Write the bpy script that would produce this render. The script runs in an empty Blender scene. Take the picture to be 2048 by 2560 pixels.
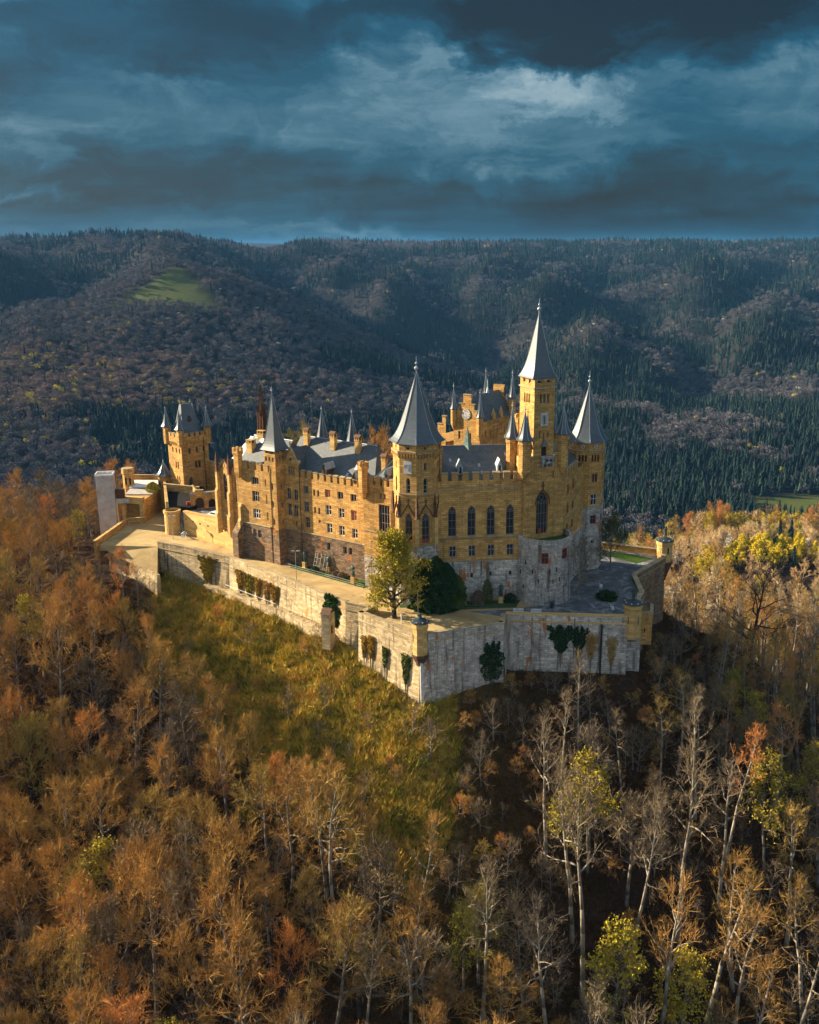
import bpy, math, random
import numpy as np
from mathutils import Vector, Matrix
from mathutils.geometry import tessellate_polygon

R = math.radians
rng = np.random.default_rng(7)
random.seed(7)
sc = bpy.context.scene
COL = sc.collection

# ------------------------------------------------------------------ camera
cam_d = bpy.data.cameras.new("camera")
cam = bpy.data.objects.new("camera", cam_d)
COL.objects.link(cam)
cam.location = (0, 0, 60)
cam.rotation_euler = (R(90 - 15.55), 0, 0)
cam_d.sensor_fit = 'HORIZONTAL'
cam_d.sensor_width = 36
cam_d.lens = 36 * 2400 / 2048
cam_d.shift_x = -106 / 2048
cam_d.clip_start = 1
cam_d.clip_end = 40000
sc.camera = cam

# ------------------------------------------------------------------ colour management
sc.view_settings.view_transform = 'Standard'
sc.view_settings.look = 'None'
sc.view_settings.exposure = 1.72
sc.view_settings.gamma = 1.0
sc.view_settings.use_curve_mapping = False
sc.cycles.use_denoising = True
sc.cycles.max_bounces = 5
sc.cycles.diffuse_bounces = 2
sc.cycles.glossy_bounces = 2
sc.cycles.transmission_bounces = 2
sc.cycles.use_adaptive_sampling = True
sc.cycles.adaptive_threshold = 0.02

# ------------------------------------------------------------------ sun
SUN_EL, SUN_AZ = R(19.5), R(18)          # azimuth: from the left, this much beyond
sun_dir = Vector((-math.cos(SUN_AZ) * math.cos(SUN_EL), math.sin(SUN_AZ) * math.cos(SUN_EL), math.sin(SUN_EL)))
sd = bpy.data.lights.new("sun", 'SUN')
sd.energy = 5.0
sd.angle = R(0.5)
sd.color = (1.0, 0.82, 0.58)
so = bpy.data.objects.new("sun", sd)
COL.objects.link(so)
so.rotation_euler = sun_dir.to_track_quat('Z', 'Y').to_euler()
so.location = (-300, 100, 200)


class NT:
    """tiny node helper"""
    def __init__(s, tree):
        s.t = tree; s.n = tree.nodes; s.l = tree.links
    def add(s, typ, ins=None, **kw):
        nd = s.n.new(typ)
        for k, v in kw.items(): setattr(nd, k, v)
        if ins:
            for k, v in ins.items():
                if isinstance(v, bpy.types.NodeSocket): s.l.new(v, nd.inputs[k])
                else: nd.inputs[k].default_value = v
        return nd
    def math(s, op, a, b=0.0, clamp=False):
        nd = s.n.new('ShaderNodeMath'); nd.operation = op; nd.use_clamp = clamp
        for i, v in enumerate((a, b)):
            if isinstance(v, bpy.types.NodeSocket): s.l.new(v, nd.inputs[i])
            else: nd.inputs[i].default_value = v
        return nd.outputs[0]
    def vmath(s, op, a, b=(0, 0, 0), out=0):
        nd = s.n.new('ShaderNodeVectorMath'); nd.operation = op
        for i, v in enumerate((a, b)):
            if isinstance(v, bpy.types.NodeSocket): s.l.new(v, nd.inputs[i])
            else: nd.inputs[i].default_value = v
        return nd.outputs[out]
    def mix(s, f, a, b, blend='MIX'):
        nd = s.n.new('ShaderNodeMix'); nd.data_type = 'RGBA'; nd.blend_type = blend
        for i, v in ((0, f), (6, a), (7, b)):
            if isinstance(v, bpy.types.NodeSocket): s.l.new(v, nd.inputs[i])
            elif i == 0: nd.inputs[i].default_value = v
            else: nd.inputs[i].default_value = (*v, 1) if len(v) == 3 else v
        return nd.outputs[2]
    def ramp(s, f, stops, interp='LINEAR'):
        nd = s.n.new('ShaderNodeValToRGB'); cr = nd.color_ramp; cr.interpolation = interp
        cc = lambda c: (*c, 1) if isinstance(c, tuple) else (c, c, c, 1)
        cr.elements[0].position = stops[0][0]; cr.elements[0].color = cc(stops[0][1])
        cr.elements[1].position = stops[-1][0]; cr.elements[1].color = cc(stops[-1][1])
        for p, c in stops[1:-1]: cr.elements.new(p).color = cc(c)
        s.l.new(f, nd.inputs[0])
        return nd.outputs[0]
    def noise(s, vec, scale, detail=4, rough=0.55, dist=0.0):
        nd = s.add('ShaderNodeTexNoise', {'Scale': scale, 'Detail': detail, 'Roughness': rough, 'Distortion': dist})
        if vec is not None: s.l.new(vec, nd.inputs['Vector'])
        return nd.outputs[0]
    def mapping(s, vec, scale=(1, 1, 1), loc=(0, 0, 0), rot=(0, 0, 0)):
        nd = s.add('ShaderNodeMapping', {'Vector': vec, 'Scale': scale, 'Location': loc, 'Rotation': rot})
        return nd.outputs[0]


# ------------------------------------------------------------------ sky (storm clouds ahead, brighter unseen cloud added behind for fill)
W = bpy.data.worlds.new("World")
sc.world = W
W.use_nodes = True
W.node_tree.nodes.clear()
n = NT(W.node_tree)
tc = n.add('ShaderNodeTexCoord').outputs['Generated']
sx = n.add('ShaderNodeSeparateXYZ', {0: tc})
X, Y, Z = sx.outputs
sky = n.add('ShaderNodeTexSky', sky_type='NISHITA', sun_disc=False)
sky.sun_elevation = SUN_EL
sky.sun_rotation = math.atan2(sun_dir.x, sun_dir.y)
sky.air_density = 1.0; sky.dust_density = 1.5; sky.ozone_density = 1.5
wrp = n.add('ShaderNodeTexNoise', {'Scale': 9.0, 'Detail': 9.0, 'Roughness': 0.66, 'Distortion': 0.4, 'Vector': n.mapping(tc, (1, 1, 2.0))}).outputs['Color']
tcw = n.vmath('ADD', tc, n.vmath('MULTIPLY', n.vmath('SUBTRACT', wrp, (0.5, 0.5, 0.5)), (0.24, 0.0, 0.125)))
den = n.math('ADD', n.math('MAXIMUM', Z, 0.0), 0.16)
px_ = n.math('DIVIDE', X, den); py_ = n.math('DIVIDE', Y, den)
pv = n.add('ShaderNodeCombineXYZ', {0: px_, 1: py_, 2: 0.0}).outputs[0]
pm = n.mapping(pv, (0.62, 0.85, 1), (4.3, 1.7, 0), (0, 0, R(-6)))
big = n.noise(pm, 0.7, 5, 0.5, 0.3)
med = n.noise(pm, 2.0, 9, 0.60, 0.35)
streak = n.noise(n.mapping(tc, (2.2, 1.0, 26.0), (3.1, 0, 2.0)), 1.6, 5, 0.55, 0.25)
# broad light and dark masses of the storm clouds, at fixed directions of the sky
def lobe(d, rx, rz):
    sc_ = n.vmath('MULTIPLY', n.vmath('SUBTRACT', tcw, d), (1 / rx, 0.0, 1 / rz))
    w = n.math('SUBTRACT', 1.0, n.vmath('LENGTH', sc_, out=1), True)
    return n.math('MULTIPLY', w, n.math('SUBTRACT', 1.6, n.math('MULTIPLY', w, 0.6)))
v = n.math('ADD', n.math('MULTIPLY', n.math('SUBTRACT', big, 0.5), 0.38), n.math('MULTIPLY', n.math('SUBTRACT', med, 0.5), 0.42))
v = n.math('ADD', n.math('ADD', v, 0.405), n.math('MULTIPLY', n.math('SUBTRACT', streak, 0.5), 0.14))
bil = n.noise(n.mapping(tcw, (1, 1, 1.9), (0.3, 0, 5.1)), 13.0, 9, 0.62, 0.9)
v = n.math('ADD', v, n.math('MULTIPLY', n.math('SUBTRACT', bil, 0.5), 0.30))
for d, rx, rz, amp in (((0.03, 0, 0.125), 0.20, 0.085, 0.26), ((0.10, 0, 0.140), 0.085, 0.032, 0.22), ((-0.09, 0, 0.165), 0.055, 0.022, 0.16), ((-0.01, 0, 0.172), 0.05, 0.018, 0.14),
                       ((-0.24, 0, 0.115), 0.24, 0.045, 0.13), ((-0.26, 0, 0.142), 0.05, 0.018, 0.15), ((-0.42, 0, 0.205), 0.07, 0.03, 0.22), ((-0.38, 0, 0.10), 0.12, 0.02, 0.12),
                       ((0.30, 0, 0.155), 0.13, 0.05, 0.18), ((0.17, 0, 0.185), 0.04, 0.013, 0.24), ((0.36, 0, 0.045), 0.14, 0.014, 0.12), ((-0.40, 0, 0.052), 0.10, 0.010, 0.14), ((-0.14, 0, 0.012), 0.16, 0.010, 0.16),
                       ((0.17, 0, 0.200), 0.20, 0.055, -0.46), ((0.10, 0, 0.172), 0.10, 0.020, -0.16), ((0.02, 0, 0.215), 0.16, 0.03, -0.26), ((0.14, 0, 0.040), 0.30, 0.045, -0.26), ((-0.20, 0, 0.19), 0.20, 0.035, -0.14), ((-0.15, 0, 0.06), 0.28, 0.03, -0.08)):
    v = n.math('ADD', v, n.math('MULTIPLY', lobe(d, rx, rz), amp))
SK = 0.33
cl = lambda *c: tuple(x * SK for x in c)
cloud = n.ramp(v, [(0.12, cl(0.001, 0.014, 0.026)), (0.30, cl(0.002, 0.040, 0.075)), (0.44, cl(0.004, 0.080, 0.145)),
                   (0.56, cl(0.040, 0.135, 0.205)), (0.70, cl(0.130, 0.245, 0.320)), (0.90, cl(0.36, 0.47, 0.52))])
hz = n.math('SUBTRACT', 1.0, n.math('MULTIPLY', n.math('ABSOLUTE', Z), 34.0), True)
cloud = n.mix(n.math('MULTIPLY', hz, 0.45), cloud, cl(0.004, 0.10, 0.18))
# overhead and behind, the unseen cover is made brighter and greyer as fill light
back = n.math('MULTIPLY', n.math('ADD', n.math('MULTIPLY', Y, -1.0), 0.55), 0.8, True)
up = n.math('MULTIPLY', n.math('SUBTRACT', Z, 0.38), 1.6, True)
thin = n.math('MAXIMUM', back, up)
cl_b = n.ramp(med, [(0.3, (0.05, 0.070, 0.09)), (0.7, (0.175, 0.19, 0.205))])
cloud = n.mix(thin, cloud, cl_b)
skc = n.vmath('MULTIPLY', sky.outputs[0], (0.10, 0.10, 0.10))
tot = n.mix(n.math('SUBTRACT', 0.97, n.math('MULTIPLY', thin, 0.35)), skc, cloud)
tot10 = n.vmath('MULTIPLY', tot, (10, 10, 10))
bg = n.add('ShaderNodeBackground', {'Color': tot10, 'Strength': 0.10})
wo = n.add('ShaderNodeOutputWorld', {'Surface': bg.outputs[0]})

# ------------------------------------------------------------------ materials
MATS = {}
def newmat(name):
    m = bpy.data.materials.new(name); m.use_nodes = True
    t = m.node_tree; t.nodes.clear()
    h = NT(t)
    b = h.add('ShaderNodeBsdfPrincipled')
    o = h.add('ShaderNodeOutputMaterial', {'Surface': b.outputs[0]})
    MATS[name] = m
    return m, h, b
def setc(h, b, col, rough=0.8, spec=0.3, metal=0.0, bump=None, bs=0.3, bd=0.05):
    for k, v in (('Base Color', col), ('Roughness', rough), ('Metallic', metal)):
        if isinstance(v, bpy.types.NodeSocket): h.l.new(v, b.inputs[k])
        else: b.inputs[k].default_value = (*v, 1) if isinstance(v, tuple) else v
    b.inputs['Specular IOR Level'].default_value = spec
    if bump is not None:
        bn = h.add('ShaderNodeBump', {'Strength': bs, 'Distance': bd, 'Height': bump})
        h.l.new(bn.outputs[0], b.inputs['Normal'])

def stone(name, c1, c2, mort, bw, rh, dirt, dirtcol, rust, rustcol, tint=0.35, bs=0.5):
    m, h, b = newmat(name)
    uv = h.add('ShaderNodeUVMap').outputs[0]
    ob = h.add('ShaderNodeTexCoord').outputs['Object']
    wob = h.add('ShaderNodeTexNoise', {'Scale': 0.9, 'Detail': 2.0, 'Vector': uv})
    uvw = h.vmath('ADD', uv, h.vmath('MULTIPLY', h.vmath('SUBTRACT', wob.outputs['Color'], (0.5, 0.5, 0.5)), (0.10, 0.06, 0)))
    br = h.add('ShaderNodeTexBrick', {'Vector': uvw, 'Color1': (*c1, 1), 'Color2': (*c2, 1), 'Mortar': (*mort, 1), 'Scale': 1.0,
                                      'Mortar Size': 0.022, 'Mortar Smooth': 0.3, 'Bias': 0.0, 'Brick Width': bw, 'Row Height': rh})
    # second coarser brick field breaks up regularity
    br2 = h.add('ShaderNodeTexBrick', {'Vector': uvw, 'Color1': (0.72, 0.72, 0.72, 1), 'Color2': (1.2, 1.17, 1.12, 1), 'Mortar': (1, 1, 1, 1), 'Scale': 1.0,
                                       'Mortar Size': 0.0, 'Brick Width': bw * 1.63, 'Row Height': rh})
    br2.offset = 0.37
    c = h.mix(0.85, br.outputs[0], br2.outputs[0], 'MULTIPLY')
    big = h.noise(ob, 0.22, 5, 0.6)
    c = h.mix(tint, c, h.ramp(big, [(0.3, (0.62, 0.60, 0.58)), (0.7, (1.25, 1.22, 1.18))]), 'MULTIPLY')
    fine = h.noise(ob, 3.5, 5, 0.7)
    c = h.mix(0.4, c, h.ramp(fine, [(0.3, (0.6, 0.6, 0.6)), (0.7, (1.3, 1.3, 1.3))]), 'MULTIPLY')
    oi = h.add('ShaderNodeObjectInfo').outputs['Random']
    c = h.mix(1.0, c, h.ramp(oi, [(0.0, (0.86, 0.85, 0.84)), (0.5, (1.0, 1.0, 1.0)), (1.0, (1.12, 1.10, 1.06))]), 'MULTIPLY')
    st = h.noise(h.mapping(ob, (1.0, 1.0, 0.10)), 1.4, 5, 0.6)
    c = h.mix(h.math('MULTIPLY', h.ramp(st, [(0.52, 0.0), (0.68, 1.0)]), dirt), c, dirtcol)
    ru = h.noise(h.mapping(ob, (1.0, 1.0, 0.30), (7, 3, 1)), 0.75, 4, 0.65)
    c = h.mix(h.math('MULTIPLY', h.ramp(ru, [(0.60, 0.0), (0.66, 1.0)]), rust), c, rustcol)
    pt = h.noise(h.mapping(ob, (1, 1, 1.6), (2, 9, 4)), 0.42, 6, 0.72, 0.4)
    c = h.mix(h.math('MULTIPLY', h.ramp(pt, [(0.54, 0.0), (0.66, 0.8)]), dirt), c, h.mix(0.5, c, dirtcol), 'MIX')
    hgt = h.math('ADD', h.math('MULTIPLY', br.outputs[1], -1.0), h.math('MULTIPLY', fine, 0.8))
    setc(h, b, c, 0.9, 0.15, bump=hgt, bs=bs, bd=0.04)
    return m
M_stone = stone('sandstone', (0.64, 0.39, 0.125), (0.44, 0.255, 0.082), (0.19, 0.12, 0.055), 0.95, 0.36, 0.50, (0.17, 0.095, 0.045), 0.40, (0.46, 0.17, 0.03))
M_stone_light = stone('smooth_sandstone', (0.58, 0.39, 0.15), (0.54, 0.355, 0.13), (0.44, 0.28, 0.11), 1.6, 0.5, 0.2, (0.30, 0.19, 0.09), 0.12, (0.46, 0.2, 0.05), 0.2, 0.2)
M_base = stone('rough_basement_stone', (0.36, 0.25, 0.15), (0.16, 0.115, 0.08), (0.065, 0.05, 0.042), 0.8, 0.28, 0.35, (0.08, 0.065, 0.055), 0.85, (0.50, 0.17, 0.025), 0.6, 1.0)
M_pale = stone('pale_tuff_stone', (0.62, 0.59, 0.54), (0.40, 0.375, 0.345), (0.26, 0.245, 0.23), 0.62, 0.36, 0.9, (0.10, 0.075, 0.06), 1.0, (0.42, 0.16, 0.05), 0.8, 1.0)
M_rampart = stone('rampart_stone', (0.62, 0.51, 0.31), (0.40, 0.32, 0.19), (0.26, 0.21, 0.13), 0.75, 0.34, 0.95, (0.10, 0.075, 0.055), 0.9, (0.42, 0.22, 0.05), 0.7, 1.0)
M_coping = stone('coping_stone', (0.44, 0.36, 0.22), (0.36, 0.29, 0.17), (0.2, 0.16, 0.1), 1.6, 0.6, 0.5, (0.16, 0.13, 0.09), 0.2, (0.32, 0.16, 0.05), 0.5, 0.6)
M_red = stone('red_sandstone', (0.15, 0.085, 0.052), (0.11, 0.06, 0.04), (0.08, 0.04, 0.028), 0.8, 0.3, 0.3, (0.08, 0.05, 0.04), 0.1, (0.3, 0.1, 0.05))

m, h, b = newmat('slate')
uv = h.add('ShaderNodeUVMap').outputs[0]; ob = h.add('ShaderNodeTexCoord').outputs['Object']
br = h.add('ShaderNodeTexBrick', {'Vector': uv, 'Color1': (0.092, 0.112, 0.124, 1), 'Color2': (0.060, 0.077, 0.088, 1), 'Mortar': (0.026, 0.034, 0.04, 1),
                                  'Mortar Size': 0.018, 'Brick Width': 0.5, 'Row Height': 0.34, 'Scale': 1.0})
c = h.mix(0.6, br.outputs[0], h.ramp(h.noise(ob, 0.5, 6, 0.65), [(0.3, (0.7, 0.72, 0.74)), (0.7, (1.4, 1.38, 1.34))]), 'MULTIPLY')
c = h.mix(h.ramp(h.noise(ob, 5.0, 2, 0.5), [(0.70, 0.0), (0.74, 0.7)]), c, (0.25, 0.27, 0.27))
setc(h, b, c, 0.46, 0.5, bump=h.math('ADD', h.math('MULTIPLY', br.outputs[1], -1.0), h.noise(ob, 6, 3)), bs=0.5, bd=0.03)
M_slate = m
m, h, b = newmat('spire_slate')
uv = h.add('ShaderNodeUVMap').outputs[0]; ob = h.add('ShaderNodeTexCoord').outputs['Object']
br = h.add('ShaderNodeTexBrick', {'Vector': uv, 'Color1': (0.066, 0.092, 0.108, 1), 'Color2': (0.050, 0.073, 0.087, 1), 'Mortar': (0.028, 0.040, 0.05, 1),
                                  'Mortar Size': 0.02, 'Brick Width': 0.5, 'Row Height': 0.34, 'Scale': 1.0})
c = h.mix(0.5, br.outputs[0], h.ramp(h.noise(h.mapping(ob, (1, 1, 0.2)), 1.2, 6, 0.65), [(0.3, (0.72, 0.74, 0.76)), (0.7, (1.35, 1.33, 1.3))]), 'MULTIPLY')
setc(h, b, c, 0.44, 0.7, bump=br.outputs[1], bs=-0.25, bd=0.02)
M_spire = m

def plain(name, col, rough=0.8, spec=0.3, metal=0.0, var=0.25, scale=2.0, bs=0.2):
    m, h, b = newmat(name)
    ob = h.add('ShaderNodeTexCoord').outputs['Object']
    ns = h.noise(ob, scale, 5, 0.6)
    c = h.mix(1.0, col, h.ramp(ns, [(0.3, (1 - var,) * 3), (0.7, (1 + var,) * 3)]), 'MULTIPLY')
    setc(h, b, c, rough, spec, metal, bump=ns, bs=bs, bd=0.02)
    return m
M_glass = plain('window_glass', (0.022, 0.03, 0.036), 0.12, 0.6, 0.0, 0.5, 0.7, 0.02)
M_frame = plain('window_stone', (0.36, 0.31, 0.26), 0.8)
M_framedark = plain('dark_window_tracery', (0.17, 0.14, 0.125), 0.8)
M_white = plain('white_window_frame', (0.72, 0.70, 0.66), 0.6)
M_redpaint = plain('red_paint', (0.30, 0.05, 0.03), 0.6)
M_shut = plain('window_blind', (0.62, 0.14, 0.035), 0.8)
M_lead = plain('lead', (0.34, 0.39, 0.42), 0.45, 0.5, 0.3)
M_copper = plain('green_copper', (0.085, 0.15, 0.135), 0.55, 0.5, 0.3, 0.5)
M_bronze = plain('verdigris_bronze', (0.045, 0.085, 0.082), 0.5, 0.5, 0.4, 0.6, 4.0)
M_concrete = plain('concrete', (0.40, 0.375, 0.35), 0.85, 0.2, 0, 0.22, 0.8)
M_metal = plain('galvanised_metal', (0.42, 0.44, 0.45), 0.4, 0.5, 0.7)
M_wood = plain('dark_wood', (0.075, 0.042, 0.022), 0.7, 0.3, 0, 0.4)
M_timber = plain('old_timber', (0.30, 0.23, 0.15), 0.8)  # old timber's own paler colour
M_benchm = plain('white_bench_paint', (0.62, 0.63, 0.62), 0.6)
M_carw = plain('white_car_paint', (0.78, 0.78, 0.76), 0.25, 0.6, 0, 0.02)
M_rubber = plain('rubber', (0.02, 0.02, 0.02), 0.8)  # tyres, numerals and pipes; also painted dark inside vents, loopholes, niche, arches
M_tin = plain('flat_tin_roof', (0.03, 0.04, 0.05), 0.35, 0.5, 0.0, 0.6, 3.0)
M_plaster = plain('pale_plaster', (0.50, 0.49, 0.47), 0.8, 0.2, 0, 0.15, 1.0)
M_rail = plain('rail_steel', (0.10, 0.115, 0.115), 0.5, 0.5, 0.5)
M_rooftile = plain('brown_roof_tile', (0.12, 0.065, 0.04), 0.8, 0.2, 0, 0.4, 4.0)
M_bark = plain('bark', (0.17, 0.145, 0.115), 0.9, 0.1, 0, 0.5, 1.2, 0.5)
M_barkpale = plain('pale_bark', (0.24, 0.205, 0.155), 0.9, 0.1, 0, 0.4, 0.8, 0.5)
M_barkdark = plain('dark_bark', (0.055, 0.045, 0.038), 0.9, 0.1, 0, 0.4, 1.5, 0.5)

def randmat(name, stops, rough=0.9, trans=0.0):
    """colour differs from plant to plant (Object Info random) with fine variation inside"""
    m, h, b = newmat(name)
    oi = h.add('ShaderNodeObjectInfo').outputs['Random']
    ob = h.add('ShaderNodeTexCoord').outputs['Object']
    c = h.ramp(oi, stops)
    c = h.mix(0.7, c, h.ramp(h.noise(ob, 0.6, 3, 0.6), [(0.3, (0.6, 0.6, 0.6)), (0.7, (1.4, 1.4, 1.4))]), 'MULTIPLY')
    setc(h, b, c, rough, 0.1)
    if trans: b.inputs['Transmission Weight'].default_value = 0.0
    return m
M_twig_orange = randmat('orange_brown_twigs', [(0.0, (0.30, 0.165, 0.05)), (0.35, (0.42, 0.235, 0.062)), (0.6, (0.33, 0.225, 0.06)), (0.85, (0.52, 0.215, 0.06)), (1.0, (0.27, 0.225, 0.05))])
M_twig_grey = randmat('grey_brown_twigs', [(0.0, (0.15, 0.11, 0.065)), (0.5, (0.21, 0.155, 0.09)), (1.0, (0.17, 0.13, 0.09))])
M_twig_tan = randmat('tan_twigs', [(0.0, (0.50, 0.36, 0.18)), (0.3, (0.62, 0.47, 0.25)), (0.6, (0.56, 0.36, 0.17)), (1.0, (0.46, 0.38, 0.20))])  # paler than real twigs: sunlight partly put into the colour
M_leaf_yg = randmat('yellow_green_buds', [(0.0, (0.34, 0.28, 0.02)), (0.5, (0.44, 0.34, 0.025)), (1.0, (0.27, 0.25, 0.025))])
M_leaf_y = randmat('bright_yellow_leaves', [(0.0, (0.55, 0.42, 0.02)), (0.5, (0.66, 0.50, 0.02)), (1.0, (0.48, 0.42, 0.03))])
M_blossom = randmat('white_blossom', [(0.0, (0.72, 0.66, 0.52)), (1.0, (0.80, 0.76, 0.66))])
M_dark_ever = randmat('dark_evergreen_leaves', [(0.0, (0.018, 0.045, 0.016)), (1.0, (0.028, 0.06, 0.02))])
M_ivy = randmat('ivy_leaves', [(0.0, (0.035, 0.075, 0.015)), (0.5, (0.06, 0.09, 0.018)), (1.0, (0.09, 0.10, 0.02))])
M_ivy_y = randmat('yellow_ivy_leaves', [(0.0, (0.20, 0.17, 0.02)), (0.5, (0.30, 0.17, 0.02)), (1.0, (0.15, 0.16, 0.02))])
M_spruce = randmat('spruce_needles', [(0.0, (0.008, 0.019, 0.019)), (0.4, (0.012, 0.026, 0.025)), (0.8, (0.017, 0.034, 0.029)), (1.0, (0.03, 0.05, 0.032))])
M_far_bare = randmat('far_bare_crowns', [(0.0, (0.070, 0.072, 0.082)), (0.3, (0.112, 0.106, 0.118)), (0.55, (0.085, 0.085, 0.096)), (0.8, (0.165, 0.150, 0.158)), (1.0, (0.060, 0.074, 0.078))])  # far crowns and spruces kept dark, standing in for cloud shade on the hills
M_far_pink = randmat('far_reddish_crowns', [(0.0, (0.17, 0.12, 0.11)), (0.5, (0.22, 0.15, 0.13)), (0.8, (0.15, 0.115, 0.11)), (1.0, (0.26, 0.21, 0.12))])
M_far_yel = randmat('far_yellow_crowns', [(0.0, (0.38, 0.34, 0.04)), (1.0, (0.58, 0.46, 0.05))])
M_grass_t = randmat('slope_grass', [(0.0, (0.14, 0.17, 0.02)), (0.16, (0.34, 0.29, 0.035)), (0.40, (0.66, 0.45, 0.08)), (0.58, (0.50, 0.37, 0.05)), (0.74, (0.58, 0.32, 0.08)), (0.88, (0.24, 0.22, 0.03)), (1.0, (0.08, 0.10, 0.02))])
M_grass_d = randmat('leaf_litter_brush', [(0.0, (0.085, 0.05, 0.022)), (0.4, (0.13, 0.07, 0.028)), (0.7, (0.08, 0.068, 0.022)), (1.0, (0.15, 0.07, 0.025))])

# terrain: colour from ground cover, stored per vertex (r: meadow, g: grass slope, b: leaf litter)
m, h, b = newmat('terrain_ground')
ob = h.add('ShaderNodeTexCoord').outputs['Object']
cv = h.add('ShaderNodeSeparateColor', {0: h.add('ShaderNodeVertexColor', layer_name='cover').outputs[0]})
n1 = h.noise(ob, 0.12, 6, 0.65); n2 = h.noise(ob, 1.1, 6, 0.7)
forest = h.ramp(n1, [(0.3, (0.014, 0.016, 0.016)), (0.7, (0.030, 0.027, 0.026))])
grass = h.ramp(h.math('ADD', h.math('MULTIPLY', n1, 0.5), h.math('MULTIPLY', n2, 0.5)),
               [(0.36, (0.045, 0.05, 0.012)), (0.46, (0.22, 0.17, 0.028)), (0.56, (0.50, 0.34, 0.06)), (0.66, (0.38, 0.21, 0.055))])
litter = h.ramp(n2, [(0.3, (0.022, 0.012, 0.008)), (0.55, (0.055, 0.028, 0.014)), (0.75, (0.09, 0.048, 0.024))])
meadow = h.ramp(n1, [(0.3, (0.045, 0.085, 0.014)), (0.7, (0.095, 0.088, 0.035))])
c = h.mix(cv.outputs[2], forest, litter)
c = h.mix(cv.outputs[1], c, grass)
c = h.mix(cv.outputs[0], c, meadow)
setc(h, b, c, 0.95, 0.05, bump=n2, bs=1.0, bd=0.5)
M_ground = m
m, h, b = newmat('gravel')
ob = h.add('ShaderNodeTexCoord').outputs['Object']
n1 = h.noise(ob, 0.18, 6, 0.65, 0.6); n2 = h.noise(ob, 5.0, 5, 0.7)
c = h.ramp(n1, [(0.30, (0.27, 0.19, 0.085)), (0.5, (0.42, 0.31, 0.145)), (0.68, (0.52, 0.40, 0.19))])
c = h.mix(0.5, c, h.ramp(n2, [(0.3, (0.7, 0.7, 0.7)), (0.7, (1.25, 1.25, 1.25))]), 'MULTIPLY')
setc(h, b, c, 0.95, 0.1, bump=n2, bs=0.4)
M_gravel = m
m, h, b = newmat('grey_forecourt')
ob = h.add('ShaderNodeTexCoord').outputs['Object']
n1 = h.noise(ob, 0.35, 6, 0.65, 1.2); n2 = h.noise(ob, 6.0, 5, 0.7)
c = h.ramp(n1, [(0.38, (0.085, 0.09, 0.095)), (0.52, (0.13, 0.135, 0.14)), (0.62, (0.26, 0.26, 0.25))])
setc(h, b, c, 0.9, 0.15, bump=n2, bs=0.3)
M_fore = m
M_lawn = plain('lawn', (0.045, 0.085, 0.018), 0.95, 0.05, 0, 0.6, 2.5, 1.0)


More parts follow.
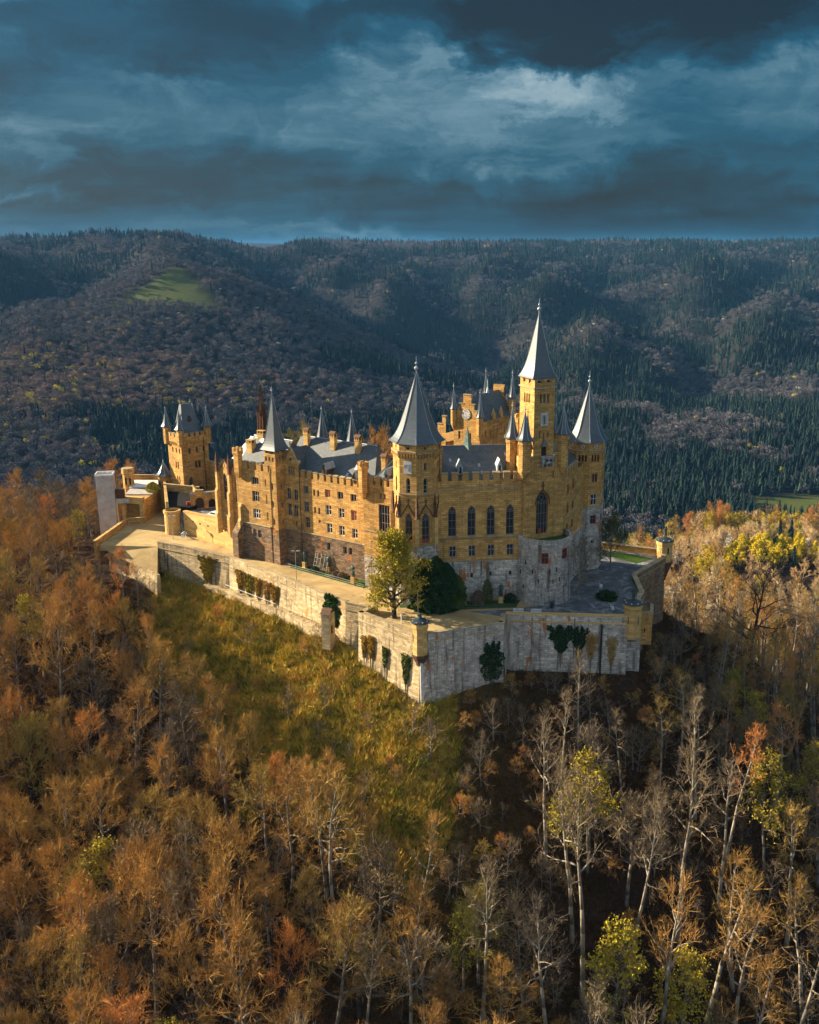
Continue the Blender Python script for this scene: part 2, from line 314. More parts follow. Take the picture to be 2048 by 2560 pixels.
# ------------------------------------------------------------------ mesh helpers
class MB:
    def __init__(s): s.v = []; s.f = []; s.mi = []
    def add(s, vs, fs, mi=0):
        o = len(s.v); s.v += [tuple(p) for p in vs]
        for f in fs: s.f.append(tuple(i + o for i in f)); s.mi.append(mi)
    def quad(s, a, b, c, d, mi=0): s.add([a, b, c, d], [(0, 1, 2, 3)], mi)
    def tri(s, a, b, c, mi=0): s.add([a, b, c], [(0, 1, 2)], mi)
    def obox(s, o, d, u0, u1, w0, w1, z0, z1, mi=0):
        """box in the frame of a wall: u along d, w outward"""
        nx, ny = d[1], -d[0]
        P = lambda u, w, z: (o[0] + d[0] * u + nx * w, o[1] + d[1] * u + ny * w, z)
        vs = [P(u0, w1, z0), P(u1, w1, z0), P(u1, w0, z0), P(u0, w0, z0), P(u0, w1, z1), P(u1, w1, z1), P(u1, w0, z1), P(u0, w0, z1)]
        s.add(vs, [(0, 1, 5, 4), (1, 2, 6, 5), (2, 3, 7, 6), (3, 0, 4, 7), (4, 5, 6, 7), (3, 2, 1, 0)], mi)
    def prism(s, pts, z0, z1, mi=0, top=True, bottom=True):
        k = len(pts)
        z0s = z0 if isinstance(z0, (list, tuple)) else [z0] * k
        z1s = z1 if isinstance(z1, (list, tuple)) else [z1] * k
        vs = [(p[0], p[1], z0s[i]) for i, p in enumerate(pts)] + [(p[0], p[1], z1s[i]) for i, p in enumerate(pts)]
        fs = [(i, (i + 1) % k, k + (i + 1) % k, k + i) for i in range(k)]
        s.add(vs, fs, mi)
        for flag, off, rev in ((top, k, False), (bottom, 0, True)):
            if flag:
                poly = [Vector((p[0], p[1], 0)) for p in pts]
                tris = tessellate_polygon([poly])
                out = []
                for t in tris:
                    a, b_, c_ = (poly[i] for i in t)
                    ccw = (b_ - a).cross(c_ - a).z > 0
                    t = tuple(t) if ccw else (t[0], t[2], t[1])
                    if rev: t = t[::-1]
                    out.append(tuple(i + off for i in t))
                s.add(vs, out, mi)
    def lathe(s, c, prof, k, rot=0.0, mi=0, cap=True, sx=1.0, sy=1.0, ang=0.0):
        """prof: (radius, z) bottom to top"""
        vs = []; ca, sa = math.cos(ang), math.sin(ang)
        for r, z in prof:
            for i in range(k):
                t = rot + 2 * math.pi * i / k
                x, y = r * math.cos(t) * sx, r * math.sin(t) * sy
                vs.append((c[0] + x * ca - y * sa, c[1] + x * sa + y * ca, z))
        fs = []
        for j in range(len(prof) - 1):
            for i in range(k):
                fs.append((j * k + i, j * k + (i + 1) % k, (j + 1) * k + (i + 1) % k, (j + 1) * k + i))
        if cap:
            fs.append(tuple(range(k))[::-1]); fs.append(tuple((len(prof) - 1) * k + i for i in range(k)))
        s.add(vs, fs, mi)
    def tube(s, p, q, r0, r1, k=6, mi=0):
        p, q = Vector(p), Vector(q); d = (q - p)
        if d.length < 1e-6: return
        d.normalize(); a = d.orthogonal().normalized(); b_ = d.cross(a)
        vs = [tuple(p + (a * math.cos(2 * math.pi * i / k) + b_ * math.sin(2 * math.pi * i / k)) * r0) for i in range(k)]
        vs += [tuple(q + (a * math.cos(2 * math.pi * i / k) + b_ * math.sin(2 * math.pi * i / k)) * r1) for i in range(k)]
        s.add(vs, [(i, (i + 1) % k, k + (i + 1) % k, k + i) for i in range(k)] + [tuple(range(k))[::-1], tuple(range(k, 2 * k))], mi)
    def ball(s, c, r, k=8, mi=0, sz=1.0):
        s.lathe(c, [(r * math.sin(math.pi * j / 6) + 1e-3, c[2] - r * sz * math.cos(math.pi * j / 6)) for j in range(7)], k, 0, mi)
    def mesh(s, name, mats, uv=True, smooth=False):
        me = bpy.data.meshes.new(name)
        me.from_pydata(s.v, [], s.f)
        if not isinstance(mats, (list, tuple)): mats = [mats]
        for m_ in mats: me.materials.append(m_)
        if len(mats) > 1: me.polygons.foreach_set('material_index', s.mi)
        if smooth: me.polygons.foreach_set('use_smooth', [True] * len(s.f))
        me.update()
        if uv:
            ul = me.uv_layers.new(name='UVMap')
            for p in me.polygons:
                nn = p.normal
                if abs(nn.z) > 0.92: tu, tv = Vector((1, 0, 0)), Vector((0, 1, 0))
                else:
                    tu = Vector((-nn.y, nn.x, 0)).normalized(); tv = nn.cross(tu)
                for li in p.loop_indices:
                    co = me.vertices[me.loops[li].vertex_index].co
                    ul.data[li].uv = (co.dot(tu), co.dot(tv))
        return me

def tag(o, label=None, cat=None, group=None, kind=None):
    if label: o['label'] = label
    if cat: o['category'] = cat
    if group: o['group'] = group
    if kind: o['kind'] = kind
    return o
def link(name, me, parent=None, matrix=None):
    o = bpy.data.objects.new(name, me); COL.objects.link(o)
    if matrix is not None: o.matrix_world = matrix
    if parent is not None:
        o.parent = parent
        if not parent.get('_rot'): o.matrix_parent_inverse = Matrix.Translation(-Vector(parent['_base']))
    return o
def thing(name, base, label, cat, group=None):
    o = bpy.data.objects.new(name, None); COL.objects.link(o)
    o.location = base; o['_base'] = list(base)
    o.empty_display_size = 0.5
    return tag(o, label, cat, group)
def part(mb, name, mat, parent, **kw):
    return link(name, mb.mesh(name, mat, **kw), parent)
def sub(mb, name, mat, par, **kw):
    o = bpy.data.objects.new(name, mb.mesh(name, mat, **kw)); COL.objects.link(o); o.parent = par; return o
def struct(mb, name, mat, **kw):
    o = link(name, mb.mesh(name, mat, **kw)); o['kind'] = 'structure'; return o

# ---- openings and windows
def outline(kind, w, h, k=6):
    """closed CCW outline in (u, z), u centred, z from 0"""
    a = w / 2
    if kind == 'rect': return [(-a, 0), (a, 0), (a, h), (-a, h)]
    if kind == 'round':
        return [(a * math.cos(2 * math.pi * i / 12), h / 2 + h / 2 * math.sin(2 * math.pi * i / 12)) for i in range(12)]
    if kind == 'oval':
        return [(a * math.cos(2 * math.pi * i / 12), h / 2 + h / 2 * math.sin(2 * math.pi * i / 12)) for i in range(12)]
    if kind == 'arch':
        sp = h - a
        return [(-a, 0), (a, 0)] + [(a * math.cos(math.pi * i / k), sp + a * math.sin(math.pi * i / k)) for i in range(k + 1)]
    if kind == 'gothic':
        rise = a * 1.75; sp = h - rise
        rr = (a * a + rise * rise) / (2 * a)          # both arcs meet at the apex
        pts = [(-a, 0), (a, 0)]
        th = math.atan2(rise, rr - a) if rr > a else math.pi / 2
        for i in range(k + 1):
            t = th * i / k; pts.append((a - rr + rr * math.cos(t), sp + rr * math.sin(t)))
        for i in range(k - 1, -1, -1):
            t = th * i / k; pts.append((-(a - rr) - rr * math.cos(t), sp + rr * math.sin(t)))
        return pts
WCACHE = {}
def window_meshes(kind, w, h, lights, trans, fm, glass):
    key = (kind, round(w, 2), round(h, 2), lights, trans, fm.name, glass.name)
    if key in WCACHE: return WCACHE[key]
    ol = outline(kind, w, h); f = min(0.11, w * 0.16)
    mb = MB(); cz = h / 2
    inner = [(u * (1 - 2 * f / w), cz + (z - cz) * (1 - 2 * f / h)) for u, z in ol]
    k = len(ol)
    for i in range(k):
        a, b_ = ol[i], ol[(i + 1) % k]; ia, ib = inner[i], inner[(i + 1) % k]
        mb.quad((a[0], 0, a[1]), (b_[0], 0, b_[1]), (ib[0], 0, ib[1]), (ia[0], 0, ia[1]))
        mb.quad((ia[0], 0, ia[1]), (ib[0], 0, ib[1]), (ib[0], 0.12, ib[1]), (ia[0], 0.12, ia[1]))
    def bar(u0, u1, z0, z1):
        mb.add([(u0, -0.02, z0), (u1, -0.02, z0), (u1, 0.1, z0), (u0, 0.1, z0), (u0, -0.02, z1), (u1, -0.02, z1), (u1, 0.1, z1), (u0, 0.1, z1)],
               [(0, 1, 5, 4), (1, 2, 6, 5), (3, 0, 4, 7), (4, 5, 6, 7), (3, 2, 1, 0)])
    mt = 0.06 if w < 1.6 else 0.08
    spring = h if kind == 'rect' else h - (w / 2 if kind == 'arch' else w * 0.875)
    if kind in ('rect', 'arch', 'gothic'):
        top = spring + (0 if kind == 'rect' else w * 0.12)
        for i in range(1, lights):
            u = -w / 2 + w * i / lights
            bar(u - mt / 2, u + mt / 2, 0.02, top - 0.02)
        for i in range(1, trans + 1):
            z = spring * (i / (trans + 1) if kind != 'rect' else (0.58 if trans == 1 else i / (trans + 1)))
            bar(-w / 2 + 0.03, w / 2 - 0.03, z - mt / 2, z + mt / 2)
        if kind == 'gothic' and w > 0.9:      # tracery: pointed sub-lights and a ring on top
            def ring(cu, czz, r, k2=10, tk=0.05):
                for i in range(k2):
                    t0, t1 = 2 * math.pi * i / k2, 2 * math.pi * (i + 1) / k2
                    mb.quad((cu + (r + tk) * math.cos(t0), -0.02, czz + (r + tk) * math.sin(t0)), (cu + (r + tk) * math.cos(t1), -0.02, czz + (r + tk) * math.sin(t1)),
                            (cu + (r - tk) * math.cos(t1), -0.02, czz + (r - tk) * math.sin(t1)), (cu + (r - tk) * math.cos(t0), -0.02, czz + (r - tk) * math.sin(t0)))
            ring(0, spring + w * 0.42, w * 0.19)
            for sgn in ((-1, 1) if lights <= 2 else (-1.3, -0.45, 0.45, 1.3)):
                ring(sgn * w * 0.24 if lights <= 2 else sgn * w * 0.22, spring + w * 0.05, w * (0.15 if lights <= 2 else 0.11))
    me = mb.mesh('window', fm)
    mg = MB()
    mg.add([(u, 0.08, z) for u, z in ol], [tuple(range(k))])
    mp = mg.mesh('pane', glass)
    WCACHE[key] = (me, mp)
    return WCACHE[key]

def wall(parent, o, d, outl, ops, mat, name='wall', depth=0.32, z0=None, thick=None):
    """a wall face in the vertical plane through o along d; outl: (u,z) CCW outline; ops: openings
       (kind, u, z, w, h, lights, transoms, frame, glass) - z is the sill"""
    nx, ny = d[1], -d[0]
    P = lambda u, z, w=0.0: (o[0] + d[0] * u + nx * w, o[1] + d[1] * u + ny * w, z)
    holes = []
    for op in ops:
        ol = [(op[1] + u, op[2] + z) for u, z in outline(op[0], op[3], op[4])]
        holes.append(ol)
    loops = [[Vector((u, z, 0)) for u, z in outl]] + [[Vector((u, z, 0)) for u, z in hl] for hl in holes]
    tris = tessellate_polygon(loops)
    flat = [p for lp in loops for p in lp]
    mb = MB()
    fs = []
    for t in tris:
        a, b_, c_ = (flat[i] for i in t)
        cr = (b_ - a).cross(c_ - a).z
        if abs(cr) < 1e-9: continue
        fs.append(tuple(t) if cr > 0 else (t[0], t[2], t[1]))
    mb.add([P(p.x, p.y) for p in flat], fs)
    for hl in holes:
        k = len(hl)
        for i in range(k):
            a, b_ = hl[i], hl[(i + 1) % k]
            mb.quad(P(a[0], a[1], 0), P(a[0], a[1], -depth), P(b_[0], b_[1], -depth), P(b_[0], b_[1], 0))
    ob_ = part(mb, name, mat, parent)
    for op in ops:
        kind, u, z, w, h = op[:5]
        lights = op[5] if len(op) > 5 else 1
        trans = op[6] if len(op) > 6 else 0
        fm = op[7] if len(op) > 7 and op[7] else M_frame
        gl = op[8] if len(op) > 8 else M_glass
        me, mp = window_meshes(kind, w, h, lights, trans, fm, gl)
        M = Matrix(((d[0], -nx, 0, 0), (d[1], -ny, 0, 0), (0, 0, 1, 0), (0, 0, 0, 1)))
        loc = P(u, z, -depth * 0.6)
        M = Matrix.Translation(loc) @ M
        wn = bpy.data.objects.new('window', me); COL.objects.link(wn)
        wn.parent = parent; wn.matrix_parent_inverse = Matrix.Translation(-Vector(parent['_base'])); wn.matrix_basis = M
        pn = bpy.data.objects.new('pane', mp); COL.objects.link(pn); pn.parent = wn
        if gl is not M_glass: wn['label'] = 'window with a red blind'
    return ob_

MERL = {}
def merlons(parent, o, d, L, z, h=1.15, mw=0.95, gap=0.55, thick=0.5, mat=None, u0=0.0, capm=None):
    """row of separate merlons with sloped copings along a wall top"""
    mat = mat or M_stone; capm = capm or M_coping
    cnt = max(1, int(round((L + gap) / (mw + gap)))); mw2 = (L - gap * (cnt - 1)) / cnt
    key = (round(mw2, 2), h, thick, mat.name)
    if key not in MERL:
        mb = MB(); a = mw2 / 2
        mb.obox((0, 0), (1, 0), -a, a, -thick, 0, 0, h, 0)
        # sloped coping
        b_ = a + 0.06; y0, y1 = -0.09, thick + 0.09
        vs = [(-b_, y0, h), (b_, y0, h), (b_, y1, h), (-b_, y1, h), (-b_, y0, h + 0.08), (b_, y0, h + 0.08), (b_, y1, h + 0.26), (-b_, y1, h + 0.26)]
        mb.add(vs, [(0, 1, 5, 4), (1, 2, 6, 5), (2, 3, 7, 6), (3, 0, 4, 7), (4, 5, 6, 7), (3, 2, 1, 0)], 1)
        MERL[key] = mb.mesh('merlon', [mat, capm])
    nx, ny = d[1], -d[0]
    M = Matrix(((d[0], -nx, 0, 0), (d[1], -ny, 0, 0), (0, 0, 1, 0), (0, 0, 0, 1)))
    for i in range(cnt):
        u = u0 + mw2 / 2 + i * (mw2 + gap)
        ob_ = bpy.data.objects.new('merlon', MERL[key]); COL.objects.link(ob_)
        ob_.parent = parent; ob_.matrix_parent_inverse = Matrix.Translation(-Vector(parent['_base']))
        ob_.matrix_basis = Matrix.Translation((o[0] + d[0] * u, o[1] + d[1] * u, z)) @ M

def string_course(parent, o, d, u0, u1, z, hgt=0.22, proud=0.14, mat=None, name='string_course'):
    mb = MB(); mb.obox(o, d, u0, u1, -0.1, proud, z, z + hgt)
    return part(mb, name, mat or M_coping, parent)
def finial(parent, c, z, h, r=0.07, mat=None):
    mb = MB()
    mb.tube((c[0], c[1], z - 0.3), (c[0], c[1], z + h), r, r * 0.3, 6)
    mb.ball((c[0], c[1], z + h * 0.35), r * 3.0, 8)
    mb.ball((c[0], c[1], z + h * 0.62), r * 1.9, 8)
    return part(mb, 'finial', mat or M_lead, parent)
def spire(parent, c, R_, z0, z1, k, rot, mat=None, flare=1.13, name='spire', sx=1.0, sy=1.0, ang=0.0):
    """concave, bell-cast spire with ridge rolls"""
    H = z1 - z0; mb = MB(); prof = []
    for i in range(17):
        t = (i / 16) ** 1.35
        r = R_ * (0.85 * (1 - t) + (flare - 0.85) * math.exp(-t * 9) * (1 - t))
        prof.append((max(r, 0.03), z0 + H * t))
    prof = [(prof[0][0] * 0.93, z0 - 0.12)] + prof
    mb.lathe(c, prof, k, rot, 0, True, sx, sy, ang)
    sp = part(mb, name, mat or M_spire, parent)
    rb = MB(); ca, sa = math.cos(ang), math.sin(ang)
    for i in range(k):
        t = rot + 2 * math.pi * i / k
        for j in range(1, len(prof) - 1):
            def pt(q):
                x, y = (q[0] + 0.02) * math.cos(t) * sx, (q[0] + 0.02) * math.sin(t) * sy
                return (c[0] + x * ca - y * sa, c[1] + x * sa + y * ca, q[1] + 0.01)
            rb.tube(pt(prof[j]), pt(prof[j + 1]), 0.05, 0.05, 4)
    sub(rb, 'ridge_roll', M_lead, sp)
    return sp
def off(o, d, u, w=0.0):
    return (o[0] + d[0] * u + d[1] * w, o[1] + d[1] * u - d[0] * w)
def rot90(d): return (-d[1], d[0])
def corbels(parent, o, d, L, z, n_, proud=0.3, h=0.6):
    """arched corbel table: band carried on small brackets"""
    mb = MB(); st = L / n_
    for i in range(n_ + 1):
        u = i * st
        mb.obox(o, d, u - 0.11, u + 0.11, 0, proud, z, z + h * 0.75)
        mb.obox(o, d, u - 0.11, u + 0.11, 0, proud * 0.5, z - 0.25, z)
    mb.obox(o, d, -0.0, L, 0, proud, z + h * 0.75, z + h)
    return part(mb, 'corbel_table', M_stone, parent)
def chimney(parent, c, d, w, dep, z0, z1, roof=True, mat=None, small=False):
    mb = MB(); o = off(c, d, -w / 2, dep / 2)
    mb.obox(o, d, 0, w, -dep, 0, z0, z1 - 0.9)
    ch = part(mb, 'chimney', mat or M_stone_light, parent)
    m2 = MB()
    m2.obox(o, d, -0.08, w + 0.08, -dep - 0.08, 0.08, z1 - 0.9, z1 - 0.78)
    for uu in (0, w / 2 - 0.08, w - 0.16):
        for ww in (-0.16, -dep):
            m2.obox(o, d, uu, uu + 0.16, ww, ww + 0.16, z1 - 0.78, z1 - 0.3)
    m2.obox(o, d, 0.2, w - 0.2, -dep + 0.2, -0.2, z1 - 0.78, z1 - 0.3, 1)  # black core stands in for shade between the posts
    m2.obox(o, d, -0.05, w + 0.05, -dep - 0.05, 0.05, z1 - 0.3, z1 - 0.18)
    sub(m2, 'chimney_vent', [mat or M_stone_light, M_rubber], ch)
    if roof:
        m3 = MB(); P = lambda u, w_, z: (*off(o, d, u, w_), z)
        a, b_, c_, e = P(-0.18, 0.18, z1 - 0.18), P(w + 0.18, 0.18, z1 - 0.18), P(w + 0.18, -dep - 0.18, z1 - 0.18), P(-0.18, -dep - 0.18, z1 - 0.18)
        r0, r1 = P(-0.18, -dep / 2, z1 + 0.3), P(w + 0.18, -dep / 2, z1 + 0.3)
        m3.quad(a, b_, r1, r0); m3.quad(c_, e, r0, r1); m3.tri(b_, c_, r1); m3.tri(e, a, r0); m3.quad(e, c_, b_, a)
        sub(m3, 'chimney_cap', M_rooftile, ch)
    return ch
def dormer(parent, o, d, u, w, z, h, dep, mat=None, wmat=None, lead=True):
    """small gabled dormer facing outward"""
    mb = MB(); P = lambda uu, ww, zz: (*off(o, d, uu, ww), zz)
    a = w / 2; eh = h * 0.55
    mb.add([P(u - a, 0, z), P(u + a, 0, z), P(u + a, 0, z + eh), P(u, 0, z + h), P(u - a, 0, z + eh),
            P(u - a, -dep, z), P(u + a, -dep, z), P(u + a, -dep, z + eh), P(u, -dep, z + h), P(u - a, -dep, z + eh)],
           [(0, 1, 2, 3, 4), (1, 6, 7, 2), (5, 0, 4, 9)])
    dm = part(mb, 'dormer', wmat or M_lead, parent)
    m2 = MB(); e = 0.12
    for s_ in (-1, 1):
        p = [P(u + s_ * (a + e), 0.12, z + eh - 0.15), P(u, 0.12, z + h + 0.08), P(u, -dep, z + h + 0.08), P(u + s_ * (a + e), -dep, z + eh - 0.15)]
        m2.quad(*(p if s_ < 0 else p[::-1]))
    sub(m2, 'dormer_roof', mat or M_lead, dm)
    m3 = MB(); ww_ = w * 0.22
    m3.add([P(u - ww_, 0.03, z + h * 0.14), P(u + ww_, 0.03, z + h * 0.14), P(u + ww_, 0.03, z + h * 0.5), P(u, 0.03, z + h * 0.64), P(u - ww_, 0.03, z + h * 0.5)], [(0, 1, 2, 3, 4)])
    sub(m3, 'dormer_window', M_glass, dm)
    return dm
def ngon(c, R_, k, rot): return [(c[0] + R_ * math.cos(rot + 2 * math.pi * i / k), c[1] + R_ * math.sin(rot + 2 * math.pi * i / k)) for i in range(k)]
def edge(A, B):
    L = math.hypot(B[0] - A[0], B[1] - A[1]); return ((B[0] - A[0]) / L, (B[1] - A[1]) / L), L
def rectw(u0, u1, z0, z1): return [(u0, z0), (u1, z0), (u1, z1), (u0, z1)]
def roof_gable(parent, o, d, L, wf, wb, ze, zr, mat=None, hip0=0, hip1=0, zb=None, name='roof', over=0.0):
    """ridge roof: front eave at w=wf, back eave at w=wb (negative), ridge midway; hips at either end"""
    zb = ze if zb is None else zb
    P = lambda u, w, z: (*off(o, d, u, w), z)
    wm = (wf + wb) / 2; mb = MB()
    a, b_, c_, e = P(0, wf, ze), P(L, wf, ze), P(L, wb, zb), P(0, wb, zb)
    r0, r1 = P(hip0, wm, zr), P(L - hip1, wm, zr)
    mb.quad(a, b_, r1, r0); mb.quad(c_, e, r0, r1); mb.tri(b_, c_, r1); mb.tri(e, a, r0)
    ob_ = part(mb, name, mat or M_slate, parent)
    m2 = MB(); m2.tube(tuple(Vector(r0) + Vector((0, 0, 0.03))), tuple(Vector(r1) + Vector((0, 0, 0.03))), 0.09, 0.09, 5)
    sub(m2, 'ridge_cap', M_lead, ob_)
    return ob_

# ================================================================== CASTLE
A_ = (0.832, -0.555); N_ = (0.555, 0.832)        # long north front: along it and into the building

# ---- the block wing (left of the slim square tower)
BO = (-42.4, 183.2)
t = thing('castle_wing', (-39, 186, 0), 'sunlit castle wing left of the slim tower, above a rough stone basement', 'castle wing')
bw = [('rect', 5.2, 15.3, 1.9, 1.5, 3, 0), ('rect', 5.2, 11.9, 1.9, 2.1, 3, 1), ('rect', 5.2, 8.5, 1.9, 1.9, 3, 1, M_white),
      ('rect', 8.0, 15.3, 0.35, 1.4), ('rect', 8.1, 11.9, 0.35, 1.8), ('rect', 8.15, 8.6, 0.35, 1.7)]
wall(t, BO, A_, rectw(0, 9.2, 7.3, 18.3), bw, M_stone)
wall(t, off(BO, A_, 0, 0.12), A_, rectw(0, 9.0, -0.5, 7.3), [('rect', 4.5, 4.7, 0.95, 1.6, 2, 1), ('rect', 5.85, 4.7, 0.95, 1.6, 2, 1)], M_base, 'basement_wall')
string_course(t, BO, A_, 0, 8.9, 7.2, 0.2, 0.22)
wall(t, off(BO, A_, 0, -9), N_[::1] and (-N_[0], -N_[1]), rectw(0, 9, 0, 18.3), [], M_stone)
merlons(t, BO, A_, 8.6, 18.3, 1.15, 1.15, 0.6, u0=0.2)
roof_gable(t, off(BO, A_, -0.2), A_, 10.5, -0.6, -10.6, 18.2, 23.6, hip0=0.2)
chimney(t, off(BO, A_, 1.2, -3.4), A_, 1.5, 1.2, 18, 23.4, roof=False)
chimney(t, off(BO, A_, 2.2, -5.6), A_, 1.6, 1.2, 20, 25.0, roof=False)
chimney(t, off(BO, A_, 4.0, -7.0), A_, 1.2, 1.2, 21, 27.3, roof=False)
# bartizan chimney turret with little merlons
mb = MB(); c = off(BO, A_, 1.3, 0.35)
mb.lathe(c, [(0.25, 16.2), (0.75, 17.2), (0.85, 17.4), (0.85, 20.8), (1.05, 21.0), (1.05, 21.6)], 4, R(45), 0, True, ang=math.atan2(A_[1], A_[0]))
part(mb, 'turret', M_stone, t)
for k in range(4):
    dd = A_ if k % 2 == 0 else N_
    cc = off(c, A_, (-0.5, 0.5)[k // 2], (-0.5, 0.5)[k % 2])
    mb = MB(); mb.obox((cc[0], cc[1]), A_, -0.24, 0.24, -0.24, 0.24, 21.6, 22.3); part(mb, 'merlon', M_stone, t)
# big stepped buttress at the corner
mb = MB(); P = lambda u, w, z: (*off(BO, A_, u, w), z)
mb.obox(BO, A_, -0.2, 1.35, 0.1, 1.7, -0.3, 5.2)
mb.add([P(-0.2, 1.7, 5.2), P(1.35, 1.7, 5.2), P(1.35, 0.1, 7.0), P(-0.2, 0.1, 7.0), P(-0.2, 0.1, 5.2), P(1.35, 0.1, 5.2)], [(0, 1, 2, 3), (1, 5, 2), (0, 3, 4)])
part(mb, 'buttress', M_base, t)

# ---- chapel with two gabled bays
CO = (-42.6, 184.2); CD = edge((0, 0), (0.75, -0.66))[0]
t = thing('chapel', (-45, 188, 4), 'chapel with two tall gothic windows under pointed gables, left of the castle wing', 'chapel')
o_ = off(CO, CD, -5.75)
ch_out = [(0, 4.0), (7.6, 4.0), (7.6, 17.3), (5.95, 19.2), (4.3, 17.0), (4.1, 17.0), (2.25, 18.9), (0.5, 16.6), (0, 16.6)]
wall(t, o_, CD, ch_out, [('gothic', 2.0, 10.6, 1.5, 5.5, 2, 2, M_framedark), ('gothic', 5.8, 10.7, 1.5, 5.5, 2, 2, M_framedark), ('rect', 2.3, 5.8, 0.6, 0.9),
                         ('gothic', 2.25, 17.3, 0.25, 0.8), ('gothic', 5.95, 17.5, 0.25, 0.8)], M_stone)
string_course(t, o_, CD, 0, 7.4, 7.2, 0.35, 0.25)
wall(t, off(o_, CD, 0, -8), (CD[1] * -1 * -1, -CD[0]), rectw(0, 8, 4, 16.6), [], M_stone)
nb = (-CD[1], CD[0])  # into the building
for u, top in ((0.0, 16.2), (4.05, 16.2), (7.55, 10.4)):
    mb = MB()
    mb.obox(o_, CD, u - 0.38, u + 0.38, 0.05, 1.25, 3.5, 7.4)
    mb.obox(o_, CD, u - 0.34, u + 0.34, 0.05, 0.95, 7.4, min(top, 12.3))
    PP = lambda uu, w, z: (*off(o_, CD, uu, w), z)
    for zz, w0, w1 in ((7.4, 0.95, 1.25), (min(top, 12.3), 0.62, 0.95)):
        mb.add([PP(u - 0.38, w1, zz), PP(u + 0.38, w1, zz), PP(u + 0.38, w0, zz + 0.6), PP(u - 0.38, w0, zz + 0.6)], [(0, 1, 2, 3)])
    if top > 12.3: mb.obox(o_, CD, u - 0.3, u + 0.3, 0.05, 0.62, 12.3, top)
    part(mb, 'buttress', M_stone_light, t)
    if top > 12:
        mb = MB(); cc = off(o_, CD, u, 0.35)
        mb.lathe(cc, [(0.36, top), (0.36, top + 1.2), (0.48, top + 1.3), (0.02, top + 4.2)], 4, R(45), ang=math.atan2(CD[1], CD[0]))
        for j in range(5):
            z = top + 1.7 + j * 0.45; rr = 0.44 * (1 - j / 6)
            mb.lathe(cc, [(rr * 0.6, z), (rr * 1.1, z + 0.08), (rr * 0.5, z + 0.2)], 4, 0, ang=math.atan2(CD[1], CD[0]))
        part(mb, 'pinnacle', M_red, t)
for u0, u1, ua, z0, za in ((0.5, 4.1, 2.25, 16.65, 18.9), (4.3, 7.6, 5.95, 17.0, 19.2)):
    mb = MB(); PP = lambda uu, w, z: (*off(o_, CD, uu, w), z)
    for (ux, zx) in ((u0, z0), (u1, z0)):
        a, b_ = (ux, zx), (ua, za)
        mb.add([PP(a[0], 0.12, a[1]), PP(b_[0], 0.12, b_[1]), PP(b_[0], -0.3, b_[1]), PP(a[0], -0.3, a[1]),
                PP(a[0], 0.12, a[1] + 0.22), PP(b_[0], 0.12, b_[1] + 0.22), PP(b_[0], -0.3, b_[1] + 0.22), PP(a[0], -0.3, a[1] + 0.22)],
               [(0, 1, 5, 4), (4, 5, 6, 7), (3, 2, 6, 7)])
    part(mb, 'gable_coping', M_red, t)
    # cross roof behind each gable
    mb = MB()
    mb.quad(PP(u0, -0.1, z0 - 0.1), PP(ua, -0.1, za - 0.05), PP(ua, -4.5, za - 0.05), PP(u0, -2, z0 - 0.1))
    mb.quad(PP(ua, -0.1, za - 0.05), PP(u1, -0.1, z0 - 0.1), PP(u1, -2, z0 - 0.1), PP(ua, -4.5, za - 0.05))
    part(mb, 'roof', M_slate, t)
roof_gable(t, off(o_, CD, 0.3), CD, 9.8, -0.5, -9.0, 16.4, 23.2, hip0=4.6, hip1=0.5)
# red openwork ridge turret
mb = MB(); c = (-37.6, 187.9)
mb.lathe(c, [(1.15, 19.0), (1.15, 23.6), (0.95, 23.9), (0.95, 24.6)], 8, R(22.5))
part(mb, 'turret_base', M_red, t)
mb = MB()
for i in range(8):
    a = R(22.5 + 45 * i); p0 = (c[0] + 0.85 * math.cos(a), c[1] + 0.85 * math.sin(a))
    mb.tube((*p0, 24.5), (*p0, 28.3), 0.12, 0.10, 5)
    mb.tube((*p0, 28.3), (*p0, 30.2), 0.12, 0.01, 4)
    a2 = R(22.5 + 45 * (i + 1)); p1 = (c[0] + 0.85 * math.cos(a2), c[1] + 0.85 * math.sin(a2)); pm_ = ((p0[0] + p1[0]) / 2, (p0[1] + p1[1]) / 2)
    mb.tube((*p0, 27.3), (*pm_, 28.5), 0.07, 0.07, 4); mb.tube((*p1, 27.3), (*pm_, 28.5), 0.07, 0.07, 4)
    mb.tube((c[0] + 0.7 * math.cos(a), c[1] + 0.7 * math.sin(a), 28.4), (c[0], c[1], 34.2), 0.07, 0.03, 4)
    for zz in (29.6, 30.8, 32.0, 33.0):
        f0 = 0.7 * (34.2 - zz) / 5.8
        mb.tube((c[0] + f0 * math.cos(a), c[1] + f0 * math.sin(a), zz), (c[0] + f0 * math.cos(a2), c[1] + f0 * math.sin(a2), zz), 0.04, 0.04, 4)
        mb.ball((c[0] + (f0 + 0.07) * math.cos(a), c[1] + (f0 + 0.07) * math.sin(a), zz), 0.09, 4)
mb.lathe(c, [(0.5, 24.5), (0.42, 28.2), (0.25, 30)], 8, 0)
mb.tube((c[0], c[1], 33.5), (c[0], c[1], 36.0), 0.06, 0.03, 5); mb.tube((c[0] - 0.3, c[1], 35.2), (c[0] + 0.3, c[1], 35.2), 0.04, 0.04, 4)
part(mb, 'openwork_spire', M_red, t)

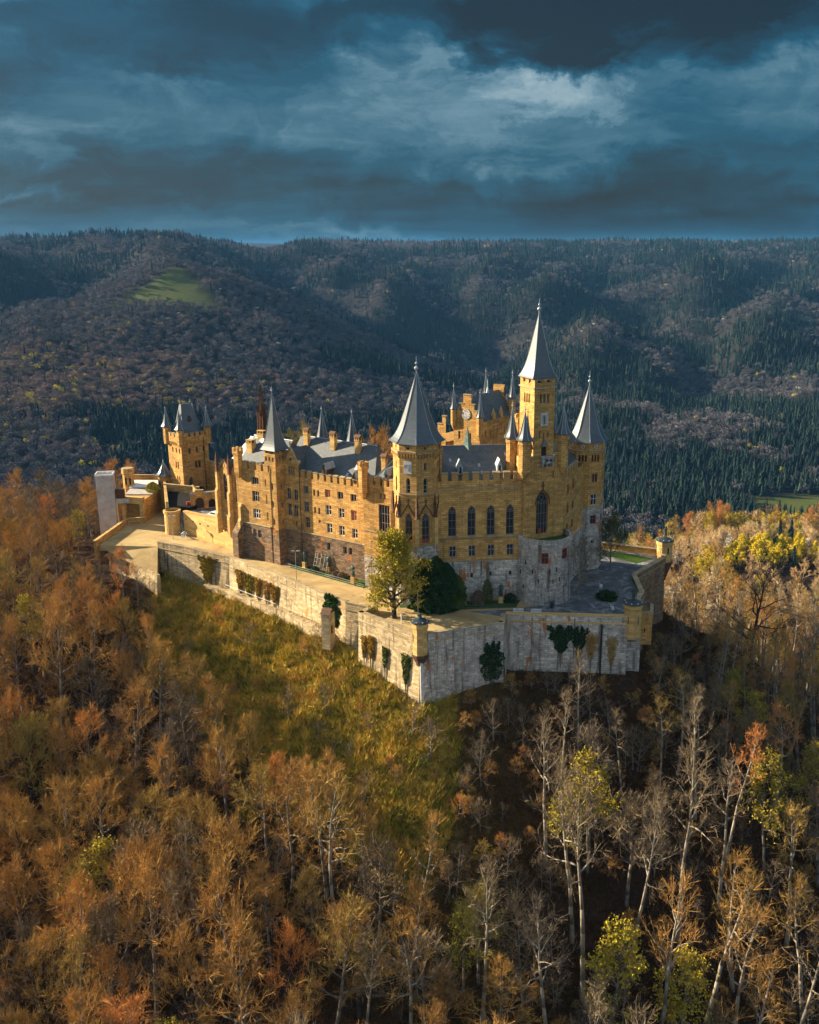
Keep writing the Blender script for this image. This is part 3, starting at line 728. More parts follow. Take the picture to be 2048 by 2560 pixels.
# ---- slim square tower with flared spire
TO = (-33.4, 177.3)
t = thing('castle_tower', (-34, 179, 0), 'slim square tower with tall curved spire between the lit wings, rough stone foot', 'tower')
o_ = off(TO, A_, -2.9)
wall(t, o_, A_, rectw(0, 2.9, 7.0, 22.6), [('rect', 1.6, 18.1, 0.35, 0.9), ('oval', 1.7, 14.7, 0.65, 1.6), ('oval', 1.7, 11.2, 0.65, 1.6), ('oval', 1.8, 7.8, 0.65, 1.5),
     ('rect', 0.75, 21.9, 0.6, 0.5), ('rect', 2.05, 21.9, 0.6, 0.5), ('arch', 0.55, 20.4, 0.5, 0.9), ('arch', 1.4, 20.4, 0.5, 0.9), ('arch', 2.25, 20.4, 0.5, 0.9)], M_stone)
wall(t, TO, N_, rectw(0, 2.9, 7.0, 22.6), [('rect', 1.5, 18.0, 0.35, 0.9), ('oval', 1.5, 14.7, 0.6, 1.5), ('oval', 1.5, 11.0, 0.6, 1.6), ('oval', 1.5, 7.7, 0.6, 1.4),
     ('rect', 0.8, 21.9, 0.6, 0.5), ('rect', 2.05, 21.9, 0.6, 0.5), ('arch', 0.6, 20.4, 0.5, 0.9), ('arch', 1.4, 20.4, 0.5, 0.9), ('arch', 2.2, 20.4, 0.5, 0.9)], M_stone)
mb = MB(); mb.obox(o_, A_, -0.12, 3.02, -3.1, 0.12, -0.6, 7.0); part(mb, 'basement_wall', M_base, t)
wall(t, off(o_, A_, 0, -2.9), (-N_[0], -N_[1]), rectw(0, 2.9, 7, 22.6), [], M_stone)
wall(t, off(TO, A_, 0, -2.9), (-A_[0], -A_[1]), rectw(0, 2.9, 7, 22.6), [], M_stone)
ct = off(TO, A_, -1.45, -1.45); ANG = math.atan2(A_[1], A_[0])
spire(t, ct, 2.35, 22.6, 33.4, 4, R(45), ang=ANG, flare=1.2)
finial(t, ct, 33.2, 1.6, 0.07)

# ---- north front: gabled bay and long window front
S1 = (-32.3, 179.0)
t = thing('castle_wing', (-24, 178, 0), 'long castle front with rows of cross windows below a steep slate roof', 'castle wing')
f1 = [('rect', 5.6, 14.6, 1.3, 1.6, 3, 0), ('rect', 5.6, 11.0, 1.3, 2.1, 3, 1), ('rect', 5.7, 7.9, 1.2, 2.2, 2, 1),
      ('rect', 7.7, 14.5, 0.5, 1.25), ('rect', 8.7, 14.5, 0.5, 1.25), ('rect', 7.75, 11.1, 0.5, 1.25), ('rect', 8.8, 11.1, 0.5, 1.25), ('rect', 8.8, 9.4, 0.5, 0.6),
      ('rect', 11.05, 14.7, 1.35, 1.5, 2, 0, None, M_shut), ('rect', 11.1, 11.3, 1.35, 1.9, 2, 1, M_white), ('rect', 11.2, 7.8, 1.35, 1.9, 2, 1, M_white),
      ('rect', 14.1, 14.8, 1.35, 1.4, 2, 0), ('rect', 14.2, 11.2, 1.35, 1.9, 2, 1, M_white), ('rect', 14.2, 7.8, 1.35, 1.9, 2, 1, M_white),
      ('rect', 17.2, 14.8, 1.35, 1.4, 2, 0), ('rect', 17.2, 11.2, 1.35, 1.95, 2, 1, None, M_shut), ('rect', 17.3, 7.8, 1.35, 1.85, 2, 1, M_white),
      ('rect', 1.2, 12.9, 1.05, 2.3, 2, 1), ('rect', 3.0, 12.9, 1.05, 2.2, 2, 1), ('rect', 1.2, 9.7, 1.05, 2.4, 2, 1), ('rect', 2.85, 9.6, 1.05, 2.4, 2, 1), ('rect', 2.9, 7.8, 0.45, 1.0),
      ('arch', 1.55, 17.7, 0.45, 1.9), ('arch', 2.15, 17.7, 0.45, 1.9), ('arch', 2.75, 17.7, 0.45, 1.9), ('round', 1.95, 20.4, 0.8, 0.8)]
wall(t, S1, A_, [(0, 7.0), (20.2, 7.0), (20.2, 17.7), (4.2, 17.7), (4.2, 20.3), (3.7, 20.3), (2.1, 23.0), (0.4, 20.3), (0, 20.3)], f1, M_stone)
wall(t, off(S1, A_, 0, 0.1), A_, rectw(0, 20.0, -0.6, 7.0), [('rect', 10.9, 4.4, 0.85, 1.5), ('rect', 14.9, 4.4, 0.85, 1.4), ('rect', 16.2, 4.4, 0.85, 1.4)], M_base, 'basement_wall')
string_course(t, S1, A_, 0, 20.0, 6.9, 0.2, 0.2)
merlons(t, S1, A_, 15.4, 17.7, 1.2, 1.0, 0.55, u0=4.4)
P = lambda u, w, z: (*off(S1, A_, u, w), z)
mb = MB()
for (ux, zx) in ((0.3, 20.2), (3.8, 20.2)):
    mb.add([P(ux, 0.15, zx), P(2.1, 0.15, 23.05), P(2.1, -0.35, 23.05), P(ux, -0.35, zx), P(ux, 0.15, zx + 0.22), P(2.1, 0.15, 23.3), P(2.1, -0.35, 23.3), P(ux, -0.35, zx + 0.22)],
           [(0, 1, 5, 4), (4, 5, 6, 7), (3, 2, 6, 7)])
mb.obox(S1, A_, 3.7, 4.35, -0.3, 0.12, 20.3, 20.9); mb.obox(S1, A_, 2.02, 2.18, -0.1, 0.05, 23.2, 24.3); mb.obox(S1, A_, 1.85, 2.35, -0.1, 0.05, 23.8, 23.95)
part(mb, 'gable_coping', M_coping, t)
roof_gable(t, off(S1, A_, -0.5), A_, 22.0, -0.7, -11.4, 17.9, 24.25, hip1=3.2)
mb = MB()   # cross roof over the gabled bay
mb.quad(P(0.2, -0.2, 20.0), P(2.1, -0.2, 22.9), P(2.1, -5.0, 22.9), P(0.2, -3.0, 20.0))
mb.quad(P(2.1, -0.2, 22.9), P(4.1, -0.2, 17.8), P(4.1, -0.6, 17.8), P(2.1, -5.0, 22.9))
part(mb, 'cross_roof', M_slate, t)
for u in (1.8, 8.5, 14.5):
    chimney(t, off(S1, A_, u + 0.1, -5.0), A_, 1.05, 0.9, 22.6, 25.9)
chimney(t, off(S1, A_, 23.4, -6.8), A_, 1.9, 1.0, 21, 25.9)
dormer(t, S1, A_, 10.4, 1.0, 18.9, 2.2, 2.6, wmat=M_wood)
dormer(t, S1, A_, 17.6, 1.0, 18.2, 2.2, 2.6, wmat=M_wood)
mb = MB(); mb.quad(P(15.6, -2.4, 20.15), P(16.4, -2.4, 20.15), P(16.4, -3.2, 21.1), P(15.6, -3.2, 21.1)); mb.quad(P(14.3, -1.3, 18.9), P(14.9, -1.3, 18.9), P(14.9, -1.8, 19.5), P(14.3, -1.8, 19.5))
part(mb, 'skylight', M_lead, t)
mb = MB(); mb.tube(P(4.25, 0.18, 0), P(4.25, 0.18, 20), 0.07, 0.07, 6); part(mb, 'downpipe', M_red, t)
# bartizan turret at the joint with the short wing
F2 = (-15.8, 165.6)
mb = MB(); c = off(F2, A_, 0.35, 0.3)
mb.lathe(c, [(0.2, 16.4), (0.8, 17.6), (0.9, 17.8), (0.9, 21.8), (1.1, 22.0), (1.1, 22.5)], 6, R(20)); part(mb, 'turret', M_stone, t)
for i in range(6):
    a = R(50 + 60 * i); mb = MB(); q = (c[0] + 0.85 * math.cos(a), c[1] + 0.85 * math.sin(a)); mb.obox(q, (-math.sin(a), math.cos(a)), -0.3, 0.3, -0.15, 0.15, 22.5, 23.2); part(mb, 'merlon', M_stone, t)

# ---- short wing between long front and octagonal tower
t = thing('castle_wing', (-12, 166, 0), 'short castle wing with one large square traceried window beside the octagonal tower', 'castle wing')
wall(t, F2, A_, rectw(0, 9.0, 5.8, 19.3), [('rect', 3.9, 16.9, 0.45, 1.0), ('rect', 4.8, 16.9, 0.45, 1.0), ('rect', 4.6, 10.9, 2.4, 5.0, 4, 2, M_framedark), ('rect', 5.2, 8.4, 0.8, 0.9, 2, 0)], M_stone)
wall(t, off(F2, A_, 0, 0.1), A_, rectw(0, 9.0, -0.8, 5.8), [('rect', 3.5, 3.2, 0.8, 1.0)], M_pale, 'basement_wall')
string_course(t, F2, A_, 0, 9, 10.5, 0.2, 0.14); string_course(t, F2, A_, 0, 9, 5.75, 0.2, 0.2)
merlons(t, F2, A_, 7.0, 19.3, 1.25, 1.05, 0.6, u0=1.3)
wall(t, off(F2, A_, 0, -6), (-N_[0], -N_[1]), rectw(0, 6, -1, 19.3), [], M_stone)
P = lambda u, w, z: (*off(F2, A_, u, w), z)
mb = MB(); ap = P(4.9, -4.6, 24.4)
for a, b_ in (((1.0, -0.6), (8.0, -0.6)), ((8.0, -0.6), (8.5, -8)), ((8.5, -8), (1.0, -8)), ((1.0, -8), (1.0, -0.6))):
    mb.tri(P(*a, 19.2), P(*b_, 19.2), ap)
rf = part(mb, 'roof', M_slate, t)
mb = MB()
for a in ((1.0, -0.6), (8.0, -0.6)): mb.tube(P(*a, 19.25), ap, 0.09, 0.09, 5)
sub(mb, 'hip_cap', M_lead, rf)
dormer(t, off(F2, A_, 0, -1.1), A_, 4.4, 0.8, 20.0, 2.1, 1.8)
chimney(t, off(F2, A_, 2.6, -3.0), A_, 0.9, 0.8, 19.2, 24.1)

# ---- octagonal tower in the centre
OC = (-5.85, 158.75); OR = 4.1
t = thing('castle_tower', (-5.85, 158.75, 0), 'big octagonal tower with gothic lower storey and wide slate spire, centre of the castle', 'tower')
V8 = ngon(OC, OR, 8, R(-90))
def octagon_faces(t, V8, specs, z0, z1, mat, name='wall', depth=0.32):
    for i in range(8):
        a, b_ = V8[i], V8[(i + 1) % 8]; d, L = edge(a, b_)
        wall(t, a, d, rectw(0, L, z0, z1), specs.get(i, []), mat, name, depth)
Lh = 2 * OR * math.sin(R(22.5)) / 2
low = {i: [('gothic', Lh, 11.3, 1.35, 5.3, 2, 2, M_framedark), ('gothic', Lh, 20.0, 0.75, 2.7, 1, 2, M_frame), ('rect', Lh, 23.9, 0.42, 1.3), ('round', Lh, 27.35, 0.62, 0.62, 2, 0)] for i in (5, 6, 7, 0, 1, 2)}
low[7] = [q for q in low[7] if q[0] != 'rect']
octagon_faces(t, V8, low, 11.0, 28.4, M_stone)
octagon_faces(t, ngon(OC, OR + 0.12, 8, R(-90)), {1: [('rect', 1.6, 7.2, 1.0, 2.2, 2, 1)]}, -0.8, 11.0, M_pale, 'basement_wall')
for i in range(8):
    a, b_ = V8[i], V8[(i + 1) % 8]; d, L = edge(a, b_)
    for zz, hh, pr in ((10.8, 0.3, 0.35), (19.75, 0.18, 0.14), (26.9, 0.25, 0.30)):
        if i in (5, 6, 7, 0, 1, 2): string_course(t, a, d, -0.05, L + 0.05, zz, hh, pr)
    if i in (5, 6, 7, 0, 1):
        corbels(t, a, d, L, 26.2, 6, 0.28, 0.75)
        # gable moulding over each gothic window with a cross on top
        mb = MB(); PP = lambda u, w, z: (*off(a, d, u, w), z)
        for s_ in (-1, 1):
            p0, p1 = (L / 2 + s_ * 1.3, 15.9), (L / 2, 18.0)
            mb.add([PP(p0[0], 0.22, p0[1]), PP(p1[0], 0.22, p1[1]), PP(p1[0], 0, p1[1]), PP(p0[0], 0, p0[1]), PP(p0[0], 0.22, p0[1] + 0.22), PP(p1[0], 0.22, p1[1] + 0.25), PP(p1[0], 0, p1[1] + 0.25), PP(p0[0], 0, p0[1] + 0.22)],
                   [(0, 1, 5, 4), (4, 5, 6, 7), (0, 3, 2, 1), (0, 4, 7, 3)])
        mb.obox(a, d, L / 2 - 0.07, L / 2 + 0.07, 0.02, 0.16, 18.1, 19.2); mb.obox(a, d, L / 2 - 0.28, L / 2 + 0.28, 0.03, 0.15, 18.65, 18.82)
        part(mb, 'window_gable', M_red, t)
for i in (5, 6, 7, 0, 1):     # corner buttresses with pinnacles
    v = V8[i]; rad = (v[0] - OC[0], v[1] - OC[1]); l_ = math.hypot(*rad); rd = (rad[0] / l_, rad[1] / l_); td = (-rd[1], rd[0])
    mb = MB(); mb.obox(v, td, -0.36, 0.36, -0.3, 0.55, 10.9, 15.8); part(mb, 'buttress', M_stone_light, t)
    mb = MB(); cc = (v[0] + rd[0] * 0.15, v[1] + rd[1] * 0.15)
    mb.lathe(cc, [(0.5, 15.75), (0.52, 15.95), (0.28, 16.1), (0.26, 17.6), (0.36, 17.7), (0.03, 20.0)], 4, 0, ang=math.atan2(rd[1], rd[0]))
    for j in range(4): mb.lathe(cc, [(0.1, 17.9 + j * 0.45), (0.36 - j * 0.07, 18.0 + j * 0.45), (0.08, 18.15 + j * 0.45)], 4, R(45), ang=math.atan2(rd[1], rd[0]))
    part(mb, 'pinnacle', M_red, t)
a, b_ = V8[7], V8[0]; d, L = edge(a, b_)
mb = MB(); mb.obox(a, d, L / 2 - 0.7, L / 2 + 0.7, 0, 0.12, 23.4, 25.5)
pl = part(mb, 'stone_plaque', M_plaster, t)
mb = MB()
for i in range(9):
    aa = math.pi * i / 8 - 0.4
    p0 = off(a, d, L / 2 - 0.15 + 0.5 * math.cos(aa), 0.14); mb.tube((*p0, 24.4 + 0.6 * math.sin(aa)), (*off(a, d, L / 2 - 0.15 + 0.5 * math.cos(aa + 0.4), 0.14), 24.4 + 0.6 * math.sin(aa + 0.4)), 0.03, 0.03, 4)
mb.tube((*off(a, d, L / 2 + 0.1, 0.14), 23.8), (*off(a, d, L / 2 + 0.3, 0.14), 25.1), 0.03, 0.03, 4)
sub(mb, 'relief', M_coping, pl)
for i in (5, 7, 0):      # low red blinds in the tall windows
    a, b_ = V8[i], V8[(i + 1) % 8]; d, L = edge(a, b_)
    mb = MB(); mb.obox(a, d, L / 2 - 0.55, L / 2 - 0.06, -0.26, -0.22, 11.45, 12.0); mb.obox(a, d, L / 2 + 0.06, L / 2 + 0.55, -0.26, -0.22, 11.45, 12.0); part(mb, 'window_blind', M_redpaint, t)
spire(t, OC, 4.35, 28.4, 39.8, 8, R(-90), flare=1.10)
finial(t, OC, 39.4, 3.0, 0.12)
mb = MB(); p = off(V8[1], edge(V8[1], V8[2])[0], 1.8, 0.25); mb.tube((*p, -0.3), (*p, 28), 0.08, 0.08, 6); part(mb, 'downpipe', M_red, t)

# ---- hall wing with four gothic windows
F3 = (-1.9, 157.27); E2 = edge((0, 0), (0.991, 0.13))[0]
t = thing('castle_wing', (5, 162, 0), 'hall wing with four tall gothic windows, right of the central octagonal tower', 'castle wing')
ops = []
for u in (1.95, 5.3, 8.65, 12.0):
    ops.append(('gothic', u, 11.8, 1.4, 5.4, 2, 2, M_framedark)); ops.append(('rect', u + 0.1, 8.0, 1.25, 2.05, 2, 1, M_metal))
wall(t, F3, E2, rectw(-1.5, 14.2, 7.3, 21.6), ops, M_stone)
wall(t, off(F3, E2, 0, 0.12), E2, rectw(-1.5, 14.2, -0.8, 7.3), [('rect', 1.6, 4.0, 0.5, 0.9), ('rect', 5.4, 4.1, 0.65, 1.0), ('rect', 8.7, 4.3, 0.6, 0.9), ('rect', 12.2, 4.3, 0.6, 0.9)], M_pale, 'basement_wall')
for zz, pr in ((20.2, 0.2), (11.3, 0.22), (7.2, 0.2)): string_course(t, F3, E2, -1.5, 14.2, zz, 0.22, pr)
merlons(t, F3, E2, 13.6, 21.6, 1.15, 1.25, 0.65, u0=0.1)
for u in (1.95, 5.3, 8.65, 12.0):
    mb = MB(); mb.obox(F3, E2, u - 0.95, u + 0.95, 0, 0.25, 11.5, 11.75); part(mb, 'window_sill', M_coping, t)
roof_gable(t, off(F3, E2, -1.0), E2, 14.6, -0.9, -13.2, 21.3, 26.2, hip0=0.3, hip1=0.3)
dormer(t, off(F3, E2, 0, -1.6), E2, 3.6, 0.85, 22.2, 2.4, 2.2); dormer(t, off(F3, E2, 0, -1.6), E2, 10.4, 0.85, 22.3, 2.4, 2.2)
P = lambda u, w, z: (*off(F3, E2, u, w), z)
mb = MB()
for u, w in ((6.9, -3.2), (7.2, -1.9), (11.8, -5.0), (2.0, -4.2)):
    z = 21.3 + (abs(w) - 0.9) * 0.795 + 0.1; mb.add([P(u, w, z), P(u + 0.4, w, z), P(u + 0.4, w - 0.5, z + 0.45), P(u, w - 0.5, z + 0.45)], [(0, 1, 2, 3)])
part(mb, 'skylight', M_lead, t)
# small green copper ridge lantern spire
c = off(F3, E2, 5.6, -7.2); mb = MB(); mb.lathe(c, [(1.35, 25.2), (0.75, 26.4), (0.4, 27.8), (0.03, 29.6)], 4, R(10)); part(mb, 'ridge_lantern', M_copper, t)

# ---- clock gable house behind the hall
KO = (0.35, 180.6); KD = A_; KS = N_
t = thing('clock_house', (3, 184, 4), 'courtyard house with stepped clock gable and four corner turrets behind the hall roof', 'castle wing')
K = 5.9
kf = 5.9 / 5.3
steps = [(u_ * kf, z_) for u_, z_ in [(0, 18), (5.3, 18), (5.3, 28.6), (4.75, 28.6), (4.75, 30.0), (4.15, 30.0), (4.15, 31.2), (3.55, 31.2), (3.55, 32.9), (1.95, 32.9), (1.95, 31.2), (1.3, 31.2), (1.3, 30.0), (0.65, 30.0), (0.65, 28.6), (0, 28.6)]]
steps[1] = (K, 18); steps[2] = (K, 28.6)
wall(t, KO, KD, steps, [('arch', 1.25, 24.4, 0.45, 1.6), ('arch', 3.7, 24.2, 0.45, 1.6)], M_stone)
KR = off(KO, KD, K)
wall(t, KR, KS, rectw(0, 11.5, 18, 28.2), [('arch', 2.0, 25.0, 0.4, 1.3), ('arch', 3.8, 24.4, 0.45, 1.5), ('arch', 9.0, 24.6, 0.45, 1.5)], M_stone)
mb = MB()
for u0, u1, zz in ((3.45, 2.0, 32.9), (1.15, 2.0, 31.2), (3.5, 4.25, 31.2), (0.5, 1.35, 30.0), (4.1, 4.85, 30.0), (-0.1, 0.7, 28.6), (4.7, 5.4, 28.6)):
    a, b_ = sorted((u0, u1)); mb.obox(KO, KD, a * kf - 0.05, b_ * kf + 0.05, -0.5, 0.1, zz, zz + 0.18)
mb.obox(KO, KD, 1.95 * kf, 3.55 * kf, -0.45, -0.02, 32.0, 32.9)
part(mb, 'gable_coping', M_coping, t)
def face_disc(parent, o, d, u, z, r, mat, w=0.1, name='clock', rim=None):
    mb = MB(); k = 28; PP = lambda uu, ww, zz: (*off(o, d, uu, ww), zz)
    vs = [PP(u + r * math.cos(2 * math.pi * i / k), 0.0, z + r * math.sin(2 * math.pi * i / k)) for i in range(k)] + [PP(u + r * math.cos(2 * math.pi * i / k), w, z + r * math.sin(2 * math.pi * i / k)) for i in range(k)]
    mb.add(vs, [(i, (i + 1) % k, k + (i + 1) % k, k + i) for i in range(k)] + [tuple(range(k, 2 * k))])
    return part(mb, name, mat, parent)
ck = face_disc(t, KO, KD, 2.85, 29.3, 1.02, M_coping, 0.1); 
mb = MB(); k = 28; PP = lambda uu, ww, zz: (*off(KO, KD, uu, ww), zz)
mb.add([PP(2.85 + 0.94 * math.cos(2 * math.pi * i / k), 0.12, 29.3 + 0.94 * math.sin(2 * math.pi * i / k)) for i in range(k)], [tuple(range(k))]); sub(mb, 'clock_face', M_plaster, ck)
mb = MB()
def bar2(u0, z0, u1, z1, th, w=0.15):
    dx, dz = u1 - u0, z1 - z0; l_ = math.hypot(dx, dz); px, pz = -dz / l_ * th / 2, dx / l_ * th / 2
    mb.add([PP(u0 + px, w, z0 + pz), PP(u0 - px, w, z0 - pz), PP(u1 - px, w, z1 - pz), PP(u1 + px, w, z1 + pz)], [(0, 1, 2, 3)])
NUM = {12: 'XII', 1: 'I', 2: 'II', 3: 'III', 4: 'IV', 5: 'V', 6: 'VI', 7: 'VII', 8: 'VIII', 9: 'IX', 10: 'X', 11: 'XI'}
for hr, s_ in NUM.items():
    a = math.pi / 2 - hr * math.pi / 6; wd = 0.075
    for j, chh in enumerate(s_):
        off_ = (j - (len(s_) - 1) / 2) * wd
        def q(rr, tt): return (2.85 + rr * math.cos(a) + (tt) * math.sin(a), 29.3 + rr * math.sin(a) - (tt) * math.cos(a))
        if chh == 'I': bar2(*q(0.66, off_), *q(0.88, off_), 0.035)
        elif chh == 'V': bar2(*q(0.66, off_), *q(0.88, off_ - 0.035), 0.03); bar2(*q(0.66, off_), *q(0.88, off_ + 0.035), 0.03)
        else: bar2(*q(0.66, off_ - 0.035), *q(0.88, off_ + 0.035), 0.03); bar2(*q(0.66, off_ + 0.035), *q(0.88, off_ - 0.035), 0.03)
for i in range(24):
    a0, a1 = 2 * math.pi * i / 24, 2 * math.pi * (i + 1) / 24
    bar2(2.85 + 0.6 * math.cos(a0), 29.3 + 0.6 * math.sin(a0), 2.85 + 0.6 * math.cos(a1), 29.3 + 0.6 * math.sin(a1), 0.03)
sub(mb, 'numerals', M_rubber, ck)
mb = MB(); bar2(2.85, 29.15, 2.87, 29.95, 0.07, 0.18); bar2(2.85, 29.45, 2.83, 28.75, 0.09, 0.18); sub(mb, 'clock_hands', M_wood, ck)
mb = MB(); Q = lambda f, s_, z: (KO[0] + KD[0] * f + KS[0] * s_, KO[1] + KD[1] * f + KS[1] * s_, z)
mb.quad(Q(K + 0.25, 0.3, 28.0), Q(K + 0.25, 11.7, 28.0), Q(K / 2, 11.7, 32.6), Q(K / 2, 0.3, 32.4)); mb.quad(Q(-0.25, 11.7, 28.0), Q(-0.25, 0.3, 28.0), Q(K / 2, 0.3, 32.4), Q(K / 2, 11.7, 32.6))
part(mb, 'roof', M_slate, t)
mb = MB(); mb.add([Q(0, 11.5, 18), Q(K, 11.5, 18), Q(K, 11.5, 29), Q(K * 0.7, 11.5, 31), Q(K * 0.7, 11.5, 33.6), Q(K * 0.3, 11.5, 33.6), Q(K * 0.3, 11.5, 31), Q(0, 11.5, 29)], [(0, 1, 2, 3, 4, 5, 6, 7)])
mb.add([Q(0, 11.9, 18), Q(K, 11.9, 18), Q(K, 11.9, 29), Q(K * 0.7, 11.9, 31), Q(K * 0.7, 11.9, 33.6), Q(K * 0.3, 11.9, 33.6), Q(K * 0.3, 11.9, 31), Q(0, 11.9, 29)], [(7, 6, 5, 4, 3, 2, 1, 0)])
part(mb, 'rear_gable', M_stone, t)
for f, s_, zb, ze, zt, rr in ((0.0, 0.0, 27.2, 30.1, 33.9, 0.62), (K, 0.0, 25.6, 29.0, 33.2, 0.66), (K + 0.2, 11.5, 24.0, 31.2, 35.6, 0.72), (0, 11.5, 27, 31.0, 35.5, 0.6)):
    c = Q(f, s_, 0)[:2]
    mb = MB(); mb.lathe(c, [(0.12, zb - 1.1), (rr, zb), (rr, ze)], 8, R(22.5)); part(mb, 'turret', M_stone, t)
    spire(t, c, rr * 1.12, ze, zt, 8, R(22.5), name='turret_spire'); finial(t, c, zt, 1.3, 0.05)
c = Q(K / 2, 7.4, 0)[:2]; mb = MB(); mb.lathe(c, [(0.35, 32.4), (0.1, 33.6), (0.04, 35.2)], 6, 0); mb.ball((*c, 34.6), 0.12, 6); part(mb, 'ridge_finial', M_lead, t)
for s_ in (4.6, 7.4):
    mb = MB(); q = Q(K + 0.1, s_, 0); mb.lathe(q[:2], [(0.45, 28.0), (0.45, 28.7), (0.5, 28.8), (0.03, 30.2)], 4, R(15)); part(mb, 'dormer', M_stone_light, t)
# lower stepped gables to its left
t = thing('side_house', (-3, 188, 4), 'low stepped gable house half hidden behind the octagonal tower spire', 'castle wing')
o_ = (-5.5, 184.5)
wall(t, o_, KD, [(0, 16), (5.2, 16), (5.2, 28.4), (4.4, 28.4), (4.4, 26.8), (3.3, 26.8), (3.3, 25.2), (2.2, 25.2), (2.2, 23.8), (0, 23.8)], [('arch', 1.0, 20.8, 0.6, 1.7), ('arch', 3.3, 21.0, 0.5, 1.5)], M_stone)
mb = MB()
for u0, u1, zz in ((4.35, 5.25, 28.4), (3.25, 4.4, 26.8), (2.15, 3.3, 25.2), (0, 2.2, 23.8)): mb.obox(o_, KD, u0, u1, -0.5, 0.1, zz, zz + 0.18)
part(mb, 'gable_coping', M_coping, t)
mb = MB(); mb.obox(o_, KD, 0, 5.2, -10, -0.4, 16, 23.4); part(mb, 'house_body', M_stone, t)

# ---- keep block with the great window and the main tower
BK = (12.3, 158.3); E4 = edge((0, 0), (0.895, 0.447))[0]; N4 = (-E4[1], E4[0])
t = thing('castle_block', (16, 163, 0), 'massive block with one great gothic window above the round bastion', 'castle wing')
ops = [('gothic', 3.7, 11.5, 2.35, 7.6, 4, 2, M_framedark), ('arch', 1.9, 21.3, 0.32, 1.2), ('arch', 5.7, 21.4, 0.32, 1.2)]
wall(t, BK, E4, rectw(0, 8.05, 0, 25.4), ops, M_stone, depth=0.6)
wall(t, off(BK, E4, 0, -3.5), (-N4[0], -N4[1]), rectw(0, 3.5, 0, 25.4), [], M_stone)
string_course(t, BK, E4, 0, 1.5, 25.3, 0.25, 0.15); string_course(t, BK, E4, 5.6, 8.05, 25.5, 0.25, 0.15); string_course(t, BK, E4, 5.6, 8.05, 23.6, 0.15, 0.1)
PP = lambda uu, ww, zz: (*off(BK, E4, uu, ww), zz)
# hood mould round the great window
mb = MB(); ol = outline('gothic', 2.9, 8.1, 8)[2:]
for i in range(len(ol) - 1):
    (u0, z0), (u1, z1) = ol[i], ol[i + 1]
    s_ = 0.92; mb.add([PP(3.7 + u0, 0.22, 11.4 + z0), PP(3.7 + u1, 0.22, 11.4 + z1), PP(3.7 + u1 * s_, 0.18, 11.4 + z1 - 0.16), PP(3.7 + u0 * s_, 0.18, 11.4 + z0 - 0.16), PP(3.7 + u0, 0, 11.4 + z0), PP(3.7 + u1, 0, 11.4 + z1)], [(0, 1, 2, 3), (0, 4, 5, 1)])
mb.obox(BK, E4, 3.62, 3.78, 0.05, 0.2, 19.5, 20.9); mb.obox(BK, E4, 3.4, 4.0, 0.06, 0.18, 20.1, 20.3)
part(mb, 'hood_mould', M_red, t)
mb = MB(); mb.obox(BK, E4, 3.1, 3.75, -0.3, -0.2, 11.7, 12.5); part(mb, 'door', M_redpaint, t)
# roof terraces behind the block front, closing it
mb = MB(); mb.obox(BK, E4, 0, 8.05, -8.5, -0.35, 24.2, 24.6); part(mb, 'roof_terrace', M_lead, t)
for nm, c, rr, zb, ze, zt in (('A', (10.3, 161.6), 1.02, 21.2, 28.3, 33.3), ('B', (12.25, 158.4), 1.05, 22.9, 28.5, 33.2), ('C', (19.05, 161.6), 0.95, 23.3, 29.0, 33.7), ('D', (18.0, 167.6), 0.8, 23, 28.0, 32.0)):
    mb = MB(); mb.lathe(c, [(0.15, zb - 1.6), (rr * 0.75, zb - 0.5), (rr, zb), (rr, ze - 1.0), (rr + 0.12, ze - 0.85), (rr + 0.12, ze)], 8, R(22.5 - 90)); part(mb, 'turret', M_stone, t)
    spire(t, c, rr * 1.22, ze, zt, 8, R(22.5 - 90), name='turret_spire', flare=1.2); finial(t, c, zt - 0.1, 1.6, 0.055)
c = (11.75, 164.2); mb = MB(); mb.lathe(c, [(0.8, 24), (0.8, 30.3), (0.95, 30.5), (0.95, 31.3)], 8, R(22.5)); part(mb, 'turret', M_stone, t)
for i in range(4):
    a = R(20 + 90 * i); mb = MB(); q = (c[0] + 0.75 * math.cos(a), c[1] + 0.75 * math.sin(a)); mb.obox(q, (-math.sin(a), math.cos(a)), -0.3, 0.3, -0.12, 0.12, 31.3, 31.9); part(mb, 'merlon', M_stone, t)
# balcony with pierced crosses and statue niche
mb = MB(); mb.obox(BK, E4, 3.0, 5.4, 0, 0.9, 24.2, 25.3); mb.obox(BK, E4, 2.9, 5.5, 0, 1.0, 25.3, 25.45)
for u in (3.2, 4.0, 4.8, 5.15): mb.obox(BK, E4, u - 0.12, u + 0.12, 0, 0.7, 23.5, 24.2)
bal = part(mb, 'balcony', M_pale, t)
mb = MB()
for u in (3.85, 4.6): mb.obox(BK, E4, u - 0.28, u + 0.28, 0.9, 0.93, 24.65, 24.85); mb.obox(BK, E4, u - 0.1, u + 0.1, 0.9, 0.94, 24.45, 25.05)
sub(mb, 'pierced_cross', M_rubber, bal)  # black boxes stand in for shaded piercings
# small lit shoulder between turret A and B
mb = MB(); mb.prism([(11.2, 158.9), (12.3, 158.1), (12.9, 160.4), (11.0, 161.0)], 21.5, 25.4); part(mb, 'wall_pier', M_stone, t)

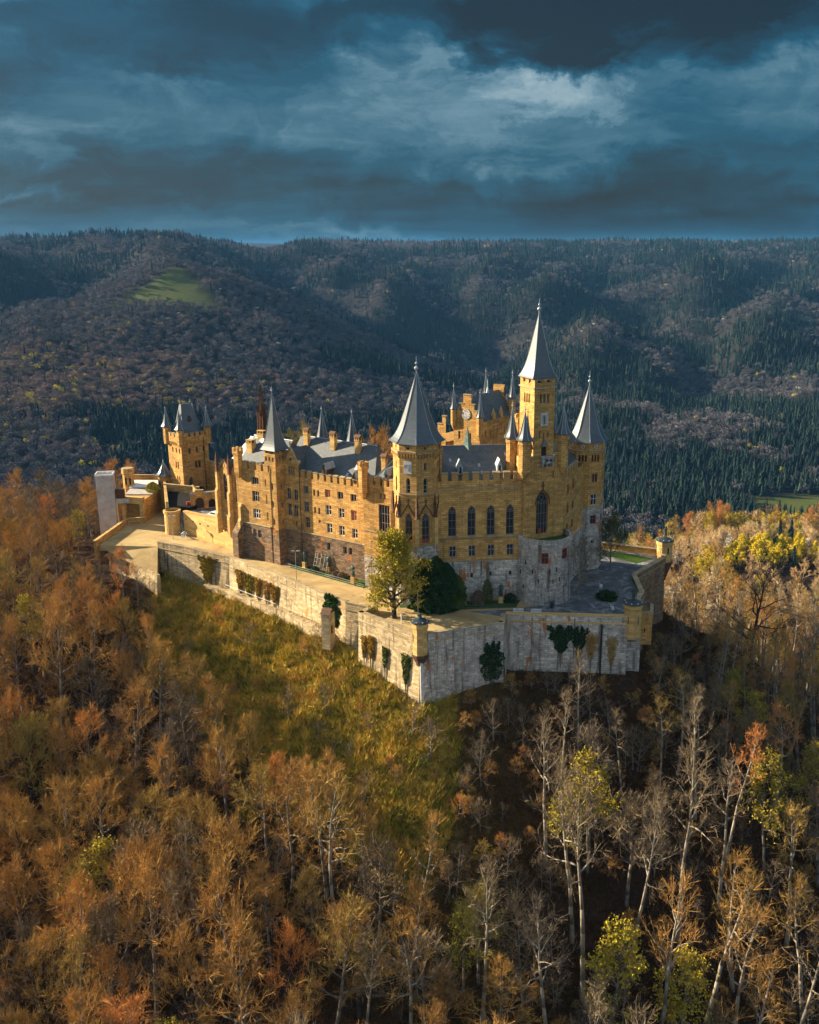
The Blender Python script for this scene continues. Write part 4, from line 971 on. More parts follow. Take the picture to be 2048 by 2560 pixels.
t = thing('castle_tower', (16, 162, 25), 'tallest tower, square with pale carved eagle plaque and slender spire, above the castle block', 'tower')
TL = off(BK, E4, 1.6, 0.02); KW, KL = 4.0, 4.7
wall(t, TL, E4, rectw(0, KW, 20.0, 38.6), [('arch', 1.3, 34.4, 0.42, 1.6), ('arch', 2.0, 34.4, 0.42, 1.6), ('arch', 2.7, 34.4, 0.42, 1.6), ('rect', 1.0, 37.75, 0.75, 0.6), ('rect', 2.8, 37.75, 0.75, 0.6), ('rect', 1.2, 28.6, 0.25, 1.2), ('rect', 2.0, 28.2, 0.25, 1.2), ('rect', 2.8, 28.6, 0.25, 0.9)], M_stone)
o_ = off(TL, E4, 0, -KL)
wall(t, o_, (-N4[0], -N4[1]), rectw(0, KL, 20.0, 38.6), [('arch', 1.6, 34.4, 0.5, 1.6), ('arch', 2.3, 34.4, 0.5, 1.6), ('arch', 3.0, 34.4, 0.5, 1.6), ('arch', 2.4, 29.9, 0.6, 1.8), ('rect', 1.3, 37.75, 0.7, 0.6), ('rect', 3.1, 37.75, 0.7, 0.6)], M_stone)
wall(t, off(TL, E4, KW, 0), N4, rectw(0, KL, 20.0, 38.6), [], M_stone); wall(t, off(TL, E4, KW, -KL), (-E4[0], -E4[1]), rectw(0, KW, 20, 38.6), [], M_stone)
mb = MB(); mb.obox(TL, E4, -0.18, KW + 0.18, -KL - 0.18, 0.18, 36.9, 37.15); part(mb, 'string_course', M_coping, t)
mb = MB(); mb.obox(TL, E4, 1.3, 2.75, 0, 0.08, 30.6, 32.8); pl = part(mb, 'eagle_plaque', M_plaster, t)
mb = MB(); PQ = lambda u, z: (*off(TL, E4, 2.02 + u, 0.11), z)
for s_ in (-1, 1):   # spread wings, legs and head in relief
    for p, q in (((0.05, 31.9), (0.6, 32.5)), ((0.1, 31.8), (0.62, 31.9)), ((0.1, 31.7), (0.6, 31.4)), ((0.08, 31.5), (0.5, 30.95)), ((0.03, 31.3), (0.2, 30.75)), ((0.0, 31.95), (0.14, 32.45))):
        mb.tube(PQ(s_ * p[0], p[1]), PQ(s_ * q[0], q[1]), 0.06, 0.03, 4)
mb.tube(PQ(0, 30.9), PQ(0, 32.2), 0.1, 0.1, 5); mb.ball(PQ(0, 32.3), 0.1, 6)
sub(mb, 'eagle_relief', M_framedark, pl)
mb = MB(); mb.obox(TL, E4, 1.6, 2.5, -0.02, 0.06, 25.5, 27.2); nc = part(mb, 'niche', M_rubber, t)  # black slab on the wall stands in for a shaded recess
mb = MB(); P4 = lambda u, w, z: (*off(TL, E4, u, w), z); mb.add([P4(1.35, 0.55, 27.1), P4(2.75, 0.55, 27.1), P4(2.05, 0.4, 28.3), P4(1.35, 0, 27.1), P4(2.75, 0, 27.1), P4(2.05, 0, 28.4)], [(0, 1, 2), (0, 2, 5, 3), (1, 4, 5, 2), (0, 3, 4, 1)]); sub(mb, 'canopy', M_framedark, nc)
cT = off(TL, E4, KW / 2, -KL / 2); ANG4 = math.atan2(E4[1], E4[0])
spire(t, cT, 3.05, 38.6, 49.3, 4, R(45), ang=ANG4, flare=1.13)
finial(t, cT, 48.9, 2.6, 0.11)

# ---- round bastion under the great window
t = thing('round_bastion', (16.1, 160.2, 0), 'pale round stone bastion with mossy top in front of the castle block', 'bastion')
RBc = (16.1, 160.2); mb = MB(); k = 26; RBr = 4.75
arc = [(RBc[0] + RBr * math.cos(R(180 + 225 * i / k - 8)), RBc[1] + RBr * math.sin(R(180 + 225 * i / k - 8))) for i in range(k + 1)]
for i in range(k):
    a, b_ = arc[i], arc[i + 1]
    fa, fb = ((a[0] - RBc[0]) * 1.03 + RBc[0], (a[1] - RBc[1]) * 1.03 + RBc[1]), ((b_[0] - RBc[0]) * 1.03 + RBc[0], (b_[1] - RBc[1]) * 1.03 + RBc[1])
    mb.quad((*fa, -0.8), (*fb, -0.8), (*b_, 11.0), (*a, 11.0))
part(mb, 'wall', M_pale, t)
mb = MB()
for i in range(k):
    a, b_ = arc[i], arc[i + 1]; s = lambda p, f: (RBc[0] + (p[0] - RBc[0]) * f, RBc[1] + (p[1] - RBc[1]) * f)
    o0, o1, i0, i1 = s(a, 1.04), s(b_, 1.04), s(a, 0.93), s(b_, 0.93)
    mb.quad((*o0, 10.9), (*o1, 10.9), (*o1, 11.6), (*o0, 11.6)); mb.quad((*o0, 11.6), (*o1, 11.6), (*i1, 11.65), (*i0, 11.65)); mb.quad((*i0, 11.65), (*i1, 11.65), (*i1, 10.5), (*i0, 10.5)); mb.quad((*o1, 10.9), (*o0, 10.9), (*a, 10.8), (*b_, 10.8))
part(mb, 'parapet', M_pale, t)
mb = MB(); mb.add([(*s(p, 0.95), 10.7) for p in arc], [tuple(range(k + 1))]); part(mb, 'mossy_top', M_lawn, t)
for ang, z, w, h_, fm in ((-93, 7.6, 1.25, 1.9, M_redpaint), (-48, 8.2, 1.15, 1.8, M_redpaint), (-92, 3.3, 0.4, 0.7, M_white), (-128, 3.8, 0.3, 0.9, M_white), (-52, 3.4, 0.35, 0.9, M_white)):
    q = (RBc[0] + RBr * 1.02 * math.cos(R(ang)), RBc[1] + RBr * 1.02 * math.sin(R(ang))); d = (-math.sin(R(ang)), math.cos(R(ang)))
    me, mp = window_meshes('rect', w, h_, 2 if w > 1 else 1, 1 if w > 1 else 0, fm, M_glass)
    M_ = Matrix.Translation((q[0] + 0.04 * math.cos(R(ang)), q[1] + 0.04 * math.sin(R(ang)), z)) @ Matrix(((d[0], -d[1], 0, 0), (d[1], d[0], 0, 0), (0, 0, 1, 0), (0, 0, 0, 1)))
    wn = bpy.data.objects.new('window', me); COL.objects.link(wn); wn.parent = t; wn.matrix_parent_inverse = Matrix.Translation(-Vector(t['_base'])); wn.matrix_basis = M_
    pn = bpy.data.objects.new('pane', mp); COL.objects.link(pn); pn.parent = wn
mb = MB()
for ang, z in ((-150, 5), (-135, 7), (-118, 5.5), (-105, 4.0), (-75, 3.9), (-68, 6), (-60, 4.2), (-40, 3.0), (-140, 2.6), (-82, 5.8)):
    q = (RBc[0] + RBr * 1.02 * math.cos(R(ang)), RBc[1] + RBr * 1.02 * math.sin(R(ang))); mb.obox(q, (-math.sin(R(ang)), math.cos(R(ang))), -0.09, 0.09, -0.1, 0.03, z, z + 0.8)
part(mb, 'loopholes', M_rubber, t)  # black boxes stand in for the dark of the slits

# ---- receding east front
F5 = off(BK, E4, 8.0, -0.02); D5 = edge((0, 0), (0.382, 0.924))[0]
t = thing('castle_wing', (22, 168, 0), 'narrow receding castle wing with paired windows between tallest block and right tower', 'castle wing')
ops = [('rect', u, z, 1.3, h_, 2, 1, M_redpaint) for u in (3.0, 6.4) for z, h_ in ((17.7, 1.6), (13.9, 1.7), (10.4, 1.6))]
wall(t, F5, D5, rectw(0, 14, 8.9, 21.0), ops, M_stone)
wall(t, off(F5, D5, 0, 0.12), D5, rectw(0, 14, -0.8, 8.9), [], M_pale, 'basement_wall')
string_course(t, F5, D5, 0, 9.5, 13.2, 0.2, 0.16)
merlons(t, F5, D5, 9.0, 21.0, 1.1, 0.9, 0.6, u0=0.1)
roof_gable(t, F5, D5, 13, -0.6, -7, 20.8, 24.5)

# ---- right octagonal tower
T5 = (25.5, 177.5); R5 = 3.4
t = thing('castle_tower', (25.5, 177.5, 0), 'octagonal tower with white roundels under its spire, at the right end of the castle', 'tower')
V5 = ngon(T5, R5, 8, R(-90)); L5 = 2 * R5 * math.sin(R(22.5)); Lh = L5 / 2
sp = {}
for i in (6, 7, 0, 1):
    sp[i] = [('arch', Lh - 0.62, 21.1, 0.42, 1.35, 1, 0, M_redpaint), ('arch', Lh, 21.1, 0.42, 1.35, 1, 0, M_redpaint), ('arch', Lh + 0.62, 21.1, 0.42, 1.35, 1, 0, M_redpaint)]
for i in (0, 1): sp[i] += [('arch', Lh - 0.3, 17.2, 0.5, 1.7, 1, 0, M_redpaint), ('arch', Lh + 0.3, 17.2, 0.5, 1.7, 1, 0, M_redpaint), ('rect', Lh, 12.7, 1.3, 2.2, 2, 1, M_white)]
sp[7] += [('rect', Lh, 12.9, 0.2, 1.6)]
octagon_faces(t, V5, sp, 12.4, 24.8, M_stone)
octagon_faces(t, ngon(T5, R5 + 0.1, 8, R(-90)), {0: [('rect', Lh, 9.1, 1.25, 1.7, 2, 1, M_redpaint), ('rect', Lh, 5.2, 0.6, 0.7)], 1: [('rect', Lh, 9.1, 1.25, 1.7, 2, 1, M_redpaint), ('rect', Lh, 4.8, 0.25, 1.0)]}, -1, 12.4, M_pale, 'basement_wall')
for i in range(8):
    a, b_ = V5[i], V5[(i + 1) % 8]; d, L = edge(a, b_)
    if i in (6, 7, 0, 1, 2):
        string_course(t, a, d, -0.05, L + 0.05, 12.3, 0.25, 0.2); string_course(t, a, d, -0.05, L + 0.05, 23.1, 0.2, 0.2)
        rd = face_disc(t, a, d, L / 2, 24.0, 0.36, M_plaster, 0.06, 'roundel')
        mb = MB(); PP = lambda uu, ww, zz: (*off(a, d, uu, ww), zz)
        mb.quad(PP(L / 2 - 0.22, 0.09, 24.0), PP(L / 2, 0.09, 24.0), PP(L / 2, 0.09, 24.24), PP(L / 2 - 0.22, 0.09, 24.24)); mb.quad(PP(L / 2, 0.09, 23.76), PP(L / 2 + 0.22, 0.09, 23.76), PP(L / 2 + 0.22, 0.09, 24.0), PP(L / 2, 0.09, 24.0))
        sub(mb, 'black_quarters', M_rubber, rd)
spire(t, T5, 3.65, 24.8, 35.0, 8, R(-90), flare=1.09)
finial(t, T5, 34.7, 3.0, 0.1)

# ---- thin spires behind the long roof
for x, y, rr, lab in ((-26.8, 195.5, 1.5, 'left one of two thin dark spires behind the long slate roof'), (-20.2, 191.5, 1.5, 'right one of two thin dark spires behind the long slate roof')):
    t = thing('stair_turret', (x, y, 4), lab, 'turret', 'thin spires behind the long roof')
    mb = MB(); mb.lathe((x, y), [(rr, 4), (rr, 20.5)], 8, R(22.5)); part(mb, 'wall', M_stone, t)
    spire(t, (x, y), rr * 1.15, 20.5, 27.6, 8, R(22.5), mat=M_slate); finial(t, (x, y), 27.2, 1.2, 0.06)

# ---- square gate tower on the left
G1 = (-61.5, 214.0); GR = edge((0, 0), (0.70, 0.715))[0]; GL = (-GR[1], GR[0])
t = thing('castle_tower', (-61.5, 219, 2), 'square gate tower with merlons, four corner turrets and hipped slate roof, left end of castle', 'tower')
wall(t, G1, GR, rectw(0, 7.0, 2, 17.8), [('arch', 2.1, 13.9, 0.65, 1.4, 1, 0, M_framedark), ('arch', 4.0, 13.9, 0.65, 1.4, 1, 0, M_framedark), ('arch', 5.8, 13.9, 0.65, 1.4, 1, 0, M_framedark), ('arch', 3.6, 10.3, 0.7, 1.8, 1, 0, M_framedark), ('arch', 4.4, 10.3, 0.7, 1.8, 1, 0, M_framedark), ('rect', 1.5, 11.7, 0.2, 0.4), ('gothic', 1.9, 6.0, 1.0, 2.6, 1, 3, M_framedark), ('arch', 4.3, 3.4, 2.2, 2.4, 1, 0, M_framedark, M_rubber)], M_stone, depth=0.5)
o_ = off(G1, GR, 0, -5.9)
wall(t, o_, (-GL[0], -GL[1]), rectw(0, 5.9, 2, 17.8), [('arch', 2.1, 14.1, 0.55, 1.25, 1, 0, M_framedark), ('arch', 3.6, 14.1, 0.55, 1.25, 1, 0, M_framedark), ('arch', 5.0, 14.1, 0.5, 1.2, 1, 0, M_framedark), ('arch', 3.1, 10.4, 0.55, 1.7, 1, 0, M_framedark), ('arch', 4.0, 10.4, 0.55, 1.7, 1, 0, M_framedark), ('arch', 3.3, 7.0, 0.55, 1.7, 1, 0, M_framedark), ('arch', 4.2, 7.0, 0.55, 1.7, 1, 0, M_framedark)], M_stone)
wall(t, off(G1, GR, 7.0, 0), GL, rectw(0, 5.9, 2, 17.8), [], M_stone); wall(t, off(G1, GR, 7.0, -5.9), (-GR[0], -GR[1]), rectw(0, 7, 2, 17.8), [], M_stone)
corbels(t, G1, GR, 7.0, 16.1, 8, 0.3, 0.7); corbels(t, o_, (-GL[0], -GL[1]), 5.9, 16.1, 7, 0.3, 0.7)
mb = MB(); mb.obox(G1, GR, -0.3, 7.3, -6.2, 0.3, 16.8, 17.8); part(mb, 'parapet', M_stone, t)
merlons(t, off(G1, GR, 0, 0.3), GR, 5.0, 17.8, 0.7, 0.9, 0.5, 0.35, u0=1.0); merlons(t, off(o_, (-GL[0], -GL[1]), 0, 0.3), (-GL[0], -GL[1]), 4.2, 17.8, 0.7, 0.9, 0.5, 0.35, u0=0.9)
for f, s_, lowz in ((0, 0, 15.8), (7, 0, 15.8), (0, 5.9, 15.8), (7, 5.9, 15.8)):
    c = off(G1, GR, f, -s_)
    mb = MB(); mb.lathe(c, [(0.75, lowz), (0.85, 16.4), (0.85, 19.4), (1.0, 19.6), (1.0, 19.8)], 6, R(20)); part(mb, 'turret', M_stone, t)
    spire(t, c, 1.12, 19.8, 23.9, 6, R(20), name='turret_spire', flare=1.2); finial(t, c, 23.7, 0.9, 0.05)
mb = MB(); P = lambda f, s_, z: (*off(G1, GR, f, -s_), z)
mb.prism([P(0.9, 0.9, 0)[:2], P(6.1, 0.9, 0)[:2], P(6.1, 5.0, 0)[:2], P(0.9, 5.0, 0)[:2]], 17.0, 18.3)
base = [P(0.7, 0.7, 18.3), P(6.3, 0.7, 18.3), P(6.3, 5.2, 18.3), P(0.7, 5.2, 18.3)]; mid = [P(1.5, 1.5, 20.6), P(5.5, 1.5, 20.6), P(5.5, 4.4, 20.6), P(1.5, 4.4, 20.6)]; top_ = [P(2.2, 2.6, 25.0), P(4.8, 2.6, 25.0), P(4.8, 3.3, 25.0), P(2.2, 3.3, 25.0)]
for lo, hi in ((base, mid), (mid, top_)):
    for i in range(4): mb.quad(lo[i], lo[(i + 1) % 4], hi[(i + 1) % 4], hi[i])
mb.quad(*top_)
part(mb, 'roof', M_spire, t)
for f in (2.2, 4.8): finial(t, off(G1, GR, f, -2.95), 24.9, 1.4, 0.05)
dormer(t, off(G1, GR, 0, -1.6), GR, 3.5, 0.9, 20.4, 1.9, 1.2, wmat=M_wood, mat=M_slate)
mb = MB(); q = off(G1, GR, 5.6, 0.35); mb.tube((*q, 3), (*q, 17.5), 0.08, 0.08, 6); part(mb, 'downpipe', M_rubber, t)

# ---- gate house
t = thing('gatehouse', (-70, 214, 0), 'lit gatehouse with round arch over the road and flat terrace on top', 'gatehouse')
gA, gB = (-72.9, 219.6), (-67.2, 220.4)
gd, gLn = edge(gA, gB)
ol = [(0, -0.5), (gLn * 0.30, -0.5)] ; cu = gLn * 0.60; rw = 1.75
arch = [(cu + rw * math.cos(math.pi - math.pi * i / 10), 1.9 + 1.5 * math.sin(math.pi * i / 10)) for i in range(11)]
ol += [(cu - rw, -0.5)] + arch + [(cu + rw, -0.5), (gLn + 1.0, -0.5), (gLn + 1.0, 4.9), (0, 4.9)]
ol = [p for i, p in enumerate(ol) if i != 1]
wall(t, gA, gd, ol, [], M_stone)
mb = MB(); PP = lambda u, w, z: (*off(gA, gd, u, w), z)
full = [(cu - rw, -0.5)] + arch + [(cu + rw, -0.5)]
for i in range(len(full) - 1):
    a, b_ = full[i], full[i + 1]; mb.quad(PP(a[0], 0, a[1]), PP(a[0], -3.0, a[1]), PP(b_[0], -3.0, b_[1]), PP(b_[0], 0, b_[1]))
    s_ = 1.16; c0 = (cu + (a[0] - cu) * s_, (a[1] - 1.9) * s_ + 1.9 if a[1] > 0 else a[1]); c1 = (cu + (b_[0] - cu) * s_, (b_[1] - 1.9) * s_ + 1.9 if b_[1] > 0 else b_[1])
    mb.quad(PP(a[0], 0.08, a[1]), PP(b_[0], 0.08, b_[1]), PP(c1[0], 0.08, c1[1]), PP(c0[0], 0.08, c0[1]))
part(mb, 'arch', M_stone_light, t)
mb = MB(); mb.obox(gA, gd, 0, gLn + 1, -3.0, -0.35, 4.4, 4.7); part(mb, 'terrace_slab', M_concrete, t)
mb = MB(); mb.obox(gA, gd, cu - 1.2, cu + 1.6, -0.35, 0.12, 4.9, 5.4); mb.obox(gA, gd, -0.1, gLn + 1, -0.35, 0.12, 4.9, 5.05); part(mb, 'parapet', M_stone_light, t)
# left bastion body of the gate with recessed panel
q0 = (-73.9, 208.6); q1 = (-69.0, 207.6); bd_, bl = edge(q0, q1)
wall(t, q0, bd_, [(0, -3), (bl, -3), (bl, 5.6), (0, 5.6)], [], M_stone)
mb = MB(); mb.prism([q0, q1, (-68.0, 220), (-74.6, 220)], -3, 5.0); part(mb, 'bastion_body', M_stone, t)
for u0, u1 in ((-0.1, 0.75), (bl - 0.75, bl + 0.1)):
    mb = MB(); mb.obox(q0, bd_, u0, u1, 0, 0.7, -3, 5.6); part(mb, 'pilaster', M_stone_light, t)
mb = MB(); mb.obox(q0, bd_, -0.1, bl + 0.1, -0.3, 0.8, 4.2, 5.7); part(mb, 'parapet', M_stone_light, t)
mb = MB(); q = [(-74.6, 212), (-68.5, 212), (-67.5, 221), (-75.4, 221)]; mb.prism(q, 5.05, 5.25); part(mb, 'terrace_slab', M_concrete, t)
t = thing('gate_turret', (-75.6, 219, 0), 'small flat octagonal lookout turret at the left corner of the gate', 'turret')
mb = MB(); c = (-75.9, 219.0); mb.lathe(c, [(1.25, -4), (1.25, 8.2), (1.45, 8.5), (1.45, 9.6)], 8, R(22.5)); part(mb, 'wall', M_stone, t)
mb = MB(); mb.lathe(c, [(1.2, 9.6), (1.45, 9.62), (1.45, 9.75), (1.1, 9.8)], 8, R(22.5)); part(mb, 'coping', M_coping, t)
mb = MB()
for a in (-100, -55): mb.obox((c[0] + 1.18 * math.cos(R(a)), c[1] + 1.18 * math.sin(R(a))), (-math.sin(R(a)), math.cos(R(a))), -0.22, 0.22, -0.02, 0.06, 6.0, 7.6)
part(mb, 'window', M_rubber, t)
t = thing('gate_turret', (-66.8, 217.3, 0), 'small round turret with flared slate cone between the gate and the square tower', 'turret')
mb = MB(); c = (-67.3, 218.5); mb.lathe(c, [(1.5, 0), (1.5, 8.0), (1.6, 8.3)], 12, 0); part(mb, 'wall', M_stone, t)
spire(t, c, 1.75, 8.3, 11.4, 8, R(22.5), flare=1.25); finial(t, c, 11.2, 0.9, 0.05)
mb = MB()
for a in (-120, -85, -50): mb.obox((c[0] + 1.48 * math.cos(R(a)), c[1] + 1.48 * math.sin(R(a))), (-math.sin(R(a)), math.cos(R(a))), -0.2, 0.2, -0.02, 0.06, 5.6, 7.0)
part(mb, 'window', M_rubber, t)
# awning on the gate terrace
t = thing('white_awning', (-71, 220, 5), 'long white awning on the flat terrace above the gate', 'awning')
mb = MB(); P = lambda x, y, z: (x, y, z)
mb.quad((-75.3, 217.2, 5.5), (-67.9, 217.2, 5.5), (-67.6, 221.6, 6.2), (-75.4, 221.9, 6.2)); mb.quad((-75.4, 221.9, 6.1), (-67.6, 221.6, 6.1), (-67.9, 217.2, 5.4), (-75.3, 217.2, 5.4))
part(mb, 'canopy', M_white, t)
for x in (-75.2, -73.3, -71.4, -69.6, -68.0):
    mb = MB(); mb.tube((x, 217.3, 5.2), (x, 217.3, 5.55), 0.05, 0.05, 5); mb.tube((x, 221.6, 5.2), (x, 221.6, 6.2), 0.05, 0.05, 5); part(mb, 'post', M_metal, t)
t = thing('terrace_wall', (-72.5, 224, 0), 'brown brick parapet wall running behind the gate terrace between two small turrets', 'wall')
mb = MB(); mb.obox((-76.5, 223.4), (1, 0), 0, 8.6, -0.5, 0, -4, 6.9); part(mb, 'wall', M_stone, t)
mb = MB(); mb.obox((-76.5, 223.4), (1, 0), 0, 8.6, -0.6, 0.1, 6.9, 7.05); part(mb, 'coping', M_coping, t)

# concrete lift shaft with bridge
t = thing('lift_shaft', (-77, 206, -6), 'bare grey concrete lift shaft standing outside the wall left of the gate', 'lift shaft')
SO = (-78.2, 204.6); SD = edge((0, 0), (0.985, 0.17))[0]
for i in range(6):
    mb = MB(); mb.obox(SO, SD, 0, 3.7, -2.6, 0, -12 + 4 * i * 0.965, -12 + 4 * (i + 1) * 0.965 - 0.02); part(mb, 'concrete_panel', M_concrete, t)
mb = MB(); mb.obox(SO, SD, -0.06, 3.76, -2.66, -2.4, 11.14, 11.7); mb.obox(SO, SD, -0.06, 3.76, -0.2, 0.06, 11.14, 11.45); mb.obox(SO, SD, -0.06, 0.15, -2.4, -0.2, 11.14, 11.6); mb.obox(SO, SD, 3.55, 3.76, -2.4, -0.2, 11.14, 11.6); part(mb, 'rim', M_white, t)
mb = MB(); mb.obox(SO, SD, 3.7, 6.6, -2.2, -0.8, 4.6, 4.8); mb.obox(SO, SD, 3.7, 6.6, -0.85, -0.8, 4.8, 5.7); part(mb, 'bridge', M_metal, t)
mb = MB(); mb.obox(SO, SD, 3.7, 5.6, -2.5, -1.0, 4.8, 7.6); part(mb, 'lift_lobby', M_wood, t)

# ---- wall and round turret beside the ramp
t = thing('round_turret', (-60.2, 198.6, 0), 'open round stone turret at the bend of the road', 'turret')
mb = MB(); c = (-60.2, 198.9); mb.lathe(c, [(1.72, -0.5), (1.66, 4.6)], 20, 0, cap=False); mb.lathe(c, [(1.85, 4.55), (1.85, 5.15)], 20, 0, cap=False); mb.lathe(c, [(1.4, 5.15), (1.4, 3.8)], 20, 0, cap=False)
for i in range(20):
    a0, a1 = 2 * math.pi * i / 20, 2 * math.pi * (i + 1) / 20
    mb.quad(*[(c[0] + r * math.cos(a), c[1] + r * math.sin(a), 5.15) for r, a in ((1.85, a0), (1.85, a1), (1.4, a1), (1.4, a0))])
mb.add([(c[0] + 1.4 * math.cos(2 * math.pi * i / 20), c[1] + 1.4 * math.sin(2 * math.pi * i / 20), 3.9) for i in range(20)], [tuple(range(20))])
part(mb, 'wall', M_stone_light, t)
t = thing('ramp_wall', (-64, 208, 0), 'sloping lit wall climbing from the round turret to the gate arch', 'wall')
mb = MB(); pa, pb = (-68.1, 219.8), (-61.6, 199.6); d, L = edge(pa, pb)
P = lambda u, w, z: (*off(pa, d, u, w), z)
mb.add([P(0, 0, -0.5), P(L, 0, -0.5), P(L, 0, 5.3), P(L * 0.45, 0, 6.2), P(0, 0, 7.4), P(0, -0.6, -0.5), P(L, -0.6, -0.5), P(L, -0.6, 5.3), P(L * 0.45, -0.6, 6.2), P(0, -0.6, 7.4)], [(0, 1, 2, 3, 4), (2, 7, 8, 3), (3, 8, 9, 4), (5, 9, 8, 7, 6)])
part(mb, 'wall', M_stone_light, t)
# terraced bed wall between ramp and courtyard, brick parapet in front of square tower
t = thing('garden_wall', (-60, 207, 4), 'brown wall and planted bed between ramp and courtyard, below the square gate tower', 'wall')
mb = MB(); mb.prism([(-66.4, 214.5), (-60.5, 199.5), (-56.0, 203.4), (-57.5, 211.5)], 0, [5.3, 4.6, 4.8, 5.6]); part(mb, 'planted_bed', M_ground, t)
a, b_ = (-66.6, 214.8), (-57.6, 211.6); d, L = edge(a, b_); mb = MB(); mb.obox(a, d, 0, L, -0.5, 0, 2, 6.9); part(mb, 'wall', M_stone, t)
mb = MB(); mb.obox(a, d, -0.05, L + 0.05, -0.6, 0.1, 6.9, 7.05); part(mb, 'coping', M_coping, t)
t = thing('arcade', (-54, 203.5, 4), 'low brown arcade with two dark arched doors at the back of the courtyard', 'arcade')
a, b_ = (-57.3, 203.4), (-50.4, 205.4); d, L = edge(a, b_)
wall(t, a, d, [(0, 4), (L, 4), (L, 7.6), (4.6, 7.6), (4.6, 7.2), (2.9, 7.2), (2.9, 8.1), (1.0, 8.1), (1.0, 7.4), (0, 7.4)], [('arch', 1.9, 4.05, 1.9, 2.5, 1, 0, M_framedark, M_wood), ('arch', 4.6, 4.05, 1.7, 2.0, 1, 0, M_framedark, M_rubber)], M_stone, depth=0.6)
mb = MB(); mb.obox(a, d, 0, L, -3, -0.7, 4, 7.2); part(mb, 'arcade_roof', M_slate, t)
mb = MB(); mb.obox(a, d, 1.0, 2.9, -0.6, 0.08, 8.1, 8.25); mb.obox(a, d, 3.4, L, -0.6, 0.08, 7.6, 7.72); part(mb, 'coping', M_coping, t)
t = thing('courtyard_gate', (-48, 202, 4), 'small lit stepped gateway between the arcade and the chapel', 'gateway')
a, b_ = (-50.2, 204.9), (-46.0, 201.5); d, L = edge(a, b_)
wall(t, a, d, [(0, 4), (L, 4), (L, 8.8), (3.5, 8.8), (3.5, 8.4), (2.6, 8.4), (2.6, 8.9), (1.5, 8.9), (1.5, 8.3), (0, 8.3)], [('arch', 2.0, 4.05, 1.4, 3.0, 1, 0, M_framedark, M_rubber)], M_stone, depth=0.6)
t = thing('yard_wall', (-50, 212, 4), 'high brown wall closing the courtyard right of the square gate tower', 'wall')
a, b_ = off(G1, GR, 7.0, -1), (-44, 208); d, L = edge(a, b_); mb = MB(); mb.obox(a, d, 0, L, -0.6, 0, 2, 11.2); part(mb, 'wall', M_stone, t)
mb = MB(); mb.obox(a, d, 0, L, -0.7, 0.1, 11.2, 11.4); part(mb, 'coping', M_coping, t)
# stair parapet down from the square tower door
t = thing('stair_parapet', (-57.6, 211, 5), 'curving lit parapet of the stair below the square tower door', 'parapet')
pts = [(-59.3, 212.4, 7.4), (-57.8, 210.4, 6.6), (-56.4, 208.9, 5.9), (-54.6, 207.9, 5.3), (-52.4, 207.2, 5.0)]
mb = MB()
for p, q in zip(pts, pts[1:]):
    d, L = edge(p, q); x = (p[0], p[1])
    P = lambda u, w, z: (*off(x, d, u, w), z)
    mb.add([P(0, 0, 3.5), P(L, 0, 3.5), P(L, 0, q[2]), P(0, 0, p[2]), P(0, -0.35, 3.5), P(L, -0.35, 3.5), P(L, -0.35, q[2]), P(0, -0.35, p[2])], [(0, 1, 2, 3), (3, 2, 6, 7), (5, 4, 7, 6)])
part(mb, 'wall', M_stone_light, t)

# ---- wall with loopholes along the courtyard
t = thing('loophole_wall', (-50, 192, 0), 'smooth lit wall with a row of small loopholes and one blind door, left of the castle wing', 'wall')
W0, W1 = (-57.6, 198.2), (-42.0, 184.35); wd_, wL = edge(W0, W1)
holes = [('rect', 0.9, 3.2, 0.75, 0.35), ('rect', 3.5, 3.2, 0.75, 0.35), ('rect', 6.1, 3.15, 0.75, 0.35), ('rect', 9.0, 3.25, 0.8, 0.35), ('rect', 12.0, 3.3, 0.8, 0.35), ('rect', 15.1, 3.4, 0.8, 0.35), ('rect', 18.0, 3.1, 0.75, 1.8, 1, 0, M_stone_light, M_rooftile)]
wall(t, W0, wd_, [(0, -0.5), (wL, -0.5), (wL, 5.7), (wL * 0.6, 5.75), (0, 4.95)], holes, M_stone_light)
mb = MB(); P = lambda u, w, z: (*off(W0, wd_, u, w), z)
for u0, z0, u1, z1 in ((0, 4.95, wL * 0.6, 5.75), (wL * 0.6, 5.75, wL, 5.7)):
    mb.add([P(u0, 0.12, z0), P(u1, 0.12, z1), P(u1, 0.12, z1 + 0.18), P(u0, 0.12, z0 + 0.18), P(u0, -0.75, z0 + 0.18), P(u1, -0.75, z1 + 0.18), P(u0, -0.75, z0 - 1.5), P(u1, -0.75, z1 - 1.5)], [(0, 1, 2, 3), (3, 2, 5, 4), (4, 5, 7, 6)])
part(mb, 'coping', M_stone_light, t)

